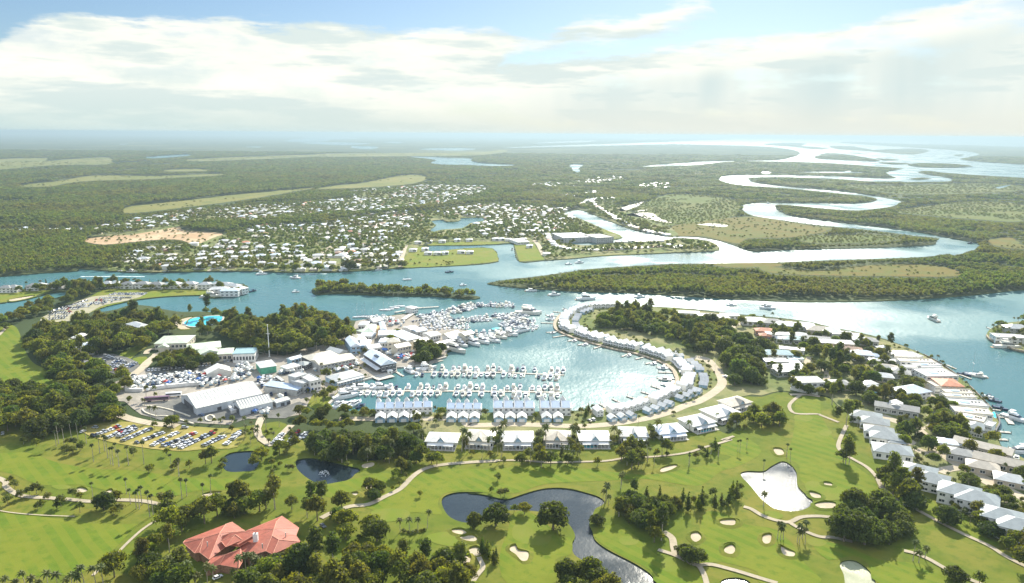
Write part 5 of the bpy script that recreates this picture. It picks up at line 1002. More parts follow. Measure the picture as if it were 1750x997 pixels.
marquee('marquee', 'separate white gabled marquee on the car yard left of the green fronted pavilion', 'C5: 1345,350 1705,302 1690,232', 4.5, 4.2, 'y', 1)
marquee('marquee', 'low white flat sided marquee beside the display trailers', 'C6: 985,690 1185,635 1130,595', 4, 1.2, 'x', 5)
marquee('marquee', 'arched white marquee at the top of the harbour village', 'C1: 685,445 838,412 800,372', 4.5, 3, 'x', 4)
# --- clubhouse with the red roof: three hipped wings and a round lantern
x0, y0 = G(*T('D8: 900,420')[0], LZ + 5).xy
cl = empty('clubhouse', (x0, y0, LZ), 0); tag(cl, 'large clubhouse with red tiled hipped roofs and a small chimney', 'clubhouse')
def loc8(px, py, h):
 h = 5 + (h - 5) * .78 if h > 5 else h; q = G(*T('D8: %g,%g' % (px, py))[0], LZ + h); return (q.x - x0, q.y - y0, h)
RIDGE = mat('ridge_tile', (.66, .30, .20), .65, .1, .8)
def roofpoly(name, tops, faces, m=ROOF['red'], parent=cl):
 mb = MB(); mb.add(tops, faces); o = mb.obj(name, m, parent); ed = {}
 for f in faces:
  for i in range(len(f)): k_ = tuple(sorted((f[i], f[(i + 1) % len(f)]))); ed[k_] = ed.get(k_, 0) + 1
 mb = MB()
 for (i, j), c_ in ed.items(): mb.tube([tops[i], tops[j]], [.17 if c_ > 1 else .13] * 2, 5)
 mb.obj('ridge_tiles', RIDGE, o); return o
E = 5.0
wl_out = [(200, 390), (420, 745), (500, 640), (370, 545), (310, 555), (165, 425)]
# left wing: hip with ridge
LW = [loc8(*p) for p in ((195, 385, E), (165, 425, E), (310, 552, E), (372, 542, E), (490, 632, E), (700, 470, E), (940, 275, E), (780, 165, E))]
RW = [loc8(420, 365, 8.6), loc8(625, 300, 9.2), loc8(700, 190, 7.0)]
vs_ = LW + RW
roofpoly('left_roof', vs_, [(0, 1, 8), (1, 2, 8), (2, 3, 8), (3, 4, 9, 8), (4, 5, 9), (5, 6, 9), (6, 7, 10, 9), (7, 0, 8, 9, 10)][:])
# front wing
FW = [loc8(*p) for p in ((415, 750, E - .8), (620, 695, E - .8), (860, 738, E - .8), (935, 610, E - .8), (830, 540, E - .3), (530, 605, E - .3), (690, 570, 7.2), (880, 500, 7.6))]
roofpoly('front_roof', FW, [(0, 1, 6, 5), (1, 2, 7, 6), (2, 3, 7), (3, 4, 7), (4, 5, 6, 7)])
# right wing
RG = [loc8(*p) for p in ((860, 440, E), (935, 610, E), (1195, 525, E), (1285, 565, E), (1630, 410, E), (1575, 330, E), (1610, 235, E), (1400, 90, E), (950, 275, E), (1275, 335, 8.4), (1300, 250, 9.4), (1360, 385, 8.0), (1330, 160, 8.0))]
roofpoly('right_roof', RG, [(0, 1, 2, 9, 10), (2, 3, 11, 9), (3, 4, 11), (4, 5, 9, 11), (5, 6, 10, 9), (6, 7, 12, 10), (7, 8, 10, 12), (8, 0, 10)])
# curved raised roof and its little pyramid lantern
arc = [(655, 335), (740, 305), (830, 288), (920, 285), (1000, 300), (1055, 325)]
CV = [loc8(px, py, 10.2) for px, py in arc] + [loc8(860, 440, 8.2), loc8(640, 400, 8.2)]
n = len(arc); low = [(p[0], p[1], p[2] - 1.4) for p in CV]
roofpoly('curved_roof', CV + low, [tuple(range(n + 2))] + [(i, i + 1, n + 2 + i + 1, n + 2 + i) for i in range(n + 1)])
PYR = [loc8(700, 475, 9.0), loc8(905, 385, 9.0), loc8(840, 330, 9.8), loc8(640, 400, 9.8), loc8(815, 320, 11.8)]
roofpoly('lantern_roof', PYR, [(0, 1, 4), (1, 2, 4), (2, 3, 4), (3, 0, 4)])
for nm_, outl, hh in (('left_wall', LW, E), ('front_wall', FW[:6], E - .8), ('right_wall', RG[:9], E)):
 cx = sum(p[0] for p in outl) / len(outl); cyy = sum(p[1] for p in outl) / len(outl)
 mb = MB(); mb.prism([(cx + (p[0] - cx) * .90, cyy + (p[1] - cyy) * .90) for p in outl], -.2, hh - .1, top=True); mb.obj('wall', WALL['brick'], cl)
p8 = loc8(1075, 400, 7.0); mb = MB(); mb.box(p8[0] - 1.1, p8[0] + 1.1, p8[1] - .8, p8[1] + .8, 5.5, 10.6); mb.cur = 1; mb.box(p8[0] - .35, p8[0] + .35, p8[1] - .5, p8[1] + .5, 10.6, 10.9); mb.obj('chimney', [trimw, WALL['dark']], cl)
for px, py in ((470, 440), (1445, 325), (1155, 465)):
 q = loc8(px, py, 8.0); mb = MB(); mb.cyl(q[0], q[1], 6.2, 8.6, .28, .28, 8); mb.obj('vent', conc, cl)
for px, py in ((600, 760), (700, 765), (800, 760), (470, 770)):
 q = loc8(px, py, 2.0); addwin(cl, q[0], q[1] + 1.2, 2.0, 3.0, 2.2)
for q in (LW, FW[:6], RG[:9]):
 cx = sum(p[0] for p in q) / len(q) + x0; cyy = sum(p[1] for p in q) / len(q) + y0; BLOCK.append((cx, cyy, 15));
BLOCK.append((x0, y0, 12)); p_ = G(*T('D8: 1500,330')[0], LZ); BLOCK.append((p_.x, p_.y, 8)); p_ = G(*T('D8: 280,450')[0], LZ); BLOCK.append((p_.x, p_.y, 7))
sheet('lawn', W("D8: 20,600 80,540 180,640 130,680", 2), LZ + .45, gm_lawn)
# --- villa row on the golf course
def villa(label, s, rf, wall='white', group='white villas facing the golf course'):
 h = 4.2; x, y, w, d, rot = corners(s, h); t = house('villa', label, 'villa', (x, y, w, d, rot), h, 'hip', min(w, d) * .20, wall, rf, 0, 1, 1.0, group)
 g = w * .26; mb = MB()   # central gable towards the course
 hd = -d / 2 - 1.0; mb.add([(-g / 2, hd, h + .4), (g / 2, hd, h + .4), (0, hd, h + 3.4), (-g / 2, 0, h + .4), (g / 2, 0, h + .4), (0, 0, h + 3.4)], [(0, 2, 5, 3), (2, 1, 4, 5)]); mb.obj('gable_roof', ROOF[rf], t)
 mb = MB(); mb.add([(-g / 2 + .4, hd + .4, h), (g / 2 - .4, hd + .4, h), (0, hd + .4, h + 3.0)], [(0, 1, 2)]); mb.add([(-g / 2 + .4, hd + .4, 0), (g / 2 - .4, hd + .4, 0), (g / 2 - .4, hd + .4, h), (-g / 2 + .4, hd + .4, h)], [(0, 1, 2, 3)]); mb.obj('gable_wall', WALL['blue'], t)
 mb = MB(); va = -d / 2 - 3.6; mb.add([(-w * .44, va, 2.9), (w * .44, va, 2.9), (w * .44, -d / 2 - .2, 3.9), (-w * .44, -d / 2 - .2, 3.9)], [(0, 1, 2, 3)]); mb.obj('verandah_roof', ROOF[rf], t)
 for k in range(8):
  mb = MB(); xx = -w * .43 + w * .86 * k / 7; mb.box(xx - .14, xx + .14, va + .1, va + .38, 0, 2.9); mb.obj('post', trimw, t)
 for k in range(5):
  if k != 2: addwin(t, -w * .4 + w * .8 * k / 4, -d / 2 + .06, 1.7, 2.6, 2.0)
 addwin(t, 0, hd + .42, .05, 1.8, 2.4, 'f', DOORME)
 mb = MB(); mb.box(-w / 2, w / 2, va - 1, -d / 2 - .3, -.3, .12); mb.obj('terrace', conc, t)
 return t
VL = [("D6: 190,635 530,650 575,550", 'white', 'leftmost white villa of the row, beside the dark grove'), ("D6: 640,622 960,640 1000,520", 'cream', 'second cream roofed villa from the dark grove'), ("D6: 1070,642 1420,642 1430,525", 'white', 'third villa from the dark grove, with bright white roof and verandah'),
      ("D7: 5,447 212,455 215,375", 'beige', 'fourth villa from the dark grove, with the beige roof'), ("D7: 300,452 548,452 550,375", 'white', 'white villa with a blue pool in front'), ("D7: 640,417 860,422 825,345", 'palegrey', 'grey roofed villa right of the pool villa'),
      ("D7: 960,400 1182,377 1112,310", 'bluewhite', 'pale blue roofed villa behind the fairway trees'), ("D7: 1240,337 1422,297 1312,230", 'palegrey', 'grey roofed villa with a small pool near the road bend'), ("D7: 1440,262 1622,217 1500,150", 'white', 'white roofed villa at the road bend'), ("D7: 1560,172 1722,132 1650,75", 'beige', 'last villa of the row, beige roofed, beside the dark figs')]
for s, rf, lab in VL: villa(lab, s, rf)
def pool(label, s, group=None):
 o = W(s, 3); c = Vector((sum(p[0] for p in o) / len(o), sum(p[1] for p in o) / len(o))); t = empty('swimming_pool', (c.x, c.y, LZ)); tag(t, label, 'pool', group)
 loc = [(p[0] - c.x, p[1] - c.y) for p in o]; n = len(loc)
 mb = MB(); mb.add([(p[0], p[1], .42) for p in loc], [tuple(range(n))]); mb.obj('pool_surface', poolm, t)
 rim = [(p[0] * 1.10, p[1] * 1.10) for p in loc]; mb = MB(); mb.add([(p[0], p[1], .46) for p in loc] + [(p[0], p[1], .46) for p in rim] + [(p[0], p[1], 0) for p in rim], [(i, (i + 1) % n, n + (i + 1) % n, n + i) for i in range(n)] + [(n + i, n + (i + 1) % n, 2 * n + (i + 1) % n, 2 * n + i) for i in range(n)]); mb.obj('pool_edge', conc, t)
 BLOCK.append((c.x, c.y, 5)); return t
pool('blue pool in front of the white villa on the golf course', "D7: 320,495 430,492 440,508 380,520 325,512")
pool('large turquoise swimming lagoon with a sandy beach', "C7: 1030,312 1100,282 1220,267 1308,268 1306,298 1275,318 1200,338 1100,345 1045,335")
pool('small pool beside the grey roofed villa near the road bend', "D7: 1305,378 1380,362 1385,372 1320,388")
pool('blue pool in the walled garden left of the terracotta waterfront house', "D2: 822,800 870,785 885,805 835,825")
pool('pool at the back of the estate house under the dark trees', "D3: 412,85 505,80 510,105 415,115")
pool('turquoise pool at the seaward end of the white flat roofed house', "D4: 1275,580 1310,570 1335,660 1290,640")
pool('small pool by the lower double house', "D5: 600,890 660,905 650,935 605,920")
# --- terraces along the basin
TW, TD = 7.0, 11.0
def terrace_proto(style):
 t = empty('terrace_house'); w, d = TW, TD; h = 6.2
 mb = MB(); mb.box(-w / 2, w / 2, -d / 2, d / 2, -.3, h)
 if style == 'gable': mb.add([(-w / 2, -d / 2, h), (w / 2, -d / 2, h), (0, -d / 2, h + 1.7), (-w / 2, d / 2, h), (w / 2, d / 2, h), (0, d / 2, h + 1.7)], [(0, 1, 2), (4, 3, 5)])
 mb.obj('wall', WALL['white'], t)
 mb = MB()
 if style == 'gable':
  a = w / 2 + .15; b = d / 2 + .6; mb.add([(-a, -b, h), (0, -b, h + 1.9), (a, -b, h), (-a, b, h), (0, b, h + 1.9), (a, b, h), (-a, -b, h - .2), (a, -b, h - .2), (0, -b, h + 1.65)], [(0, 1, 4, 3), (1, 2, 5, 4), (6, 8, 1, 0), (8, 7, 2, 1)])
  mb.obj('roof', ROOF['crescent'], t)
 else:
  mb.hip(-w / 2, w / 2, -d / 2, d / 2, h, 2.6, .25, gable=True) if w >= d else None
  a = w / 2 - .7; b = d / 2 + .4; z = h
  mb.add([(-a, -b, z), (a, -b, z), (a, 0, z + 2.8), (-a, 0, z + 2.8), (a, b, z), (-a, b, z)], [(0, 1, 2, 3), (3, 2, 4, 5)]); mb.obj('roof', ROOF['blue'], t)
  mb = MB()   # white party wall with its pointed dormer towards the water
  for sx in (-1,):
   x = sx * (w / 2 - .35); mb.add([(x - .35, -b, z - .2), (x + .35, -b, z - .2), (x + .35, 0, z + 3.2), (x - .35, 0, z + 3.2), (x + .35, b, z - .2), (x - .35, b, z - .2)], [(0, 1, 2, 3), (3, 2, 4, 5)])
   mb.add([(x + .35, -b, z - .2), (x + .35, b, z - .2), (x + .35, 0, z + 3.2), (x - .35, -b, z - .2), (x - .35, b, z - .2), (x - .35, 0, z + 3.2)], [(0, 1, 2), (4, 3, 5)])
  mb.obj('party_wall', WALL['white'], t)
  mb = MB(); x = -w / 2 + 1.7; y = d / 2 - 2.2; mb.box(x - 1.7, x + 1.7, y - 1.8, y + 1.8, h, h + 2.4); mb.add([(x - 2.1, y - 2.2, h + 2.4), (x + 2.1, y - 2.2, h + 2.4), (x + 2.1, y + 2.2, h + 2.4), (x - 2.1, y + 2.2, h + 2.4), (x, y, h + 5.6)], [(0, 1, 4), (1, 2, 4), (2, 3, 4), (3, 0, 4)]); mb.obj('turret', ROOF['white'], t)
 mb = MB(); mb.box(-w / 2 + .2, w / 2 - .2, d / 2, d / 2 + 2.2, 2.9, 3.1); mb.box(-w / 2 + .2, w / 2 - .2, d / 2 + 2.1, d / 2 + 2.2, 3.1, 4.0); mb.obj('balcony', trimw, t)
 for z in (1.5, 4.5):
  for s in (-1, 1): addwin(t, s * 1.7, d / 2 - .06, z, 2.2, 1.7, 'b'); addwin(t, s * 1.7, -d / 2 + .06, z, 1.5, 1.3)
 return kids(t)
def garage_proto():
 t = empty('garage_house'); w, d, h = 6.6, 7.5, 3.4
 mb = MB(); mb.box(-w / 2, w / 2, -d / 2, d / 2, -.3, h); mb.add([(-w / 2, -d / 2, h), (w / 2, -d / 2, h), (0, -d / 2, h + 1.9)], [(0, 1, 2)]); mb.obj('wall', WALL['blue'], t)
 a = w / 2 + .35; b = d / 2 + .5; mb = MB(); mb.add([(-a, -b, h - .1), (0, -b, h + 2.2), (a, -b, h - .1), (-a, b, h - .1), (0, b, h + 2.2), (a, b, h - .1), (-a, -b, h - .4), (0, -b, h + 1.85), (a, -b, h - .4)], [(0, 1, 4, 3), (1, 2, 5, 4), (6, 7, 1, 0), (7, 8, 2, 1), (5, 3, 4)]); mb.obj('roof', ROOF['white'], t)
 mb = MB(); mb.box(-1.9, 1.9, -d / 2 - .06, -d / 2 + .05, 0, 2.4); mb.obj('garage_door', trimw, t); addwin(t, 0, -d / 2 + .05, h + .7, 1.4, 1.0)
 return kids(t)
TP = [terrace_proto('gable'), terrace_proto('party')]; GP = garage_proto()
USEDP = {}
def place(p, x, y, rot, label, cat, group, sc_=1.0, z=LZ):
 if p.name not in USEDP: o = p; USEDP[p.name] = 1; o.location = (x, y, z); o.rotation_euler = (0, 0, rot); o.scale = (sc_,) * 3
 else: o = dup(p, (x, y, z), rot, sc_)
 o['label'] = label; o['category'] = cat
 if group: o['group'] = group
 return o
def along(pts, step, start=0.0):
 """points and directions at equal steps along a polyline"""
 P_ = [Vector(p) for p in pts]; out = []; need = start; run = 0.0
 for a, b in zip(P_, P_[1:]):
  L = (b - a).length
  while need <= run + L and L > 0:
   out.append((a.lerp(b, (need - run) / L), (b - a).normalized())); need += step
  run += L
 return out
def offset(line, d):
 out = []
 for i, p in enumerate(line):
  a = Vector(line[max(i - 2, 0)]); b = Vector(line[min(i + 2, len(line) - 1)]); t = (b - a).normalized(); out.append(Vector(p) + Vector((-t.y, t.x)) * d)
 return out
shore = W("B3: 930,296 800,293 700,298 640,314 570,343 532,385 525,415 545,445 620,480 700,505 800,535 900,560 1000,580 1100,610 1180,640 1240,680 1262,720 1268,760 1230,795 1130,832 1050,868 960,896 850,920 740,934", 4, False)
k = 0
for i, (p, t) in enumerate(along(offset(shore, 10), 5.9, 4)):
 if i % 7 == 6: continue
 k += 1; p = p + Vector((-t.y, t.x)) * random.uniform(-1.4, 1.4); place(TP[0], p.x, p.y, math.atan2(-t.y, -t.x), 'white gabled terrace house of the crescent, %s along the quay from the harbour mouth' % ordw(k), 'terrace house', 'terrace houses of the crescent', random.uniform(.73, .82)); BLOCK.append((p.x, p.y, 7.5))
k = 0
for i, (p, t) in enumerate(along(offset(shore, 22), 8.0, 40)):
 if i % 5 == 3: continue
 k += 1; place(GP, p.x, p.y, math.atan2(-t.y, -t.x), 'small gabled garage house behind the crescent, %s from the harbour mouth end' % ordw(k), 'garage', 'garage houses behind the crescent', .84); BLOCK.append((p.x, p.y, 5))
NB = [("D6: -390,350 262,330", 'near terrace block left of the first tree gap'), ("D6: 425,345 830,345", 'near terrace block right of the first tree gap'), ("D6: 960,345 1440,345", 'near terrace block in the middle of the near shore'), ("D6: 1500,345 1860,345", 'near terrace block nearest to the curve')]
for bi, (s, bl) in enumerate(NB):
 a, b = [Vector(G(q[0], q[1], LZ).xy) for q in T(s)]; u = (b - a).normalized(); L = (b - a).length; n = max(2, round(L / 6.7)); stp = L / n; nv = Vector((-u.y, u.x))
 for i in range(n):
  p = a + u * stp * (i + .5) + nv * (TD / 2)
  place(TP[1], p.x, p.y, math.atan2(u.y, u.x), 'blue roofed terrace house, %s from the left in the %s' % (ordw(i + 1), bl), 'terrace house', 'terrace houses of the near shore', stp / TW * .99); BLOCK.append((p.x, p.y, 7))
 for i in range(int(L / 8.2)):
  p = a + u * 8.2 * (i + .5) - nv * 8.5
  place(GP, p.x, p.y, math.atan2(u.y, u.x), 'gabled garage house, %s from the left before the %s' % (ordw(i + 1), bl), 'garage', 'garage houses of the near shore'); BLOCK.append((p.x, p.y, 5))
# --- estate houses on the right: (frame, centre, w, d, rot, h, roof, wall, roof colour, label, storeys)
EH = [
 ('B3', 1340, 335, 24, 11, -6, 4, 'flat', 'white', 'white', 'long white flat roofed house on the river bend east of the crescent'), ('B3', 1450, 350, 20, 11, -6, 4, 'flat', 'white', 'white', 'second white flat roofed house from the crescent on the river bend'), ('B3', 1535, 362, 18, 11, -6, 4, 'hip', 'white', 'palegrey', 'pale grey roofed house on the river bend beside the second white one'),
 ('B3', 1212, 405, 13, 9, 10, 4, 'hip', 'white', 'white', 'white roofed house alone inside the crescent park'), ('B3', 1305, 432, 11, 8, 0, 4, 'hip', 'white', 'palegrey', 'small grey roofed house inside the crescent park'), ('B3', 1415, 412, 13, 9, 0, 5, 'hip', 'brick', 'terracotta', 'terracotta roofed house at the edge of the crescent park'), ('B3', 1590, 350, 20, 11, -6, 4, 'flat', 'white', 'white', 'white house at the water left of the grey courtyard house'),
 ('D1', 80, 150, 26, 15, -8, 5, 'hip', 'white', 'white', 'large white roofed waterfront house near the terracotta roofs'), ('D1', 340, 175, 22, 15, -10, 5, 'hip', 'grey', 'grey', 'grey roofed waterfront house with a dark blue skylight'), ('D1', 560, 215, 24, 15, -12, 5, 'hip', 'white', 'bluewhite', 'pale blue roofed waterfront house right of the grey one'), ('D1', 820, 225, 22, 15, -12, 5, 'hip', 'white', 'white', 'white roofed waterfront house with two tall palms'),
 ('D1', 1040, 285, 24, 15, -14, 5, 'hip', 'sand', 'beige', 'beige roofed waterfront house with a long ridge'), ('D1', 1225, 310, 19, 16, -14, 5, 'hip', 'sand', 'palegrey', 'pale grey roofed waterfront house right of the beige one'), ('D1', 1385, 345, 19, 14, -14, 5, 'flat', 'white', 'white', 'white flat roofed waterfront house left of the stepped white one'), ('D1', 1560, 370, 15, 13, -14, 5, 'flat', 'white', 'cream', 'stepped cream waterfront house'), ('D1', 1670, 435, 15, 11, -14, 5, 'hip', 'grey', 'palegrey', 'small grey roofed house below the stepped cream one'),
 ('D1', 230, 300, 18, 11, -8, 5, 'hip', 'brick', 'terracotta', 'long terracotta roofed house behind the grey waterfront house'), ('D1', 240, 372, 11, 9, -8, 4, 'hip', 'brick', 'terracotta', 'small terracotta roofed house in front of the long one'), ('D1', 460, 355, 27, 10, -6, 5, 'flat', 'white', 'white', 'long white flat roofed house below the pale blue waterfront roof'), ('D1', 490, 420, 12, 8, -6, 4, 'gable', 'white', 'white', 'small white gabled garage before the long flat roofed house'),
 ('D1', 660, 425, 19, 11, -10, 5, 'hip', 'grey', 'teal', 'grey green roofed house with solar panels'), ('D1', 760, 370, 14, 12, -10, 5, 'hip', 'white', 'palegrey', 'light grey roofed house with a rounded end'), ('D1', 1010, 425, 24, 11, -18, 5, 'gable', 'grey', 'grey', 'grey gabled house with a long white edge'), ('D1', 1300, 480, 30, 14, -10, 6, 'flat', 'sand', 'white', 'very wide white flat roofed house above the round lawn'),
 ('D1', 1490, 585, 24, 12, -14, 5, 'hip', 'sand', 'brown', 'brown roofed house behind the blue white roofs'), ('D1', 1690, 645, 18, 13, -10, 6, 'hip', 'white', 'bluewhite', 'blue white hip roofed house right of the brown roof'), ('D1', 400, 640, 27, 13, -2, 6, 'hip', 'white', 'teal', 'wide pale teal roofed house right of the dark figs'), ('D1', 640, 580, 22, 9, -20, 4, 'flat', 'white', 'white', 'white flat roofed house behind the pale teal roof'),
 ('D1', 395, 755, 20, 10, -2, 6, 'flat', 'white', 'white', 'white cubic house below the pale teal roof'), ('D1', 575, 775, 20, 9, -2, 5, 'flat', 'white', 'bluewhite', 'white house joined to the right of the cubic one'), ('D1', 690, 722, 13, 8, -4, 4, 'flat', 'white', 'teal', 'small pale house behind the joined white one'), ('D1', 600, 885, 28, 12, 12, 5, 'skillion', 'grey', 'palegrey', 'grey modern house with stepped slanting roofs'),
 ('D2', 215, 185, 16, 12, -16, 5, 'hip', 'grey', 'grey', 'grey roofed waterfront house beside the bare earth plot'), ('D2', 75, 165, 13, 10, -16, 5, 'hip', 'white', 'palegrey', 'pale roofed house left of the bare earth plot'), ('D2', 110, 385, 15, 12, -10, 5, 'hip', 'white', 'bluewhite', 'blue white roofed house between the palms'), ('D2', 250, 412, 13, 9, -10, 5, 'hip', 'blue', 'blue', 'blue roofed house above the palm clump'), ('D2', 480, 590, 18, 12, -20, 5, 'hip', 'sand', 'beige', 'beige roofed house in the middle of the estate'),
 ('D2', 680, 665, 16, 12, -24, 5, 'hip', 'grey', 'grey', 'grey roofed house right of the beige one'), ('D2', 400, 715, 18, 11, -16, 5, 'hip', 'sand', 'palegrey', 'pale grey roofed house below the beige one'), ('D2', 215, 825, 11, 9, 14, 6, 'hip', 'white', 'white', 'small white hip roofed house among dark trees'), ('D2', 830, 935, 26, 17, 22, 6, 'hip', 'white', 'bluewhite', 'large blue white metal roofed house by the green lawn'),
 ('D2', 330, 490, 12, 9, -14, 4, 'hip', 'white', 'white', 'white roofed house with a dark carport in mid estate'), ('D2', 600, 500, 14, 8, -10, 4, 'flat', 'white', 'white', 'white garage block before the long white waterfront roofs'),
 ('D3', 690, 295, 18, 10, -28, 5, 'gable', 'grey', 'grey', 'left grey gabled half of the house with a white chimney gable'), ('D3', 930, 330, 18, 11, -28, 5, 'gable', 'grey', 'grey', 'right grey gabled half of the house with a white chimney gable'), ('D3', 800, 270, 8, 10, -28, 6, 'gable', 'white', 'white', 'white central gable between two grey gabled halves'),
 ('D3', 350, 430, 20, 13, -26, 5, 'hip', 'white', 'slate', 'uppermost slate roofed house along the right fairway'), ('D3', 480, 520, 18, 12, -26, 5, 'hip', 'white', 'slate', 'second slate roofed house along the right fairway'), ('D3', 545, 655, 18, 12, -22, 5, 'hip', 'white', 'slate', 'third slate roofed house along the right fairway'), ('D3', 645, 745, 19, 12, -22, 5, 'hip', 'white', 'slate', 'fourth slate roofed house along the right fairway'), ('D3', 740, 940, 22, 15, -20, 5, 'hip', 'white', 'slate', 'fifth slate roofed house along the right fairway'), ('D3', 790, 815, 10, 9, -14, 4, 'hip', 'white', 'slate', 'small slate roofed garage by the fourth slate house'),
 ('D5', 185, 465, 18, 15, -34, 6, 'hip', 'white', 'slate', 'left half of the upper slate roofed double house'), ('D5', 365, 585, 18, 15, -34, 6, 'hip', 'white', 'slate', 'right half of the upper slate roofed double house'), ('D5', 785, 765, 20, 16, -34, 7, 'hip', 'white', 'slate', 'left half of the lower slate roofed double house'), ('D5', 1050, 870, 20, 16, -34, 7, 'hip', 'white', 'slate', 'right half of the lower slate roofed double house, with skylights'), ('Z4', 1520, 650, 19, 15, -34, 7, 'hip', 'white', 'slate', 'slate roofed house at the right edge below the double houses'), ('Z4', 1605, 700, 19, 15, -34, 7, 'hip', 'white', 'slate', 'last slate roofed house at the right edge'),
 ('D5', 1140, 105, 32, 11, -42, 5, 'gable', 'grey', 'beige', 'long grey beige gabled house beside the water at the right'), ('D5', 1520, 350, 36, 12, -36, 5, 'gable', 'sand', 'beige', 'longest beige gabled house at the right edge'), ('D5', 1130, 395, 17, 12, -30, 4, 'hip', 'sand', 'beige', 'beige roofed house with round skylights by the road'), ('D5', 1560, 590, 17, 12, -30, 4, 'hip', 'sand', 'palegrey', 'pale roofed house with round skylights at the right edge'), ('D5', 800, 200, 15, 11, -30, 5, 'hip', 'grey', 'grey', 'grey roofed house in the trees above the road'), ('D5', 600, 40, 11, 9, -20, 5, 'hip', 'white', 'bluewhite', 'pale blue roofed house in the dark trees'), ('D5', 900, 80, 10, 9, -30, 4, 'hip', 'white', 'palegrey', 'small pale house behind the long grey beige one'),
 ('B4', 530, 615, 21, 14, 3, 7.5, 'flat', 'white', 'white', 'white two storey modern house behind a white wall at the fairway head'), ('B4', 685, 628, 15, 12, -4, 5, 'hip', 'sand', 'grey', 'grey hip roofed house right of the white modern house'), ('B4', 835, 640, 12, 9, 8, 5, 'hip', 'white', 'white', 'white hip roofed house behind the tall dark trees'),
 ('B4', 915, 555, 15, 11, -16, 5, 'hip', 'sand', 'grey', 'grey roofed house right of the palm circle'), ('B4', 985, 570, 15, 11, -18, 5, 'hip', 'sand', 'palegrey', 'pale grey roofed house two plots right of the palm circle'),
 ('B4', 1540, 395, 30, 14, -12, 6, 'flat', 'white', 'white', 'white mansion with a curved terrace on the point at the right edge'), ('B4', 1575, 350, 22, 14, -5, 6, 'hip', 'grey', 'palegrey', 'grey roofed house behind the white mansion on the point')]
for (fr, x, y, w, d, rot, h, rt, wl, rf, lab) in EH:
 house('house', lab, 'house', HB(fr, x, y, w, d, rot, h), h, rt, min(w, d) * .22, wl, rf, max(2, int(w / 4.5)), 2 if h >= 6 else 1)
WF = [("D2: 430,325 545,312 600,258", 'hip', 'bluewhite', 'blue white roofed waterfront house right of the bare earth plot'), ("D2: 600,430 920,440 835,350", 'hip', 'cream', 'cream hip roofed waterfront house with a large shallow roof'), ("D2: 935,442 1030,436 905,362", 'flat', 'white', 'narrow white flat roofed waterfront house right of the cream roof'),
      ("D2: 690,512 1225,527 1195,478", 'flat', 'cream', 'uppermost of the long cream flat roofed waterfront houses'), ("D2: 910,577 1305,568 1250,532", 'flat', 'white', 'second long white flat roofed waterfront house'), ("D2: 1010,598 1320,602 1290,577", 'flat', 'palegrey', 'third, narrow long pale grey flat roofed waterfront house'), ("D2: 1085,738 1560,732 1395,612", 'flat', 'white', 'broadest white flat roofed waterfront house with a roof court'), ("D2: 775,603 945,603 900,568", 'flat', 'white', 'white garage wing left of the third long flat roof'),
      ("D2: 1310,872 1640,885 1470,770", 'hip', 'terracotta', 'terracotta hip roofed waterfront house with a sun deck'), ("D2: 1215,890 1300,890 1290,800", 'flat', 'beige', 'square beige roof left of the terracotta roofed house'), ("D4: 580,277 1015,292 960,232", 'flat', 'beige', 'beige flat roofed house just below the terracotta roofed one'), ("D4: 585,337 1050,350 1020,297", 'flat', 'cream', 'cream flat roofed house below the beige flat roofed one'),
      ("D4: 690,452 1225,490 1180,400", 'flat', 'palegrey', 'wide pale grey roofed waterfront house with two blue roof wells'), ("D4: 720,562 1290,615 1190,520", 'flat', 'cream', 'long white waterfront house with a dark roof well and end pool'), ("D4: 740,635 1140,722 1120,632", 'flat', 'cream', 'cream flat roofed house with a low stepped parapet'), ("D4: 890,790 1140,840 1130,745", 'hip', 'slate', 'grey roofed house below the stepped cream parapet'), ("D4: 1150,760 1270,790 1270,715", 'flat', 'white', 'small white pool house by the round sea wall')]
for s, rt, rf, lab in WF:
 t = house('waterfront_house', lab, 'house', corners(s, 6), 6, rt, 2.4, 'brick' if rf == 'terracotta' else 'white', rf, 6, 2)
 x, y, w, d, rot = corners(s, 6)
 if rt == 'flat' and w * d > 150:
  mb = MB(); mb.box(-w * .2, w * .05, -d * .18, d * .18, 6.26, 6.60); mb.obj('roof_light', WALL['blue'], t)
  for q in range(3):
   mb = MB(); xx = w * (.15 + .1 * q); mb.box(xx - .6, xx + .6, d * .1 - .5, d * .1 + .5, 6.26, 7.1); mb.obj('air_unit', conc, t)
# --- houses on the spit and the curved apartment at its end
for i, (px, py, w, c_) in enumerate([(40, 188, 16, 'grey'), (85, 186, 14, 'grey'), (210, 176, 16, 'grey'), (250, 172, 12, 'palegrey'), (345, 165, 18, 'grey'), (655, 162, 14, 'palegrey'), (780, 165, 17, 'grey'), (870, 164, 17, 'grey'), (955, 167, 17, 'grey'), (1055, 165, 18, 'palegrey'), (1155, 164, 18, 'palegrey'), (1250, 168, 16, 'palegrey'), (705, 160, 12, 'palegrey')]):
 house('house', '%s roofed house on the spit, %s from the left end' % (c_.replace('pale', 'pale '), ordw(i + 1)), 'house', HB('B1', px, py, w, 11, 0, 5), 6, 'hip', 3, 'white', c_, 3, 2)
for i, (px, py, w, d, rot) in enumerate([(1335, 195, 22, 10, 12), (1350, 165, 26, 11, -8), (1420, 175, 20, 10, -20), (1465, 190, 16, 10, -30), (1400, 205, 22, 9, 6)]):
 house('apartment_house', 'white apartment house at the rounded tip of the spit, %s clockwise from the lawn' % ordw(i + 1), 'apartments', HB('B1', px, py, w, d, rot, 6), 7, 'hip', 2.4, 'white', ['white', 'palegrey', 'palegrey', 'white', 'bluewhite'][i], 4, 2)
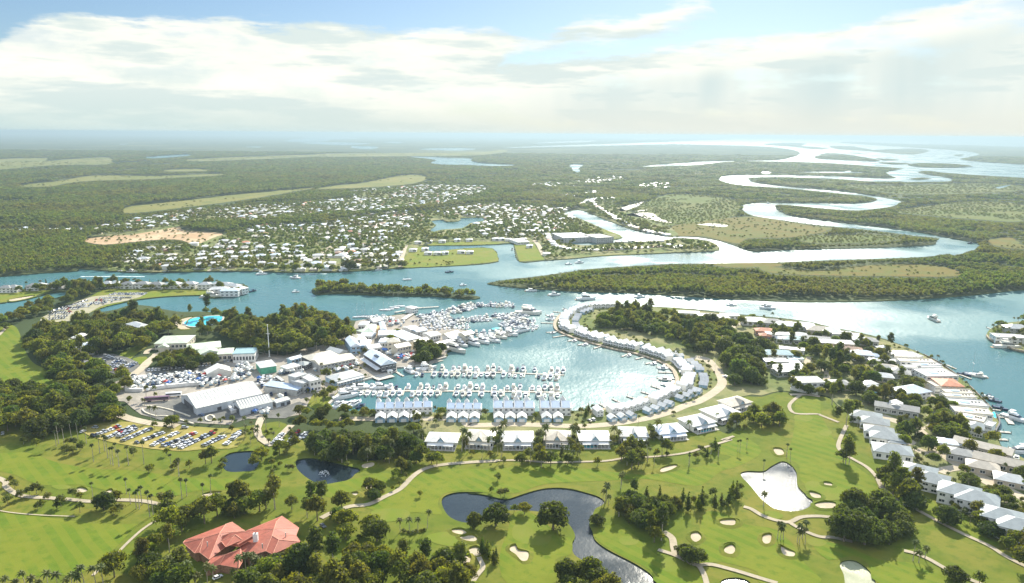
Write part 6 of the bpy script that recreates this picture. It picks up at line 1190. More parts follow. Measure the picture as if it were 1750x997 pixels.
# -- boats and docks
gel = mat('white_gelcoat', (.80, .80, .78), .30, .03, .4, spec=.5); gelc = mat('cream_gelcoat', (.72, .69, .60), .35, .04, .4, spec=.5); navy = mat('navy_hull', (.03, .05, .10), .3, .1, .4, spec=.5); teak = mat('teak_deck', (.36, .25, .15), .7, .12, 1.0)
canvas = mat('dark_canvas', (.04, .06, .10), .8, .15, .6); alu = mat('spar_alloy', (.55, .55, .55), .4, .05, 1, metal=.6); tint = mat('tinted_glass', (.015, .02, .03), .1, .1, 1, spec=.6)
def hull_mb(L, B, fb, keel=.35):
 """sheer line rises to a raked bow; transom at -L/2, bow at +L/2 (local x)"""
 mb = MB(); st = 9; rows = []
 for i in range(st):
  f = i / (st - 1); x = -L / 2 + L * f; bw = B / 2 * (1 - max(0, (f - .45) / .55) ** 2.2) * (.92 + .08 * min(1, f * 4)); sh = fb * (1 + .35 * f * f)
  rake = .05 * L * max(0, (f - .6) / .4)
  rows.append([(x - rake, -bw * .72 * (1 - .5 * f), -keel), (x - rake * .5, -bw * .9, .25), (x, -bw, sh), (x, bw, sh), (x - rake * .5, bw * .9, .25), (x - rake, bw * .72 * (1 - .5 * f), -keel)])
 v = [p for r in rows for p in r]; f = [(i * 6 + j, (i + 1) * 6 + j, (i + 1) * 6 + j + 1, i * 6 + j + 1) for i in range(st - 1) for j in range(5)]; f.append((0, 1, 2, 3, 4, 5)); mb.add(v, f); return mb
def loft(mb, secs):
 """stack of rectangles (x0, x1, halfwidth, z)"""
 v = []
 for x0, x1, hw, z in secs: v += [(x0, -hw, z), (x1, -hw, z), (x1, hw, z), (x0, hw, z)]
 n = len(secs); f = [(i * 4 + j, i * 4 + (j + 1) % 4, (i + 1) * 4 + (j + 1) % 4, (i + 1) * 4 + j) for i in range(n - 1) for j in range(4)]; f.append(tuple(range(n * 4 - 4, n * 4))); mb.add(v, f)
def yacht(L, B, fly=True, hm=gel, name='motor_yacht', bimini=True):
 t = empty(name); fb = .095 * L + .25; s = L / 14
 hull_mb(L, B, fb).obj('hull', hm, t)
 mb = MB(); mb.box(-L / 2 - .08 * L, -L / 2 + .02, -B * .42, B * .42, .25, .40); mb.box(-L / 2 + .02, -L * .22, -B * .43, B * .43, fb * .80, fb * .86); mb.obj('cockpit_deck', teak, t)
 mb = MB(); loft(mb, [(-L * .20, L * .24, B * .40, fb * .9), (-L * .20, L * .20, B * .38, fb + .75 * s)]); loft(mb, [(-L * .27, L * .10, B * .37, fb + 1.5 * s), (-L * .25, L * .07, B * .36, fb + 1.75 * s)]); loft(mb, [(-L * .20, L * .30, B * .40, fb), (L * -.20, L * .34, B * .2, fb + .35)]); mb.obj('cabin', hm, t)
 mb = MB(); loft(mb, [(-L * .20, L * .205, B * .385, fb + .75 * s), (-L * .19, L * .10, B * .35, fb + 1.5 * s)]); mb.obj('cabin_window', tint, t)
 if fly:
  mb = MB(); loft(mb, [(-L * .22, L * .06, B * .33, fb + 1.75 * s), (-L * .22, L * .02, B * .33, fb + 2.35 * s)]); mb.obj('flybridge', hm, t)
  if bimini:
   mb = MB(); mb.box(-L * .20, -L * .02, -B * .30, B * .30, fb + 3.5 * s, fb + 3.62 * s)
   for a in (-L * .19, -L * .03):
    for c_ in (-1, 1): mb.box(a - .04, a + .04, c_ * B * .29 - .04, c_ * B * .29 + .04, fb + 2.2 * s, fb + 3.5 * s)
   mb.obj('bimini', canvas if fly == 2 else hm, t)
 mb = MB(); mb.box(-L * .24, -L * .21, -B * .36, B * .36, fb + 2.6 * s, fb + 2.75 * s); mb.box(-L * .24, -L * .21, -B * .37, -B * .33, fb + 1.7 * s, fb + 2.75 * s); mb.box(-L * .24, -L * .21, B * .33, B * .37, fb + 1.7 * s, fb + 2.75 * s); mb.cyl(-L * .225, 0, fb + 2.75 * s, fb + 4.4 * s, .05, .02, 5); mb.obj('radar_arch', hm, t)
 return kids(t)
def runabout(L, B, hm=gel, cover=None):
 t = empty('runabout'); fb = .95; hull_mb(L, B, fb, .25).obj('hull', hm, t)
 mb = MB(); mb.box(-L * .46, L * .02, -B * .36, B * .36, fb * .8, fb * .9); mb.obj('cockpit', teak if not cover else cover, t)
 mb = MB(); loft(mb, [(-L * .02, L * .20, B * .36, fb * .95), (-L * .02, L * .08, B * .30, fb + .75)]); mb.obj('windscreen', tint, t)
 mb = MB(); mb.box(-L * .30, L * .02, -B * .38, B * .38, fb + 1.35, fb + 1.45)
 for a in (-L * .28, 0):
  for c_ in (-1, 1): mb.box(a - .04, a + .04, c_ * B * .36 - .04, c_ * B * .36 + .04, fb * .8, fb + 1.35)
 mb.obj('canopy', cover or hm, t)
 mb = MB(); mb.box(-L * .58, -L * .5, -.25, .25, .0, 1.25); mb.obj('outboard', WALL['dark'], t)
 return kids(t)
def sailboat(L):
 t = empty('sailboat'); B = L * .30; hull_mb(L, B, 1.05, .5).obj('hull', gel, t)
 mb = MB(); loft(mb, [(-L * .12, L * .24, B * .30, 1.0), (-L * .10, L * .18, B * .24, 1.55)]); mb.obj('cabin', gel, t)
 mb = MB(); mb.cyl(L * .08, 0, 1.2, L * 1.35, .13, .07, 6); mb.box(L * .06, L * .10, -B * .4, B * .4, L * .7, L * .7 + .06); mb.obj('mast', alu, t)
 mb = MB(); mb.tube([(L * .08, 0, 2.4), (-L * .32, 0, 2.5)], [.2, .16], 6); mb.obj('boom', canvas, t)
 mb = MB(); mb.tube([(L * .5, 0, 1.3), (L * .08, 0, L * 1.3)], [.02, .02], 3); mb.tube([(-L * .5, 0, 1.1), (L * .08, 0, L * 1.33)], [.02, .02], 3); mb.obj('rigging', alu, t)
 return kids(t)
YP = [yacht(14, 4.5), yacht(13, 4.3, 2), yacht(12, 4.1, False), yacht(15.5, 4.7, True, gelc)]
SP = [yacht(22, 5.6, True, gel, 'large_motor_yacht', True), yacht(30, 6.8, True, gelc, 'large_motor_yacht', True)]
RP = [runabout(7.2, 2.5), runabout(6.6, 2.4, gel, canvas), runabout(8.2, 2.7, navy)]
SB = [sailboat(11), sailboat(13)]
BOATN = [0]
def boat(kind, x, y, rot, label, group, sc_=1.0):
 P_ = {'y': YP, 'r': RP, 's': SB, 'l': SP[:1], 'xl': SP[1:]}[kind]; BOATN[0] += 1
 return place(random.choice(P_), x, y, rot, label, {'y': 'motor yacht', 'r': 'runabout', 's': 'sailing boat', 'l': 'motor yacht', 'xl': 'motor yacht'}[kind], group, sc_, 0.0)
def dock(name, label, line, w, z=.55, group=None, piles=True, cat='pontoon'):
 P_ = [Vector(p) for p in line]; c = P_[0]; t = empty(name, (c.x, c.y, 0)); tag(t, label, cat, group); L = [p - c for p in P_]
 a, b = ribbon_pts(L, w); n = len(a); mb = MB()
 mb.add([(p.x, p.y, z) for p in a] + [(p.x, p.y, z) for p in b] + [(p.x, p.y, z - .35) for p in a] + [(p.x, p.y, z - .35) for p in b],
           [(n + i, n + i + 1, i + 1, i) for i in range(n - 1)] + [(i, i + 1, 2 * n + i + 1, 2 * n + i) for i in range(n - 1)] + [(n + i + 1, n + i, 3 * n + i, 3 * n + i + 1) for i in range(n - 1)] + [(0, 2 * n, 3 * n, n), (n - 1, 2 * n - 1, 4 * n - 1, 3 * n - 1)]); mb.obj('deck', DECKM, t)
 if piles:
  tot = sum((q - p).length for p, q in zip(L, L[1:])); m = max(2, min(12, int(tot / 9)))
  for k, (p, d) in enumerate(along(L, tot / m * .999)):
   nv = Vector((-d.y, d.x)) * (w / 2 + .2) * (1 if k % 2 else -1); mb = MB(); mb.cyl(p.x + nv.x, p.y + nv.y, -1.5, 2.2, .18, .18, 6); mb.obj('pile', PILEM, t)
 return t
DECKM = mat('pontoon_deck', (.50, .47, .40), .8, .1, .5); PILEM = mat('pile_timber', (.20, .17, .13), .85, .15, .8)
# the two long pontoons in the basin, with finger piers and their boats
for ri, (s, word) in enumerate((("B2: 1098,697 B3: -70,699 200,700 585,716", 'farther'), ("B2: 690,808 1000,812 1200,812 B3: 0,814 300,816 570,822", 'nearer'))):
 line = W(s, 1, False, .5); dock('pontoon', 'long %s marina pontoon across the basin' % word, line, 2.4)
 num = {1: 0, -1: 0}; gaps = {(0, 1): (.10, .17, .42, .58, .72, .80), (0, -1): (.55, .63, .78, .86), (1, 1): (.12, .3, .46, .66, .71, .83), (1, -1): (.27, .44, .60, .66, .74, .85)}
 pts = along(line, 4.95, 3.0); nn = len(pts)
 for i, (p, t) in enumerate(pts):
  nv = Vector((-t.y, t.x))
  for sgn in (1, -1):
   f = i / nn
   if any(abs(f - g) < .013 for g in gaps[(ri, sgn)]) or random.random() < .10: continue
   L = random.choice([0, 0, 1, 1, 2, 3]); num[sgn] += 1; k = num[sgn]
   stern_in = random.random() < .75; a = math.atan2(nv.y * sgn, nv.x * sgn) + (0 if stern_in else math.pi) + R(random.uniform(-2, 2))
   q = p + nv * sgn * (8.6 + random.uniform(-.5, .6)); kind = 'y' if random.random() < .86 else 'r'
   boat(kind, q.x, q.y, a, '%s on the %s side of the %s pontoon, %s from the quay' % ('motor yacht' if kind == 'y' else 'runabout', 'upper' if sgn > 0 else 'lower', word, ordw(k)), 'boats on the two marina pontoons', random.uniform(.74, .98) if kind == 'y' else 1.0)
  if i % 2 == 0:
   for sgn in (1, -1):
    e = p + t * 2.47; dock('finger_pier', 'finger pier on the %s side of the %s pontoon, %s from the quay' % ('upper' if sgn > 0 else 'lower', word, ordw(i // 2 + 1)), [e + nv * sgn * 1.3, e + nv * sgn * 10], 1.0, .5, 'finger piers of the two pontoons', False)
# boats in the corner of the basin
for i, (s, kind, rot, sc_, lab) in enumerate([("C4: 270,780", 'l', 30, .95, 'largest white yacht moored along the corner quay wall'), ("C4: 330,700", 'y', 32, 1.15, 'white yacht behind the largest one at the corner quay wall'), ("C4: 165,900", 'y', 68, 1.1, 'first of three yachts lying bow up in the basin corner'), ("C4: 290,900", 'y', 68, 1.2, 'second of three yachts lying bow up in the basin corner'), ("C4: 420,880", 'y', 66, 1.2, 'third of three yachts lying bow up in the basin corner'),
      ("C4: 500,915", 'r', 60, 1.2, 'white runabout beside the tree at the basin corner'), ("C4: 480,640", 'y', 190, 1.3, 'broad white yacht lying along the quay end of the nearer pontoon'), ("C4: 790,640", 'y', 10, 1.25, 'long low white yacht lying along the nearer pontoon'), ("C4: 1210,390", 'y', 130, 1.1, 'blue grey yacht at the quay pontoon by the gabled hall'), ("C4: 1480,355", 'l', 20, .85, 'long white yacht lying along the farther pontoon by the quay')]):
 q = G(*T(s)[0], .5); boat(kind, q.x, q.y, R(rot), lab, None, sc_)
dock('timber_jetty', 'square timber deck on piles in front of the gabled hall', W("C4: 740,430 880,500", 1, False), 16, 1.2, None, True, 'jetty')
dock('timber_jetty', 'short pale floating jetty in front of the gabled hall', W("C4: 1010,390 1130,465", 1, False, .5), 2.2, .6, None, True, 'jetty')
dock('pontoon', 'slipway pontoons below the village fig trees', W("C4: 1290,325 1480,290 1720,225", 1, False, .5), 2.2, .6)
q = G(*T("C4: 930,420")[0], 1.2); t = empty('kiosk', (q.x, q.y, 1.2), .3); tag(t, 'small white kiosk on the square timber deck', 'kiosk')
mb = MB(); mb.box(-2, 2, -1.6, 1.6, 0, 2.5); mb.obj('wall', WALL['white'], t); mb = MB(); mb.hip(-2, 2, -1.6, 1.6, 2.5, .9, .3); mb.obj('roof', ROOF['white'], t); addwin(t, 0, -1.58, 1.4, 1.6, 1.0)
# the boat show: pontoons packed with boats
ROWS = [("C2: 20,318 150,300 300,285 450,240 620,200 760,185 900,180 1080,195 1230,205", 'outermost show pontoon', 1), ("C2: 300,440 400,430 560,420 700,400 880,385 1040,360 1230,345 1330,380", 'middle show pontoon', 1), ("C2: 1090,330 1200,400 1330,440 1530,455", 'upper right show pontoon', 1), ("C2: 1080,450 1250,510 1420,530 1560,545", 'lower right show pontoon', 1),
  ("C2: 640,650 760,640 880,630 1000,640 1080,600 1190,600", 'inner show pontoon', 1), ("C2: -10,400 130,385 290,375", 'left upper show pontoon', 1), ("C2: -10,480 130,465 300,455 420,470", 'left middle show pontoon', 1), ("C2: -10,540 150,535 330,520 560,520", 'left lower show pontoon', 1), ("C1: 1370,400 1560,350 1749,320", 'show pontoon beside the dark walkway', 1), ("C1: 1300,470 1500,430 1749,390", 'second show pontoon beside the dark walkway', 1), ("C1: 1400,545 1560,520 1749,500", 'third show pontoon beside the dark walkway', 1)]
for s, word, dbl in ROWS:
 line = W(s, 3, False, .5); dock('pontoon', word + ' full of moored boats', line, 2.0, .55, None, False)
 for sgn in (1, -1):
  k = 0
  for i, (p, t) in enumerate(along(line, 4.3, 2.0 + random.random() * 2)):
   if random.random() < .07: continue
   nv = Vector((-t.y, t.x)) * sgn; kind = 'y' if random.random() < .62 else 'r'; L = 5.8 if kind == 'y' else 4.6; k += 1
   q = p + nv * (L + 1.2); a = math.atan2(nv.y, nv.x) + (math.pi if random.random() < .3 else 0) + R(random.uniform(-4, 4))
   boat(kind, q.x, q.y, a, '%s packed on the %s side of the %s, %s from its left end' % ('yacht' if kind == 'y' else 'runabout', 'far' if sgn > 0 else 'near', word.replace(' show', ''), ordw(k)), 'boats packed at the boat show', random.uniform(.66, .86) if kind == 'y' else random.uniform(1.0, 1.25))
for s, kind, rot, sc_, lab in [("C2: 330,870", 'xl', -38, .92, 'biggest white yacht lying along the near side of the harbour tongue'), ("C2: 430,790", 'l', -45, .8, 'large yacht right of the biggest one at the harbour tongue'), ("C2: 600,770", 'l', -48, 1.0, 'second large yacht, bow out, below the cream harbour house'), ("C2: 740,740", 'l', -45, .95, 'third large yacht, bow out, right of the cream harbour house'), ("C2: 900,725", 'l', -35, .85, 'fourth large yacht, bow out, near the inner show pontoon'), ("C2: 1000,670", 'y', -35, 1.2, 'yacht outside the large ones at the show'),
      ("C2: 1420,320", 'xl', -14, 1.0, 'cream superyacht at the outer tip of the show pontoons'), ("C2: 1480,300", 'l', -16, 1.1, 'yacht lying behind the cream superyacht'), ("C2: 1150,630", 'l', -30, .9, 'sleek yacht, bow to the basin, at the inner show pontoon'), ("C2: 1340,580", 'l', 30, .9, 'yacht at the lower right corner of the show'), ("C2: 1090,530", 'y', 100, 1.1, 'white catamaran like yacht inside the show ring'), ("C2: 940,560", 'r', 0, 1.2, 'white runabout under the turquoise awning')]:
 q = G(*T(s)[0], .5); boat(kind, q.x, q.y, R(rot), lab, None, sc_)
q = G(*T("C2: 940,555")[0], 2.5); t = empty('awning', (q.x, q.y, 0), .4); tag(t, 'bright turquoise awning among the show boats', 'awning')
mb = MB(); mb.hip(-4, 4, -2.5, 2.5, 3.4, 1.2, .2); mb.obj('canvas', mat('turquoise_canvas', (.12, .62, .66), .6, .08, .4), t)
for a in (-3.8, 3.8):
 for b in (-2.3, 2.3): mb = MB(); mb.cyl(a, b, -.5, 3.4, .08, .08, 6); mb.obj('post', alu, t)
dock('pier', 'narrow pier running out past the wharf house', W("C1: 1000,300 1180,270 1260,255 1380,232 1660,215", 1, False), 3, 1.4, None, True, 'pier')
dock('walkway', 'dark covered walkway from the village to the show pontoons', W("C1: 1150,540 1300,590 1400,630 1460,645", 1, False), 5, 3.4, None, True, 'walkway')
dock('gangway', 'sloping dark gangway at the top of the show', W("C1: 1130,420 1260,335", 1, False), 6, 2.6, None, True, 'gangway')
# masts along the outer pontoon
for i, (x, y) in enumerate([(455, 330), (570, 330), (685, 320), (530, 325), (850, 225), (920, 215), (995, 190), (1070, 170)]):
 q = G(*T("C1: %d,%d" % (x, y + 40))[0], .5); boat('s', q.x, q.y, R(random.uniform(160, 200)), 'moored sailing boat above the village, %s from the left' % ordw(i + 1), 'sailing boats above the village', 1.0)
# crescent quay wall, boardwalk and private jetties
def wallstrip(name, label, cat, line, w, z0, z1, m):
 P_ = [Vector(p) for p in line]; c = P_[0]; t = empty(name, (c.x, c.y, 0)); tag(t, label, cat); L = [p - c for p in P_]; a, b = ribbon_pts(L, w); n = len(a); mb = MB()
 mb.add([(p.x, p.y, z1) for p in a] + [(p.x, p.y, z1) for p in b] + [(p.x, p.y, z0) for p in a] + [(p.x, p.y, z0) for p in b], [(n + i, n + i + 1, i + 1, i) for i in range(n - 1)] + [(i, i + 1, 2 * n + i + 1, 2 * n + i) for i in range(n - 1)] + [(n + i + 1, n + i, 3 * n + i, 3 * n + i + 1) for i in range(n - 1)] + [(0, 2 * n, 3 * n, n), (n - 1, 2 * n - 1, 4 * n - 1, 3 * n - 1)])
 mb.obj('coping', m, t); return t
wallstrip('quay_wall', 'curved quay wall and boardwalk before the crescent', 'wall', offset(shore, .4), 3.4, -1.5, 1.35, timber)
quay2 = W("B2: 560,907 700,768 870,722 B2: 985,692 985,668 1100,662 1290,604", 1, False)
wallstrip('quay_wall', 'concrete quay wall of the basin corner and harbour village', 'wall', quay2, 2.2, -1.5, 1.30, conc)
JET = along(shore, 16.5, 70)
for i, (p, t) in enumerate(JET):
 nv = Vector((t.y, -t.x)); L = 11 + 5 * ((i * 7) % 5) / 4
 if i in (5, 11): continue
 e = p + nv * L; dock('jetty', 'private jetty of the crescent quay, %s from the harbour mouth' % ordw(i + 1), [p + nv * 1.2, e], 1.8, .7, 'jetties of the crescent', True, 'jetty')
 if i % 3 != 1 and i < len(JET) - 4:
  q = p + nv * (L * .62) + t * 3.6; boat('y' if i % 2 else 'r', q.x, q.y, math.atan2(nv.y, nv.x), 'boat at the private crescent jetty, %s jetty from the harbour mouth' % ordw(i + 1), 'boats at the crescent jetties', .68 if i % 2 else 1.0)
# jetties and boats on the right shore
for i, (s, w, lab) in enumerate([("D4: 1345,625 1500,640", 2.2, 'jetty leading to the white yacht on the right shore'), ("D4: 1500,640 1560,735", 4, 'boat platform at the white yacht on the right shore'), ("D4: 1370,845 1545,860", 3, 'jetty below the white yacht jetty'), ("D4: 1330,960 1500,968", 3, 'lowest jetty on the right shore above the palms'), ("D5: 1510,125 1670,150", 2.4, 'jetty with the tall mast at the right edge'), ("D4: 1240,515 1400,530", 1.8, 'short jetty with a dark boat on the right shore'), ("D2: 1380,550 1520,610", 2, 'dark jetty beside the long white roofs'), ("D2: 1560,690 1749,760", 2, 'jetty with the tall sailing boat'), ("D2: 800,310 960,355", 2, 'upper dark jetty on the right shore'), ("D4: 1150,300 1320,390", 1.8, 'jetty with two dark dinghies'), ("D2: 600,250 750,275", 2, 'topmost jetty by the bare earth plot'), ("B4: 1430,350 1470,365", 2, 'jetty at the left tip of the point')]):
 dock('jetty', lab, W(s, 1, False), w, .7, None, True, 'jetty')
for s, kind, rot, sc_, lab in [("D4: 1610,680", 'l', -62, .85, 'white flybridge yacht at the platform on the right shore'), ("D4: 1400,520", 'r', -55, 1.3, 'dark boat at the short jetty on the right shore'), ("D4: 1200,340", 'r', 140, 1.2, 'left dinghy of two at the right shore jetty'), ("D4: 1300,405", 'r', 150, 1.1, 'right dinghy of two at the right shore jetty'), ("B4: 1360,590", 's', 170, 1.15, 'sailing boat with the tall mast off the right shore'), ("B4: 1385,600", 'y', 160, .8, 'yacht right of the tall masted sailing boat'), ("B4: 1310,590", 'r', 150, 1.3, 'boat left of the tall masted sailing boat'), ("D5: 1660,215", 'l', 175, .8, 'white yacht at the very right edge below the jetty'), ("D5: 1630,310", 'r', 60, 1.3, 'runabout below the yacht at the right edge'),
      ("B4: 1530,455", 'xl', -10, .85, 'large white yacht under the mansion on the right point'),
      ("B4: 1155,315", 'y', 95, 1.25, 'dark motor yacht heading up the right channel'), ("B4: 145,242", 'y', 185, 1.0, 'white motor boat in the bright water above the river bend houses'), ("B4: 325,258", 'l', 180, .85, 'white ferry like boat in the bright water above the river bend houses'), ("B4: 318,243", 'y', 180, .7, 'small boat just behind the ferry like boat'),
      ("B3: 385,207", 'y', 0, 1.25, 'white motor yacht nearest the tip of the wooded bank'), ("B3: 527,232", 'y', 0, 1.2, 'second white motor yacht below the wooded bank'), ("B3: 718,258", 'l', 5, 1.1, 'largest white cruiser below the wooded bank'), ("B3: 1045,245", 'y', 5, 1.0, 'small white cruiser in the glitter below the wooded bank'), ("B3: 512,372", 'l', 88, .75, 'house boat at the harbour mouth by the crescent tip'),
      ("B2: 170,105", 'y', 0, 1.1, 'white motor boat on the river off the town, left of the other'), ("B2: 370,128", 'y', 170, 1.2, 'white motor boat on the river between the town and the islet'), ("B2: 1055,138", 's', 0, 1.2, 'sailing boat anchored above the islet'), ("B2: 1312,92", 'r', 20, 1.5, 'small dark boat in the middle of the river above the islet'), ("B2: 1395,172", 'r', 10, 1.3, 'small dark boat right of the islet'), ("B2: 378,213", 'r', 0, 1.3, 'tiny dark boat below the river bend left of the islet'), ("B1: 1290,243", 'xl', 8, .85, 'white cruiser moored under the rounded tip of the spit'), ("B1: 1540,208", 'r', 60, 1.4, 'boat off the rounded tip of the spit'),
      ("A2: 1285,729", 'y', 0, 1.0, 'white boat near the mangrove shore above the long wooded bank'), ("A2: 1232,736", 'r', 0, 1.5, 'dark boat near the mangrove shore above the long wooded bank'), ("A2: 950,663", 'r', 80, 1.6, 'small boat in the mouth of the canal'), ("A1: 1120,770", 'y', 0, .9, 'boat moored at the far bank right of the street end'), ("A1: 660,775", 'y', 0, 1.0, 'boat moored at the left end of the far town'), ("A1: 600,772", 'r', 0, 1.4, 'runabout at the left end of the far town'), ("A1: 830,775", 'r', 0, 1.4, 'dark launch moored at the far bank'), ("A1: 1280,768", 'y', 0, 1.0, 'white boat moored at the far bank, right of the street end'), ("A1: 1415,770", 'r', 0, 1.4, 'runabout moored at the far bank by the big tree'), ("A2: 285,765", 'r', 0, 1.4, 'runabout moored at the far bank left of the canal lots'), ("A3: 475,433", 'y', 10, 1.0, 'boat in the first bend of the creek'), ("A3: 1483,632", 'r', 30, 1.8, 'boat at the sharp turn of the creek')]:
 q = G(*T(s)[0], .0); boat(kind, q.x, q.y, R(rot), lab, None, sc_)
# wakes: pale disturbed strips lying on the water
wake = mat('wake_foam', (.62, .70, .70), .7, .2, .3)
for s, w in (("B1: 490,118 700,116 880,118", 4), ("B2: 380,103 480,102 565,101", 3), ("B3: 760,252 860,245 980,240", 2.5)):
 ribbon('wake', [(W(s, 2, False, 0), w)], .05, wake)
# fountain
q = G(*T("Z2: 455,448")[0], .45); t = empty('fountain', (q.x, q.y, .45)); tag(t, 'white fountain jet in the pond below the dark grove', 'fountain')
foam = mat('spray', (.85, .87, .87), .6, .05, 2); mb = MB()
for k in range(110):
 a = random.random() * 6.283; l = random.random(); rr = 3.2 * l; z = 2.2 * 4 * l * (1 - l) * random.uniform(.6, 1) ; s_ = .10 + .12 * l; x, y = rr * math.cos(a), rr * math.sin(a)
 mb.add([(x - s_, y, z), (x, y - s_, z), (x + s_, y, z), (x, y + s_, z), (x, y, z + s_ * 1.6), (x, y, z - s_)], [(0, 1, 4), (1, 2, 4), (2, 3, 4), (3, 0, 4), (1, 0, 5), (2, 1, 5), (3, 2, 5), (0, 3, 5)])
mb.obj('spray', foam, t)
mb = MB(); mb.cyl(0, 0, -.2, .3, .5, .4, 10); mb.obj('nozzle', WALL['dark'], t)
# -- cars, stalls and show yard
def carpaint(name, col, met=.2):
 m = mat(name, col, .32, .03, .5, metal=met, spec=.5); return m
CARC = [('white', (.78, .78, .76), .0), ('silver', (.50, .52, .54), .35), ('grey', (.20, .21, .22), .3), ('black', (.02, .02, .025), .1), ('blue', (.04, .09, .22), .2), ('red', (.42, .03, .03), .1), ('white', (.76, .76, .74), .0), ('silver', (.46, .47, .48), .35)]
tyre = mat('tyre_rubber', (.02, .02, .02), .9, .1, 2)
def car_proto(cn, col, met, suv):
 t = empty('parked_car'); L, w = (4.7, 1.85) if suv else (4.5, 1.78); h = .98 if suv else .84; top = 1.75 if suv else 1.44
 mb = MB(); v = []
 prof = [(-L / 2, .35), (-L / 2, h * .92), (-L / 2 + .25, h), (L / 2 - 1.35, h), (L / 2 - .15, h * .80), (L / 2, .38), (L / 2, .32)]
 n = len(prof)
 for sx in (-w / 2, w / 2): v += [(x, sx * (.94 if z > h * .95 else 1), z) for x, z in prof]
 mb.add(v, [(i, i + 1, n + i + 1, n + i) for i in range(n - 1)] + [tuple(range(n - 1, -1, -1)), tuple(range(n, 2 * n)), (0, n, 2 * n - 1, n - 1)])
 mb.box(-L * (.40 if suv else .30), L * .06, -w * .40, w * .40, top - .10, top); mb.obj('body', carpaint('car_' + cn + '_paint', col, met), t)
 mb = MB(); a0, a1 = (-L * .46, L * .22) if suv else (-L * .40, L * .22); b0, b1 = (-L * .40, L * .06) if suv else (-L * .28, L * .05)
 loft(mb, [(a0, a1, w * .46, h * .98), (b0, b1, w * .40, top - .09)]); mb.obj('window', tint, t)
 for x in (-L * .30, L * .30):
  for s in (-1, 1):
   mb = MB(); k = 8; y0_, y1_ = s * (w / 2 - .18), s * (w / 2 + .03); vs = [(x + .33 * math.cos(2 * math.pi * i / k), yy, .33 + .33 * math.sin(2 * math.pi * i / k)) for yy in (y0_, y1_) for i in range(k)]
   mb.add(vs, [(i, (i + 1) % k, k + (i + 1) % k, k + i) for i in range(k)] + [tuple(range(k, 2 * k))]); mb.obj('wheel', tyre, t)
 t['cn'] = cn; return kids(t)
CARP = [car_proto(cn, c, m, k % 2) for k, (cn, c, m) in enumerate(CARC)]
CARN = [0]
def strip(o):
 """far copies are too small in the photo to show wheels"""
 for ch in list(o.children): pass
def carcopy(p, x, y, rot, label, group, lod=False, z=LZ):
 CARN[0] += 1
 if p.name not in USEDP: USEDP[p.name] = 1; o = p; o.location = (x, y, z); o.rotation_euler = (0, 0, rot)
 else:
  o = p.copy(); C.objects.link(o); o.location = (x, y, z); o.rotation_euler = (0, 0, rot)
  for ch in KIDS[p.name]:
   if lod and ch.name.startswith('wheel'): continue
   c = ch.copy(); C.objects.link(c); c.parent = o
 if 'cn' in o: del o['cn']
 o['label'] = label; o['category'] = 'car'
 if group: o['group'] = group
 return o
CARZ = zf + .12
REST_CARS = []
def carrow(s, word, group, fill=.92, step=2.75, double=False, face=None, lod=False, endword='near end', z=None):
 line = [Vector(p) for p in W(s, 1, False)]; k = 0
 for side in ((0, 1) if double else (0,)):
  for i, (p, t) in enumerate(along(line, step, .5)):
   if random.random() > fill: continue
   nv = Vector((-t.y, t.x)); q = p + nv * (5.2 * side); a = math.atan2(nv.y, nv.x) + (math.pi if random.random() < .4 else 0) + R(random.uniform(-4, 4)); k += 1
   j = random.choices(range(8), [5, 4, 2, 1.2, 1.2, 1.0, 4, 3])[0]; cn = CARC[j][0]
   if CARN[0] >= 298: REST_CARS.append((q.x, q.y, a, j, z or CARZ)); continue
   carcopy(CARP[j], q.x, q.y, a, '%s car %s, %s from its %s%s' % (cn, word, ordw(k), endword, '' if not double else ''), group, lod, z or CARZ)
# the grass car park: nine rows slanting away from the camera
GR = ["Z1: 468,258 612,205", "Z1: 538,268 680,205", "Z1: 600,262 700,215", "Z1: 622,280 760,220", "Z1: 690,292 830,238", "Z1: 770,305 892,240", "Z1: 826,308 990,240", "Z1: 870,312 1000,262", "Z1: 912,318 1075,242", "Z1: 1030,305 1135,258", "Z1: 1140,300 1215,238"]
for i, s in enumerate(GR): carrow(s, 'in the %s row of the grass car park' % ordw(i + 1), 'cars on the grass car park', .95, 2.6)
for s, lab in (("Z1: 420,235", 'white car alone left of the first grass row'), ("Z1: 480,215", 'silver car alone above the first grass row'), ("Z1: 278,238", 'dark car under the palms left of the grass car park'), ("Z1: 98,185", 'pale van at the wood edge on the far left'), ("Z1: 65,185", 'white caravan at the wood edge on the far left'), ("Z1: 15,245", 'silver car at the left frame edge'), ("Z1: 335,175", 'dark van in the shade above the palms'), ("Z1: 395,182", 'blue car in the shade above the palms'), ("Z1: 935,215", 'silver car at the top of the grass car park by the tree'), ("Z1: 1018,152", 'blue car driving on the forecourt'), ("D1: 1480,920", 'dark car parked on the palm circle road'), ("B3: 1565,732", 'silver car on the lawn road east of the crescent'), ("D8: 1040,800", 'dark car beside the clubhouse drive'), ("D8: 600,870", 'white buggy before the clubhouse'), ("D8: 150,880", 'white car at the left of the clubhouse palms'), ("B4: 114,602", 'white car on the green by the dark figs'),
               ("B1: 640,822", 'white van on the resort drive'), ("B1: 815,722", 'grey car at the foot of the resort drive'), ("D5: 1380,660", 'dark car on the estate road at the right'), ("D5: 1470,690", 'black car farther along the estate road at the right')):
 q = G(*T(s)[0], LZ); w_ = lab.split()[0]; j = {'white': 0, 'silver': 1, 'dark': 2, 'pale': 0, 'blue': 4, 'grey': 2, 'black': 3}.get(w_, 0); carcopy(CARP[j], q.x, q.y, random.uniform(0, 3), lab, None, z=zf + .18)
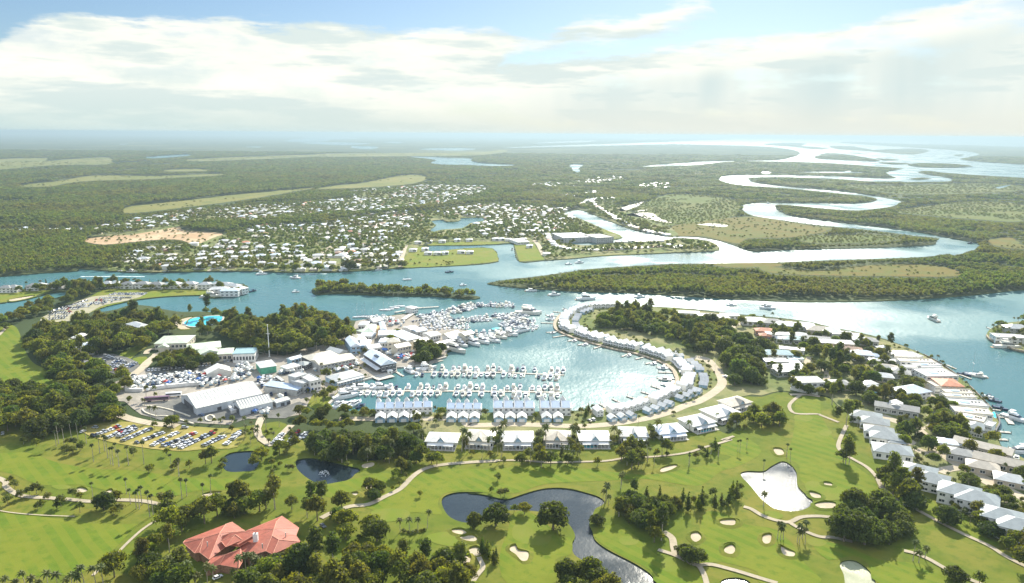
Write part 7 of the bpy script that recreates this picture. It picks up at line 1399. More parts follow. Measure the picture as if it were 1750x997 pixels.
for i, s in enumerate(["B1: 480,640 560,655", "B1: 560,625 640,640", "B1: 620,680 720,690", "B1: 660,662 780,680", "B1: 690,640 830,655", "B1: 640,600 760,640"]):
 carrow(s, 'in the %s row of the resort car park' % ordw(i + 1), 'cars in the resort car park', .85, 2.9, i in (2, 3), endword='left end')
for i, s in enumerate(["C5: 470,300 660,290", "C5: 700,285 860,268", "C5: 880,262 1040,250", "C5: 1120,240 1420,215", "C5: 1600,170 1740,150"]):
 carrow(s, 'in the strip above the show yard, %s bay' % ordw(i + 1), 'cars in the strip above the show yard', .9, 2.8, endword='left end')
for i, s in enumerate(["Z2: 200,295 250,240", "Z2: 235,285 310,300", "Z2: 250,262 340,275", "Z2: 300,235 370,245", "Z2: 320,255 375,265"]):
 carrow(s, 'in the %s row left of the dark grove' % ordw(i + 1), 'cars parked left of the dark grove', .8, 2.9, endword='left end')
for i, s in enumerate(["Z2: 390,735 470,705", "D7: 340,300 420,285", "D7: 560,275 700,250", "Z2: 1,255 30,235"]):
 carrow(s, ['behind the clubhouse trees', 'before the garage houses at the curve', 'before the garage houses right of the curve', 'at the right edge of the grass'][i], 'cars parked along the drives', .75, 3.0, endword='left end')
for i, s in enumerate(["C7: 470,108 730,106", "C7: 400,132 640,130", "C7: 350,150 560,146", "C7: 330,170 500,160", "C7: 230,185 440,176", "C7: 170,205 330,196", "C7: 110,220 250,212", "C7: 60,240 220,230", "C7: 20,258 190,246", "C7: 20,275 170,265", "C7: 20,292 150,282", "C7: 20,238 300,150"]):
 carrow(s, 'in the %s row of the gravel spit car park' % ordw(i + 1), 'cars on the gravel spit car park', .95, 2.75, i in (0, 4, 6, 8), lod=True, endword='left end')
# the remaining cars of the far car park as one mass
if REST_CARS:
 mb = MB()
 for (x, y, a, j, z) in REST_CARS:
  mb.cur = j; ca, sa = math.cos(a), math.sin(a)
  for (x0_, x1_, hw, z0_, z1_, x2, x3, hw2) in ((-2.25, 2.25, .9, .3, .9, -2.2, 2.1, .86), (-1.7, .9, .8, .9, 1.5, -1.3, .3, .7)):
   if z0_ == .9: mb.cur = 8
   v = [(x0_, -hw, z0_), (x1_, -hw, z0_), (x1_, hw, z0_), (x0_, hw, z0_), (x2, -hw2, z1_), (x3, -hw2, z1_), (x3, hw2, z1_), (x2, hw2, z1_)]
   mb.add([(x + p[0] * ca - p[1] * sa, y + p[0] * sa + p[1] * ca, z + p[2]) for p in v], [(4, 5, 6, 7), (0, 1, 5, 4), (1, 2, 6, 5), (2, 3, 7, 6), (3, 0, 4, 7)])
 o = mb.obj('parked_cars', [MC['car_' + c[0] + '_paint'] for c in CARC] + [tint]); tag(o, kind='stuff')
# pop-up tents and display boats of the show yard
def tent_proto(s, hh, m):
 t = empty('market_tent'); mb = MB(); a = s / 2
 mb.add([(-a, -a, hh), (a, -a, hh), (a, a, hh), (-a, a, hh), (0, 0, hh + s * .42), (-a, -a, hh - .35), (a, -a, hh - .35), (a, a, hh - .35), (-a, a, hh - .35)], [(0, 1, 4), (1, 2, 4), (2, 3, 4), (3, 0, 4), (5, 6, 1, 0), (6, 7, 2, 1), (7, 8, 3, 2), (8, 5, 0, 3)]); mb.obj('canopy', m, t)
 for x in (-a + .1, a - .1):
  for y in (-a + .1, a - .1): mb = MB(); mb.cyl(x, y, 0, hh, .05, .05, 5); mb.obj('pole', alu, t)
 mb = MB(); mb.box(-a + .5, a - .5, a - 1.2, a - .5, 0, 1.0); mb.obj('counter', WALL['blue'], t); return kids(t)
redc = mat('red_canvas', (.55, .06, .05), .65, .1, .4); bluec = mat('blue_canvas', (.06, .16, .45), .65, .1, .4)
TPS = [tent_proto(3.8, 2.6, cloth), tent_proto(3.0, 2.5, cloth), tent_proto(3.0, 2.5, redc), tent_proto(3.4, 2.5, bluec)]
def trailer_proto(L, hm):
 t = empty('boat_on_trailer'); B = L * .36; z = .75
 o = hull_mb(L, B, .95, .3).obj('hull', hm, t); o.location.z = z
 mb = MB(); loft(mb, [(-L * .05, L * .2, B * .36, .95), (-L * .05, L * .08, B * .3, 1.7)]); o = mb.obj('windscreen', tint, t); o.location.z = z
 mb = MB(); mb.box(-L * .3, 0, -B * .37, B * .37, 2.2, 2.32)
 for s in (-1, 1):
  for x in (-L * .28, -.1): mb.box(x - .04, x + .04, s * B * .35 - .04, s * B * .35 + .04, .7, 2.2)
 o = mb.obj('canopy', hm, t); o.location.z = z
 mb = MB(); mb.box(-L * .45, L * .55, -.1, .1, .4, .55); mb.box(-L * .2, -L * .12, -B * .45, B * .45, .25, .45); mb.obj('trailer', alu, t)
 for s in (-1, 1):
  mb = MB(); k = 8; vs = [(-L * .16 + .32 * math.cos(2 * math.pi * i / k), yy, .32 + .32 * math.sin(2 * math.pi * i / k)) for yy in (s * (B * .45), s * (B * .45 + .2)) for i in range(k)]; mb.add(vs, [(i, (i + 1) % k, k + (i + 1) % k, k + i) for i in range(k)] + [tuple(range(k, 2 * k))]); mb.obj('wheel', tyre, t)
 return kids(t)
TRP = [trailer_proto(6.5, gel), trailer_proto(7.5, gel), trailer_proto(5.8, navy)]
YZ = zf + .12
YARDS = [("C5: 230,450 300,410 700,370 1100,350 1330,300 1340,370 1400,430 1749,380 C6: 600,240 640,310 500,350 C5: 1749,470 1330,560 1060,530 600,590 150,610 140,560", 'car yard between the resort strip and the largest marquee', .55), ("C6: 640,370 800,290 960,320 1000,430 1100,500 1170,590 980,680 930,660 850,560 760,520", 'display yard right of the largest marquee', .35), ("C6: 320,180 440,120 620,130 660,200 560,260 400,290", 'yard right of the gabled marquee', .7),
         ("C3: 900,470 1100,430 1400,440 1640,340 1700,380 1640,440 1250,560 1180,520", 'cafe terrace between the cream shed and the restaurant', .95), ("C4: 820,100 1000,130 1290,120 1330,190 1180,250 1030,230 900,160", 'harbour plaza below the cream row houses', .9), ("C1: 560,400 700,350 860,380 1000,400 1150,440 1100,520 900,500 760,470", 'upper end of the harbour village', .8), ("C3: 480,480 560,440 700,470 900,430 900,500 700,530 500,560", 'lane beside the modern office', .8), ("C6: 760,780 900,830 800,900 600,870 520,820 700,800", 'forecourt before the second marquee', .7)]
ntent = ntr = 0
for yi, (s, word, ft) in enumerate(YARDS):
 x, y = poisson(W(s, 1), 5.6, 400 + yi); order_ = np.argsort([PX((a, b, LZ))[0] for a, b in zip(x, y)]); kt = kb = 0
 for i in order_:
  a, b = float(x[i]), float(y[i])
  if any((a - q[0]) ** 2 + (b - q[1]) ** 2 < (q[2] - .3) ** 2 for q in BLOCK): continue
  if random.random() < .08: continue
  if random.random() < ft and ntent < 280:
   j = random.choices(range(4), [5, 5, .6, .6])[0]; kt += 1; ntent += 1
   place(TPS[j], a, b, R(random.uniform(-20, 20)), '%s market tent in the %s, %s from its left' % (['white', 'small white', 'red', 'blue'][j], word, ordw(kt)), 'tent', 'market tents of the show', 1.0, YZ)
  elif ft < .85 and ntr < 150:
   kb += 1; ntr += 1; place(random.choice(TRP), a, b, R(random.choice([20, 25, 200, 110]) + random.uniform(-8, 8)), 'boat on a trailer in the %s, %s from its left' % (word, ordw(kb)), 'trailer boat', 'display boats on trailers', 1.0, YZ)
# trailers and odd pieces of the show yard
def lorry(label, s, L, rot, m, name='display_trailer'):
 q = G(*T(s)[0], LZ); t = empty(name, (q.x, q.y, YZ), R(rot)); tag(t, label, 'trailer'); h = 3.6
 mb = MB(); mb.box(-L / 2, L / 2, -1.3, 1.3, .9, h); mb.obj('body', m, t); mb = MB(); mb.box(-L / 2 + .3, L / 2 - .3, -1.5, -1.31, 2.2, 3.0); mb.obj('window', tint, t)
 for x in (-L * .35, -L * .27, L * .3):
  for sg in (-1, 1): mb = MB(); mb.box(x - .45, x + .45, sg * 1.15 - .15, sg * 1.15 + .15, 0, .9); mb.obj('wheel', tyre, t)
lorry('white and blue display trailer right of the display yard', "C3: 665,775", 16, -52, gel); lorry('grey display trailer behind the white and blue one', "C3: 510,650", 15, -52, WALL['grey']); lorry('long purple grey coach left of the largest marquee', "C5: 600,755", 17, 14, mat('plum_paint', (.20, .12, .17), .4, .1, .4), 'coach'); lorry('white bus between the coach and the largest marquee', "C5: 850,690", 11, 14, gel, 'bus')
lorry('bright blue canopied stall under the modern office', "C3: 945,795", 7, 8, bluec, 'stall')
# low white walls and fences
def fence(label, s, h, th, m, name='wall', cat='wall', z=LZ + .1):
 line = [Vector(p) for p in W(s, 2, False)]; c = line[0]; t = empty(name, (c.x, c.y, z)); tag(t, label, cat); a, b = ribbon_pts([p - c for p in line], th); n = len(a); mb = MB()
 mb.add([(p.x, p.y, h) for p in a] + [(p.x, p.y, h) for p in b] + [(p.x, p.y, -.2) for p in a] + [(p.x, p.y, -.2) for p in b], [(n + i, n + i + 1, i + 1, i) for i in range(n - 1)] + [(i, i + 1, 2 * n + i + 1, 2 * n + i) for i in range(n - 1)] + [(n + i + 1, n + i, 3 * n + i, 3 * n + i + 1) for i in range(n - 1)] + [(0, 2 * n, 3 * n, n), (n - 1, 2 * n - 1, 4 * n - 1, 3 * n - 1)]); mb.obj('coping', m, t)
fence('white corridor wall along the front of the largest marquee', "C5: 1200,915 1640,820 C6: 240,735", 2.6, 1.6, WALL['white']); fence('white corridor wall turning between the two marquees', "C6: 240,735 330,835", 2.6, 1.6, WALL['white']); fence('white corridor wall before the second marquee', "C6: 310,855 500,803", 2.6, 1.6, WALL['white'])
fence('upper low cream wall curving over the forecourt', "C5: 380,825 640,855 900,920 1090,990", .9, .9, WALL['cream']); fence('lower low cream wall curving over the forecourt', "C5: 380,880 420,930 600,990 Z1: 840,155 980,195", .9, .9, WALL['cream']); fence('round cream planter wall on the forecourt', "Z1: 1042,160 1062,150 1082,158 1080,175 1058,180 1042,172 1042,160", .8, 1.2, WALL['cream'])
fence('tall white garden wall along the head of the right fairway', "B4: 440,665 510,680 580,692", 2.4, .5, WALL['white']); fence('long white fence strip along the car yard', "C5: 480,590 700,560 900,540 1100,520 1310,508", 2.8, 2.0, WALL['white']); fence('white fence at the upper left corner of the car yard', "C5: 150,600 140,540 290,420 460,405", 2.4, 1.6, WALL['white']); fence('white fence along the lower left of the car yard', "C5: 130,605 260,610 390,605", 2.6, 2, WALL['white'])
fence('round sea wall at the bend of the right shore', "D4: 1335,610 1375,680 1380,760 1340,830 1310,900", 1.3, .9, WALL['dark']); fence('dark hoarding of the covered fountain court on the point', "B4: 1424,395 1440,415 1480,432 1560,465 1640,480", 1.6, 1.0, timber)
fence('dark sea wall along the long flat roofed houses', "B4: 1110,490 1200,538 1285,600", 1.2, .8, PILEM); fence('dark sea wall below the terracotta roofed house', "B4: 1340,648 1400,708 1452,765", 1.2, .8, PILEM)
# the tall flag mast and lamp masts
def mast(label, s, h, r_=.25, name='flag_mast', cat='mast'):
 q = G(*T(s)[0], LZ); t = empty(name, (q.x, q.y, LZ)); tag(t, label, cat); mb = MB(); mb.cyl(0, 0, -.2, h, r_, r_ * .5, 8); mb.obj('pole', trimw, t)
 mb = MB(); mb.cyl(0, 0, h, h + .5, r_ * 1.2, r_ * .4, 8); mb.cyl(0, 0, -.1, .5, r_ * 2.4, r_ * 2.2, 8); mb.obj('cap', trimw, t)
 mb = MB(); mb.box(-h * .06, h * .06, -.08, .08, h * .72, h * .73); mb.obj('yard_arm', trimw, t)
mast('tall white flag mast at the edge of the harbour wood', "C7: 1665,570", 30, .5); mast('thin mast in front of the modern office', "C3: 845,640", 24, .3); mast('short mast beside the round lawn of the crescent', "B3: 1500,690", 9, .15)
q = G(*T("C6: 210,870")[0], LZ)
# orange plaza by the arcade and red umbrellas on the cafe terrace
sheet('plaza_paving', W("C1: 700,560 740,480 800,500 760,640 690,690 680,640", 1), YZ + .05, ground_mat('amber_paving', (.55, .36, .18), (.62, .44, .24), None, .1, .4))
def umb_proto(m):
 t = empty('umbrella'); mb = MB(); n = 8; mb.add([(1.5 * math.cos(2 * math.pi * i / n), 1.5 * math.sin(2 * math.pi * i / n), 2.2) for i in range(n)] + [(0, 0, 2.9)], [(i, (i + 1) % n, n) for i in range(n)]); mb.obj('canopy', m, t); mb = MB(); mb.cyl(0, 0, 0, 2.8, .05, .05, 6); mb.obj('pole', alu, t); return kids(t)
UMP = [umb_proto(redc), umb_proto(cloth)]
for yi, (s, word, cols) in enumerate((("C3: 1420,430 1560,380 1640,370 1620,410 1450,460", 'red umbrella before the cream shed', (0,)), ("C4: 1000,180 1280,150 1330,200 1200,240 1050,230", 'umbrella on the harbour plaza', (0, 1)), ("C4: 690,330 730,320 740,360 700,370", 'red umbrella at the quay hall corner', (0,)))):
 x, y = poisson(W(s, 1), 4.2, 500 + yi); k = 0
 for i in np.argsort(x):
  k += 1; j = random.choice(cols); place(UMP[j], float(x[i]), float(y[i]), 0, '%s, %s from the left' % (word if j == 0 or yi != 1 else 'white ' + word, ordw(k)), 'umbrella', 'cafe umbrellas', 1.0, YZ)
# -- the town across the river
FARBLOCK = []
def far_proto(w, d, h, rise, wl, rf, gable=False, wing=True):
 mb = MB(); mb.box(-w / 2, w / 2, -d / 2, d / 2, -.3, h)
 if wing: mb.box(-w / 2 + .5, -w * .05, -d / 2 - 4, -d / 2 + .1, -.3, h * .95)
 o = mb.obj('house', WALL[wl]); mb = MB(); mb.hip(-w / 2, w / 2, -d / 2, d / 2, h, rise, .7, gable=gable)
 if wing: mb.hip(-w / 2 + .5, -w * .05, -d / 2 - 4, -d / 2 + 2, h * .95, rise * .7, .6)
 mb.obj('roof', ROOF[rf], o)
 mb = MB(); mb.box(w * .05, w * .45, -d / 2 - .06, -d / 2 + .02, h * .25, h * .72); mb.obj('window', glass, o)
 o['rf'] = rf; return kids(o)
FP = [far_proto(15, 11, 3.4, 2.2, 'white', 'white'), far_proto(17, 12, 3.4, 2.4, 'cream', 'palegrey'), far_proto(14, 10, 5.8, 2.2, 'white', 'bluewhite'), far_proto(16, 11, 3.4, 2.2, 'sand', 'cream'), far_proto(16, 11, 5.6, 2.2, 'white', 'white', False, False), far_proto(15, 11, 3.4, 2.2, 'brick', 'brown'), far_proto(16, 12, 3.6, 2.4, 'white', 'grey'), far_proto(14, 10, 3.4, 2.0, 'cream', 'terracotta')]
FW_ = [3.5, 4, 2.5, 4, 3, 1.6, 2.6, 1.0]
RFW = {'white': 'white', 'palegrey': 'pale grey', 'bluewhite': 'pale blue', 'cream': 'cream', 'brown': 'brown', 'grey': 'dark grey', 'terracotta': 'terracotta'}
spots_ = []
def town(s, sp, word, street=0.0, fill=.9):
 """houses set along streets: a slanted grid with jitter"""
 poly = W(s, 2); P_ = np.array(poly); c = P_.mean(0); ca, sa = math.cos(street), math.sin(street); Q = (P_ - c) @ np.array([[ca, -sa], [sa, ca]]); lo, hi = Q.min(0), Q.max(0)
 r = np.random.default_rng(len(spots_) + 9); pts = []
 y = lo[1]; row = 0
 while y < hi[1]:
  x = lo[0] + r.random() * sp
  while x < hi[0]:
   a = (x + r.uniform(-2, 2)); b = y + r.uniform(-3, 3); pts.append((c[0] + a * ca - b * sa * -1 * -1, c[1] + a * sa + b * ca)); x += sp * r.uniform(.92, 1.25)
  y += (sp * 1.15 if row % 2 == 0 else sp * 1.75); row += 1
 A = np.array(pts); k = inside(poly, A[:, 0], A[:, 1]) & ~in_water(A[:, 0], A[:, 1]) & (r.random(len(A)) < fill)
 for p in LAWNS + [S['dirt']]: k &= ~inside(p, A[:, 0], A[:, 1])
 n2 = vnoise(A[:, 0] / 110, A[:, 1] / 110, 8); k &= n2 > .22
 for a, b in A[k]: spots_.append((float(a), float(b), street, word))
town("A1: 600,758 640,705 740,650 1000,640 1200,610 1300,640 1500,640 1740,600 1750,770 1450,768 900,766", 20.2, 'in the riverside town right of the bare earth', .15)
town("A2: 0,610 200,600 360,630 390,740 200,755 0,765", 20.2, 'in the riverside town left of the canal lots', .1)
town("A1: 1200,600 1300,530 1500,500 1750,470 A2: 0,475 300,470 540,500 430,560 300,610 0,620", 21.0, 'in the middle of the far town above the riverside', -.12, .8)
town("A2: 560,480 830,440 1130,455 1230,475 1280,500 1180,560 1000,575 820,510 740,500", 20.2, 'around the town lake', .05)
town("A2: 720,560 830,520 1000,570 1180,560 1140,600 1000,600 760,600", 21.8, 'behind the canal lots', .05)
town("A1: 500,550 700,510 1000,460 1020,480 900,530 600,580 480,590", 21.8, 'in the band left of the bare earth', .35)
town("A1: 0,575 200,560 430,555 450,585 300,595 0,595", 21.8, 'in the band at the far left', .05)
town("A1: 1050,470 1400,435 1750,410 A2: 150,375 520,345 800,350 800,390 540,450 300,470 0,480 A1: 1500,500 1200,530", 22.7, 'in the upper far town', -.05, .85)
town("A2: 1050,340 1250,322 1480,300 1490,315 1300,345 1100,352", 23.5, 'on the slope right of the upper town', .1, .8)
town("A2: 1560,340 1740,330 1740,362 1600,356", 23.5, 'at the far right of the upper town', .1, .8)
town("A2: 1200,392 1360,378 1370,392 1240,408", 23.5, 'in the small patch above the canal', .1, .9)
for s, dd, word in (("A2: 1320,425 1380,470 1450,515 1560,560 1700,596 1750,600", 22, 'on the outer bank of the canal'), ("A2: 1335,440 1400,490 1500,545 1620,582", 55, 'in the second row of the canal bank'), ("A2: 1190,470 1280,452 1360,420 1460,415", 21.8, 'at the head of the canal')):
 ln = W(s, 3, False)
 for p, t in along(offset(ln, 14), 19): spots_.append((p.x, p.y, math.atan2(t.y, t.x), word))
for s, word in (("A2: 1130,600 1140,625 1165,645 1210,660 1260,665", 'in the curved white terrace of the canal village'), ("A2: 1230,668 1350,668 1480,664 1600,656 1740,645", 'in the white terrace along the canal village shore'), ("A2: 1290,615 1400,625 1550,625 1700,622", 'in the inner terrace of the canal village'), ("A3: 0,655 100,650 200,645", 'at the tip of the canal village')):
 for p, t in along(W(s, 3, False), 12.5): spots_.append((p.x, p.y, math.atan2(t.y, t.x), word + ' '))
LOTS = [(675, 622), (735, 622), (865, 617), (895, 617), (930, 620), (600, 628), (535, 630), (480, 634), (455, 672), (515, 667), (530, 688), (575, 688), (615, 686), (695, 681), (737, 683), (1035, 652), (1120, 692), (1005, 618)]
spots_.sort(key=lambda q: q[0] ** 2 + q[1] ** 2)
seen = []; grid = {}
for q in spots_:
 k = (int(q[0] // 14), int(q[1] // 14)); ok = True
 for i in (-1, 0, 1):
  for j in (-1, 0, 1):
   for e in grid.get((k[0] + i, k[1] + j), []):
    if (e[0] - q[0]) ** 2 + (e[1] - q[1]) ** 2 < 110: ok = False
 if ok and not bool(in_water([q[0]], [q[1]])[0]): grid.setdefault(k, []).append(q); seen.append(q)
for i, (px, py) in enumerate(LOTS):
 q = G(*T('A2: %g,%g' % (px, py))[0], LZ); o = place(FP[4 if i % 3 else 2], q.x, q.y, random.uniform(-.1, .1), 'white two storey house on the bright canal lots, %s listed from the left street' % ordw(i + 1), 'house', 'houses on the canal lots', .78); FARBLOCK.append((q.x, q.y, 12))
 o['label'] = 'white house on the bright lawns of the canal lots'
 if 'rf' in o: del o['rf']
far_rest = []; n = 0
for (x, y, st, word) in seen:
 FARBLOCK.append((x, y, 8.0)); j = random.choices(range(8), FW_)[0]; rot = st + random.choice([0, 0, math.pi / 2, math.pi]) + R(random.uniform(-8, 8)); sc_ = random.uniform(.78, 1.05) * (.72 if word[-1] == ' ' else 1); word = word.strip()
 if n < 275:
  n += 1; rfw = RFW[['white', 'palegrey', 'bluewhite', 'cream', 'white', 'brown', 'grey', 'terracotta'][j]]; o = place(FP[j], x, y, rot, '%s roofed house %s' % (rfw, word), 'house', '%s roofed houses %s' % (rfw, word), sc_)
  if 'rf' in o: del o['rf']
 else: far_rest.append((x, y, rot, sc_, j))
print('FARHOUSES', n, len(far_rest))
if far_rest:
 mb = MB(); ms = []
 rfl = ['white', 'palegrey', 'bluewhite', 'cream', 'white', 'brown', 'grey', 'terracotta']
 for (x, y, rot, s, j) in far_rest:
  w, d, h = 15 * s, 11 * s, (3.4 if j not in (2, 4) else 5.6); sub = MB(); sub.box(-w / 2, w / 2, -d / 2, d / 2, -.3, h); nb = len(sub.f); sub.hip(-w / 2, w / 2, -d / 2, d / 2, h, 2.2, .7)
  sub.hip(-w / 2 + .5, -w * .05, -d / 2 - 4, -d / 2 + 2, h * .95, 1.5, .6)
  ca, sa = math.cos(rot), math.sin(rot); k = len(mb.v); mb.v += [(x + p[0] * ca - p[1] * sa, y + p[0] * sa + p[1] * ca, LZ + p[2]) for p in sub.v]; mb.f += [tuple(i + k for i in f) for f in sub.f]; mb.m += [8] * nb + [j] * (len(sub.f) - nb)
 o = mb.obj('far_houses', [ROOF[r_] for r_ in rfl] + [WALL['cream']]); tag(o, kind='stuff')
for (nm, lab, s, h, rt, wl, rf) in [('apartment_block', 'largest grey apartment block of the canal village', "A2: 1205,605 1355,600 1340,575", 9, 'flat', 'grey', 'palegrey'), ('apartment_block', 'dark grey block right of the largest one in the canal village', "A2: 1370,605 1455,600 1440,580", 10, 'flat', 'grey', 'grey'), ('clubhouse', 'white hall at the end of the canal lots street', "A2: 975,625 1035,622 1030,605", 5, 'hip', 'white', 'white')]:
 house(nm, lab, 'apartments' if 'block' in nm else 'hall', corners(s, h), h, rt, 2.5, wl, rf, 8, 3 if h > 8 else 1); x, y, w, d, rot = corners(s, h); FARBLOCK.append((x, y, max(w, d) * .5))
# -- plant the individual trees, the rest of a kind as one mass
NAMES = {'broad': ('broadleaf_tree', 'tree'), 'fig': ('fig_tree', 'tree'), 'gum': ('gum_tree', 'tree'), 'slim': ('slender_tree', 'tree'), 'small': ('small_tree', 'tree'), 'shrub': ('shrub', 'shrub'),
         'mangrove': ('mangrove_tree', 'tree'), 'palm': ('palm_tree', 'palm'), 'fanpalm': ('palm_tree', 'palm')}
def blocked(x, y):
 for (bx, by, br) in BLOCK:
  if (x - bx) ** 2 + (y - by) ** 2 < br * br: return True
 return False
def on_any(polys, x, y):
 return any(bool(inside(p, [x], [y])[0]) for p in polys)
KEEPOFF = [W("Z1: 715,130 770,100 880,70 940,60 1100,90 1331,120 1200,165 1000,180 880,188 740,150", 1)]
road_lines = []
for line, w in ROADS: road_lines.append((np.array(line), w))
def on_road(x, y):
 for L, w in road_lines:
  if np.min((L[:, 0] - x) ** 2 + (L[:, 1] - y) ** 2) < (w * .62) ** 2: return True
 return False
kept = []
for (kind, x, y, s, z, key) in TREES:
 if y < 60: continue
 if key not in EXPL and CLUST[key][1] is not None and (blocked(x, y) or bool(in_water([x], [y])[0])): continue
 if CLUST[key][1] is not None and (on_road(x, y) or on_any(KEEPOFF, x, y)): continue
 px, py = PX((x, y, LZ))
 if px < -60 or px > PW + 60 or py > PH + 75: continue
 kept.append((kind, x, y, s, z, key))
kept.sort(key=lambda t: math.hypot(t[1], t[2]) / t[3])
ROOM = {'tree': 300, 'palm': 298, 'small': 298, 'shrub': 100, 'mangrove': 80, 'fig': 290}
def bucket(kind): return {'palm': 'palm', 'fanpalm': 'palm', 'small': 'small', 'slim': 'small', 'shrub': 'shrub', 'mangrove': 'mangrove', 'fig': 'fig'}.get(kind, 'tree')
count = {}; rest = []; ndone = {}
for (kind, x, y, s, z, key) in kept:
 b = bucket(kind); count[b] = count.get(b, 0) + 1
 if count[b] > ROOM[b]: rest.append((kind, x, y, s, z)); continue
 k = random.randrange(len(PROTO[kind])); p = PROTO[kind][k]
 rz = random.random() * 6.283; loc = (x, y, LZ - .05)
 sc3 = (s, s, s * z)
 if id(p) in USED: o = dup(p, loc, rz, sc3)
 else: o = p; USED[id(p)] = 1; o.location = loc; o.rotation_euler = (0, 0, rz); o.scale = sc3
 if 'proto' in o: del o['proto']
 lab, grp = CLUST[key]
 kindword = {'palm': 'palm', 'fanpalm': 'fan palm', 'small': 'small tree', 'slim': 'slender tree', 'shrub': 'shrub', 'fig': 'dense dark tree', 'gum': 'tall open gum'}.get(kind)
 o['label'] = lab; o['category'] = NAMES[kind][1]
 if grp: o['group'] = grp
 ndone.setdefault(key, []).append((o, kind))
# in a mixed cluster say which kind of tree it is
KW = {'palm': 'feathery palm', 'fanpalm': 'thin fan palm', 'small': 'small bushy tree', 'slim': 'slim upright tree', 'shrub': 'low shrub', 'fig': 'dense dark tree', 'gum': 'tall open gum tree', 'broad': 'spreading olive tree', 'mangrove': 'mangrove tree'}
def where(lab):
 for w_ in (' in ', ' on ', ' along ', ' beside ', ' between ', ' among ', ' around ', ' below ', ' left of ', ' right of ', ' behind ', ' at ', ' above ', ' under ', ' squeezed ', ' near '):
  pass
 best = None
 for w_ in (' in the ', ' on the ', ' along the ', ' beside the ', ' between ', ' among ', ' around ', ' below ', ' left of ', ' right of ', ' behind ', ' at the ', ' above ', ' squeezed ', ' inside ', ' near ', ' from ', ' standing '):
  i = lab.find(w_)
  if i >= 0 and (best is None or i < best): best = i
 return lab[best:] if best is not None else ''
for key, lst in ndone.items():
 kinds_ = set(k for _, k in lst); lab, grp = CLUST[key]
 if grp is None: continue
 for kd in kinds_:
  sub = sorted([o for o, k in lst if k == kd], key=lambda o: PX(o.location)[0])
  base = KW[kd] + where(lab) if len(kinds_) > 1 else lab
  g2 = grp if len(kinds_) == 1 else KW[kd] + 's: ' + grp
  n = len(sub)
  for i, o in enumerate(sub):
   o['label'] = base; o['group'] = g2
   if n == 1:
    o['label'] = 'only ' + base; del o['group']
   elif n == 2: o['label'] = ('left' if i == 0 else 'right') + ' of two: ' + base
   elif n <= 8:
    od = ['first', 'second', 'third', 'fourth', 'fifth', 'sixth', 'seventh', 'eighth'][i]
    o['label'] = ('leftmost ' if i == 0 else 'rightmost ' if i == n - 1 else od + ' from left, ') + base
for k in list(PROTO):
 for p in PROTO[k]:
  if id(p) not in USED and k not in ('mangrove', 'wood'):
   for ch in KIDS[p.name]: bpy.data.objects.remove(ch)
   bpy.data.objects.remove(p)
print('TREES', count, 'rest', len(rest))
# -- masses of trees nobody could count: points that carry tree crowns (geometry nodes)
def crown_of(p): return [c for c in KIDS[p.name] if c.name.split('.')[0] in ('crown', 'fronds')][0]
def scatter(name, pts, protos, label=None, kind='stuff'):
 """pts: (x, y, z, sxy, sz, rot, variant)"""
 me = bpy.data.meshes.new(name); n = len(pts); A = np.array(pts, dtype=np.float32)
 me.vertices.add(n); me.vertices.foreach_set('co', A[:, :3].ravel())
 at = me.attributes.new('size', 'FLOAT_VECTOR', 'POINT'); at.data.foreach_set('vector', np.stack([A[:, 3], A[:, 3], A[:, 4]], 1).ravel())
 at = me.attributes.new('turn', 'FLOAT_VECTOR', 'POINT'); at.data.foreach_set('vector', np.stack([A[:, 5] * 0, A[:, 5] * 0, A[:, 5]], 1).astype(np.float32).ravel())
 at = me.attributes.new('variant', 'INT', 'POINT'); at.data.foreach_set('value', A[:, 6].astype(np.int32))
 o = link(name, me); tag(o, label, None, None, kind)
 ng = bpy.data.node_groups.new(name + '_points', 'GeometryNodeTree')
 ng.interface.new_socket('Geometry', in_out='INPUT', socket_type='NodeSocketGeometry'); ng.interface.new_socket('Geometry', in_out='OUTPUT', socket_type='NodeSocketGeometry')
 gi = ng.nodes.new('NodeGroupInput'); go = ng.nodes.new('NodeGroupOutput'); jn = ng.nodes.new('GeometryNodeJoinGeometry')
 def named(nm, ty):
  q = ng.nodes.new('GeometryNodeInputNamedAttribute'); q.data_type = ty; q.inputs[0].default_value = nm; return q.outputs[0]
 sz_ = named('size', 'FLOAT_VECTOR'); tn = named('turn', 'FLOAT_VECTOR'); vr = named('variant', 'INT')
 for i, p in enumerate(protos):
  oi = ng.nodes.new('GeometryNodeObjectInfo'); oi.inputs['Object'].default_value = crown_of(p); oi.inputs['As Instance'].default_value = True
  cm = ng.nodes.new('FunctionNodeCompare'); cm.data_type = 'INT'; cm.operation = 'EQUAL'
  ng.links.new(vr, cm.inputs[2]); cm.inputs[3].default_value = i
  ip = ng.nodes.new('GeometryNodeInstanceOnPoints'); ng.links.new(gi.outputs[0], ip.inputs['Points']); ng.links.new(cm.outputs[0], ip.inputs['Selection'])
  ng.links.new(oi.outputs['Geometry'], ip.inputs['Instance']); ng.links.new(sz_, ip.inputs['Scale'])
  er = ng.nodes.new('FunctionNodeEulerToRotation'); ng.links.new(tn, er.inputs[0]); ng.links.new(er.outputs[0], ip.inputs['Rotation'])
  ng.links.new(ip.outputs[0], jn.inputs[0])
 ng.links.new(jn.outputs[0], go.inputs[0])
 md = o.modifiers.new('points', 'NODES'); md.node_group = ng; return o
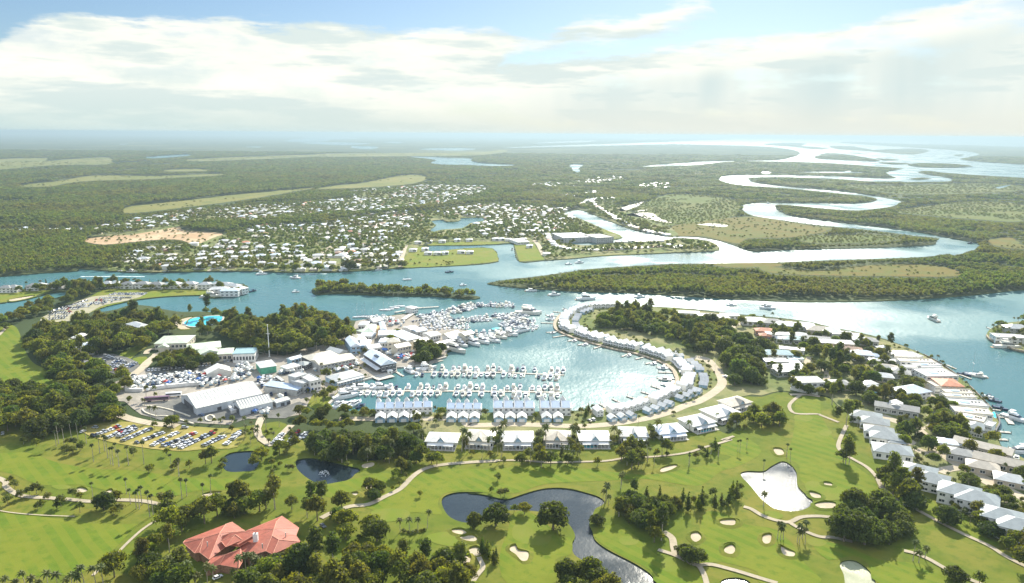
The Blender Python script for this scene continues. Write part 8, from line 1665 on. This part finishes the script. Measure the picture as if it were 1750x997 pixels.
if rest:
 order = [p for k in ('broad', 'fig', 'gum', 'slim', 'small', 'shrub', 'palm', 'fanpalm') for p in PROTO[k] if id(p) in USED]
 idx = {}
 for k in ('broad', 'fig', 'gum', 'slim', 'small', 'shrub', 'palm', 'fanpalm'): idx[k] = [order.index(p) for p in PROTO[k] if id(p) in USED]
 scatter('garden_trees', [(x, y, LZ - .05, s, s * z, random.random() * 6.28, random.choice(idx[kind])) for (kind, x, y, s, z) in rest if kind in idx and idx[kind]], order)
# far bank, mangroves and plain: one pass over the ground beyond the river, denser near, coarser far away
r = np.random.default_rng(5)
near_land = W("B1: -400,205 200,190 700,165 1250,158 1490,165 1512,190 1480,217 1340,242 B2: 0,380 560,372 740,385 1050,340 1440,470 985,690 640,930 B3: 0,945 740,930 1130,832 1262,720 1100,610 800,535 525,415 640,314 930,296 B4: 60,270 550,325 1000,440 1400,700 1480,880 1613,1010 1900,1200 Z1: 2600,1300 -1200,1300", 1)
clear = LAWNS + MARSH + MUD + [S['dirt']] + [W(s, 3) for s in ("A1: -200,220 0,210 240,205 230,220 400,208 550,203 540,236 300,240 150,250 0,262 -200,270", "A1: 80,345 280,322 480,292 750,295 1080,284 1085,292 700,311 400,322 250,347",
 "A1: 820,265 1000,260 1040,268 850,272", "A1: 940,213 1200,200 1500,190 1750,184 A2: 60,187 0,196 A1: 1400,206 1000,221", "A1: 605,472 660,445 900,420 1200,385 1750,338 A2: 0,350 A1: 1300,402 1000,442 800,467 650,480", "A2: 0,352 200,330 400,292 500,292 522,312 420,337 200,353 0,360", "A2: 0,184 450,180 800,175 880,165 925,172 780,191 400,196 0,198")]
def shells():
 d = 900.0
 while d < 7500:
  s = 7.6 * (max(d, 1150) / 1150) ** 0.92
  w = 1.6 * d; n = int(w / s) ; x = (np.arange(n) - n / 2 + (r.random(n) - .5) * .85) * s; y = d + (r.random(n) - .5) * .85 * s
  yield x, np.sqrt(np.maximum(y * y - 0 * x, 1)), np.full(n, s)
  d += s * .92
xs, ys, ss = [np.concatenate(q) for q in zip(*shells())]
k = ~in_water(xs, ys, False) & ~inside(near_land, xs, ys)
xs, ys, ss = xs[k], ys[k], ss[k]
for p in ISLES.values():
 if p is ISLES['islet'] or p is ISLES['east_point']:
  k = ~inside(p, xs, ys); xs, ys, ss = xs[k], ys[k], ss[k]
cl = np.zeros(xs.shape, bool)
for p in clear: cl |= inside(p, xs, ys)
m2 = np.zeros(xs.shape, bool)
for p in MARSH2: m2 |= inside(p, xs, ys)
tw = np.zeros(xs.shape, bool)
for p in TOWN: tw |= inside(p, xs, ys)
dens = vnoise(xs / 130, ys / 130, 1) * .45 + vnoise(xs / 38, ys / 38, 2) * .25 + vnoise(xs / 600, ys / 420, 11) * .30
u = r.random(xs.shape)
keepm = np.where(cl, (u < .16) & (dens > .50), np.where(tw, u < .60, np.where(m2, (dens > .42) & (u < .75), dens > .27 + .12 * u)))
blk = np.zeros(xs.shape, bool)
for (bx, by, br) in FARBLOCK: blk |= (xs - bx) ** 2 + (ys - by) ** 2 < br * br
for L, w in road_lines:
 if L[:, 1].mean() > 900:
  for q in L: blk |= (xs - q[0]) ** 2 + (ys - q[1]) ** 2 < (w * .7) ** 2
keepm &= ~blk
xs, ys, ss, tw, cl, m2, dens = [q[keepm] for q in (xs, ys, ss, tw, cl, m2, dens)]
vn = vnoise(xs / 75, ys / 75, 6)
mang = (xs > -120 + (ys - 1000) * .10) & ~tw & ((dens + (vnoise(xs / 260, ys / 260, 4) - .5)) < .86) & (vn < .60) | m2 | cl
base = ss / 7.6
sxy = base * (.72 + .45 * r.random(xs.shape)) * np.where(tw, .68, np.where(m2 | cl, .45, 1.0))
hv = .75 + .6 * vnoise(xs / 90, ys / 90, 3)
sz = np.minimum(base, 1.15) * hv * np.where(tw, .68, np.where(m2 | cl, .45, 1.0))
hh = np.where(mang, 8.3, 12.0) * sz; lim = np.ones(xs.shape)   # low growth on near banks, so that the water behind stays in view
for fr_ in (1.0, .75, .5, .3):
 g_ = 200.0 / (200.0 - hh * fr_); w_ = in_water(xs * g_, ys * g_, False)
 for p in clear + MARSH2: w_ |= inside(p, xs * g_, ys * g_) & ~cl & ~m2
 lim = np.where(w_, fr_ - .22, lim)
sz = sz * lim; sxy = sxy * np.where(lim < 1, np.maximum(lim, .45), 1)
mk = mang
pm = [(x, y, LZ, a, b, t, v) for x, y, a, b, t, v in zip(xs[mk], ys[mk], sxy[mk], sz[mk], r.random(mk.sum()) * 6.28, r.integers(0, 3, mk.sum()))]
pw = [(x, y, LZ, a, b, t, v) for x, y, a, b, t, v in zip(xs[~mk], ys[~mk], sxy[~mk], sz[~mk], r.random((~mk).sum()) * 6.28, r.integers(0, 3, (~mk).sum()))]
print('FAR', len(pm), len(pw))
# the three woodland prototypes stand as real trees on the far river bank
for k2, (p, pxy) in enumerate(zip(PROTO['wood'], ((150, 455), (560, 461), (668, 452)))):
 q = G(pxy[0], pxy[1], LZ); p.location = q; p.rotation_euler = (0, 0, k2);
 if 'proto' in p: del p['proto']
 tag(p, ['tall tree at the left end of the far river bank town', 'tall tree on the far bank above the islet', 'tall tree beside the pale street end on the far bank'][k2], 'tree')
for k2, p in enumerate(PROTO['mangrove']):
 if id(p) not in USED:
  q = G(842 + 4 * k2, 483, LZ); p.location = q; tag(p, 'mangrove at the very tip of the long wooded bank, number %s' % ['one', 'two', 'three'][k2], 'tree')
 if 'proto' in p: del p['proto']
scatter('mangrove_forest', pm, PROTO['mangrove'])
scatter('far_woodland', pw, PROTO['wood'])
# labels stay within sixteen words
DROP = ('the', 'a', 'an', 'its', 'that')
for o in list(sc.objects):
 if 'label' in o:
  w = o['label'].split()
  while len(w) > 16:
   k = next((i for i in range(len(w) - 1, -1, -1) if w[i].lower() in DROP), None)
   if k is None: k = next((i for i in range(len(w) - 1, -1, -1) if w[i] in ('large', 'big', 'bright', 'dense', 'only', 'tall', 'white', 'olive', 'small', 'of')), len(w) - 1)
   w.pop(k)
  o['label'] = ' '.join(w)
 for q in ('proto', 'rf', 'cn'):
  if q in o: del o[q]
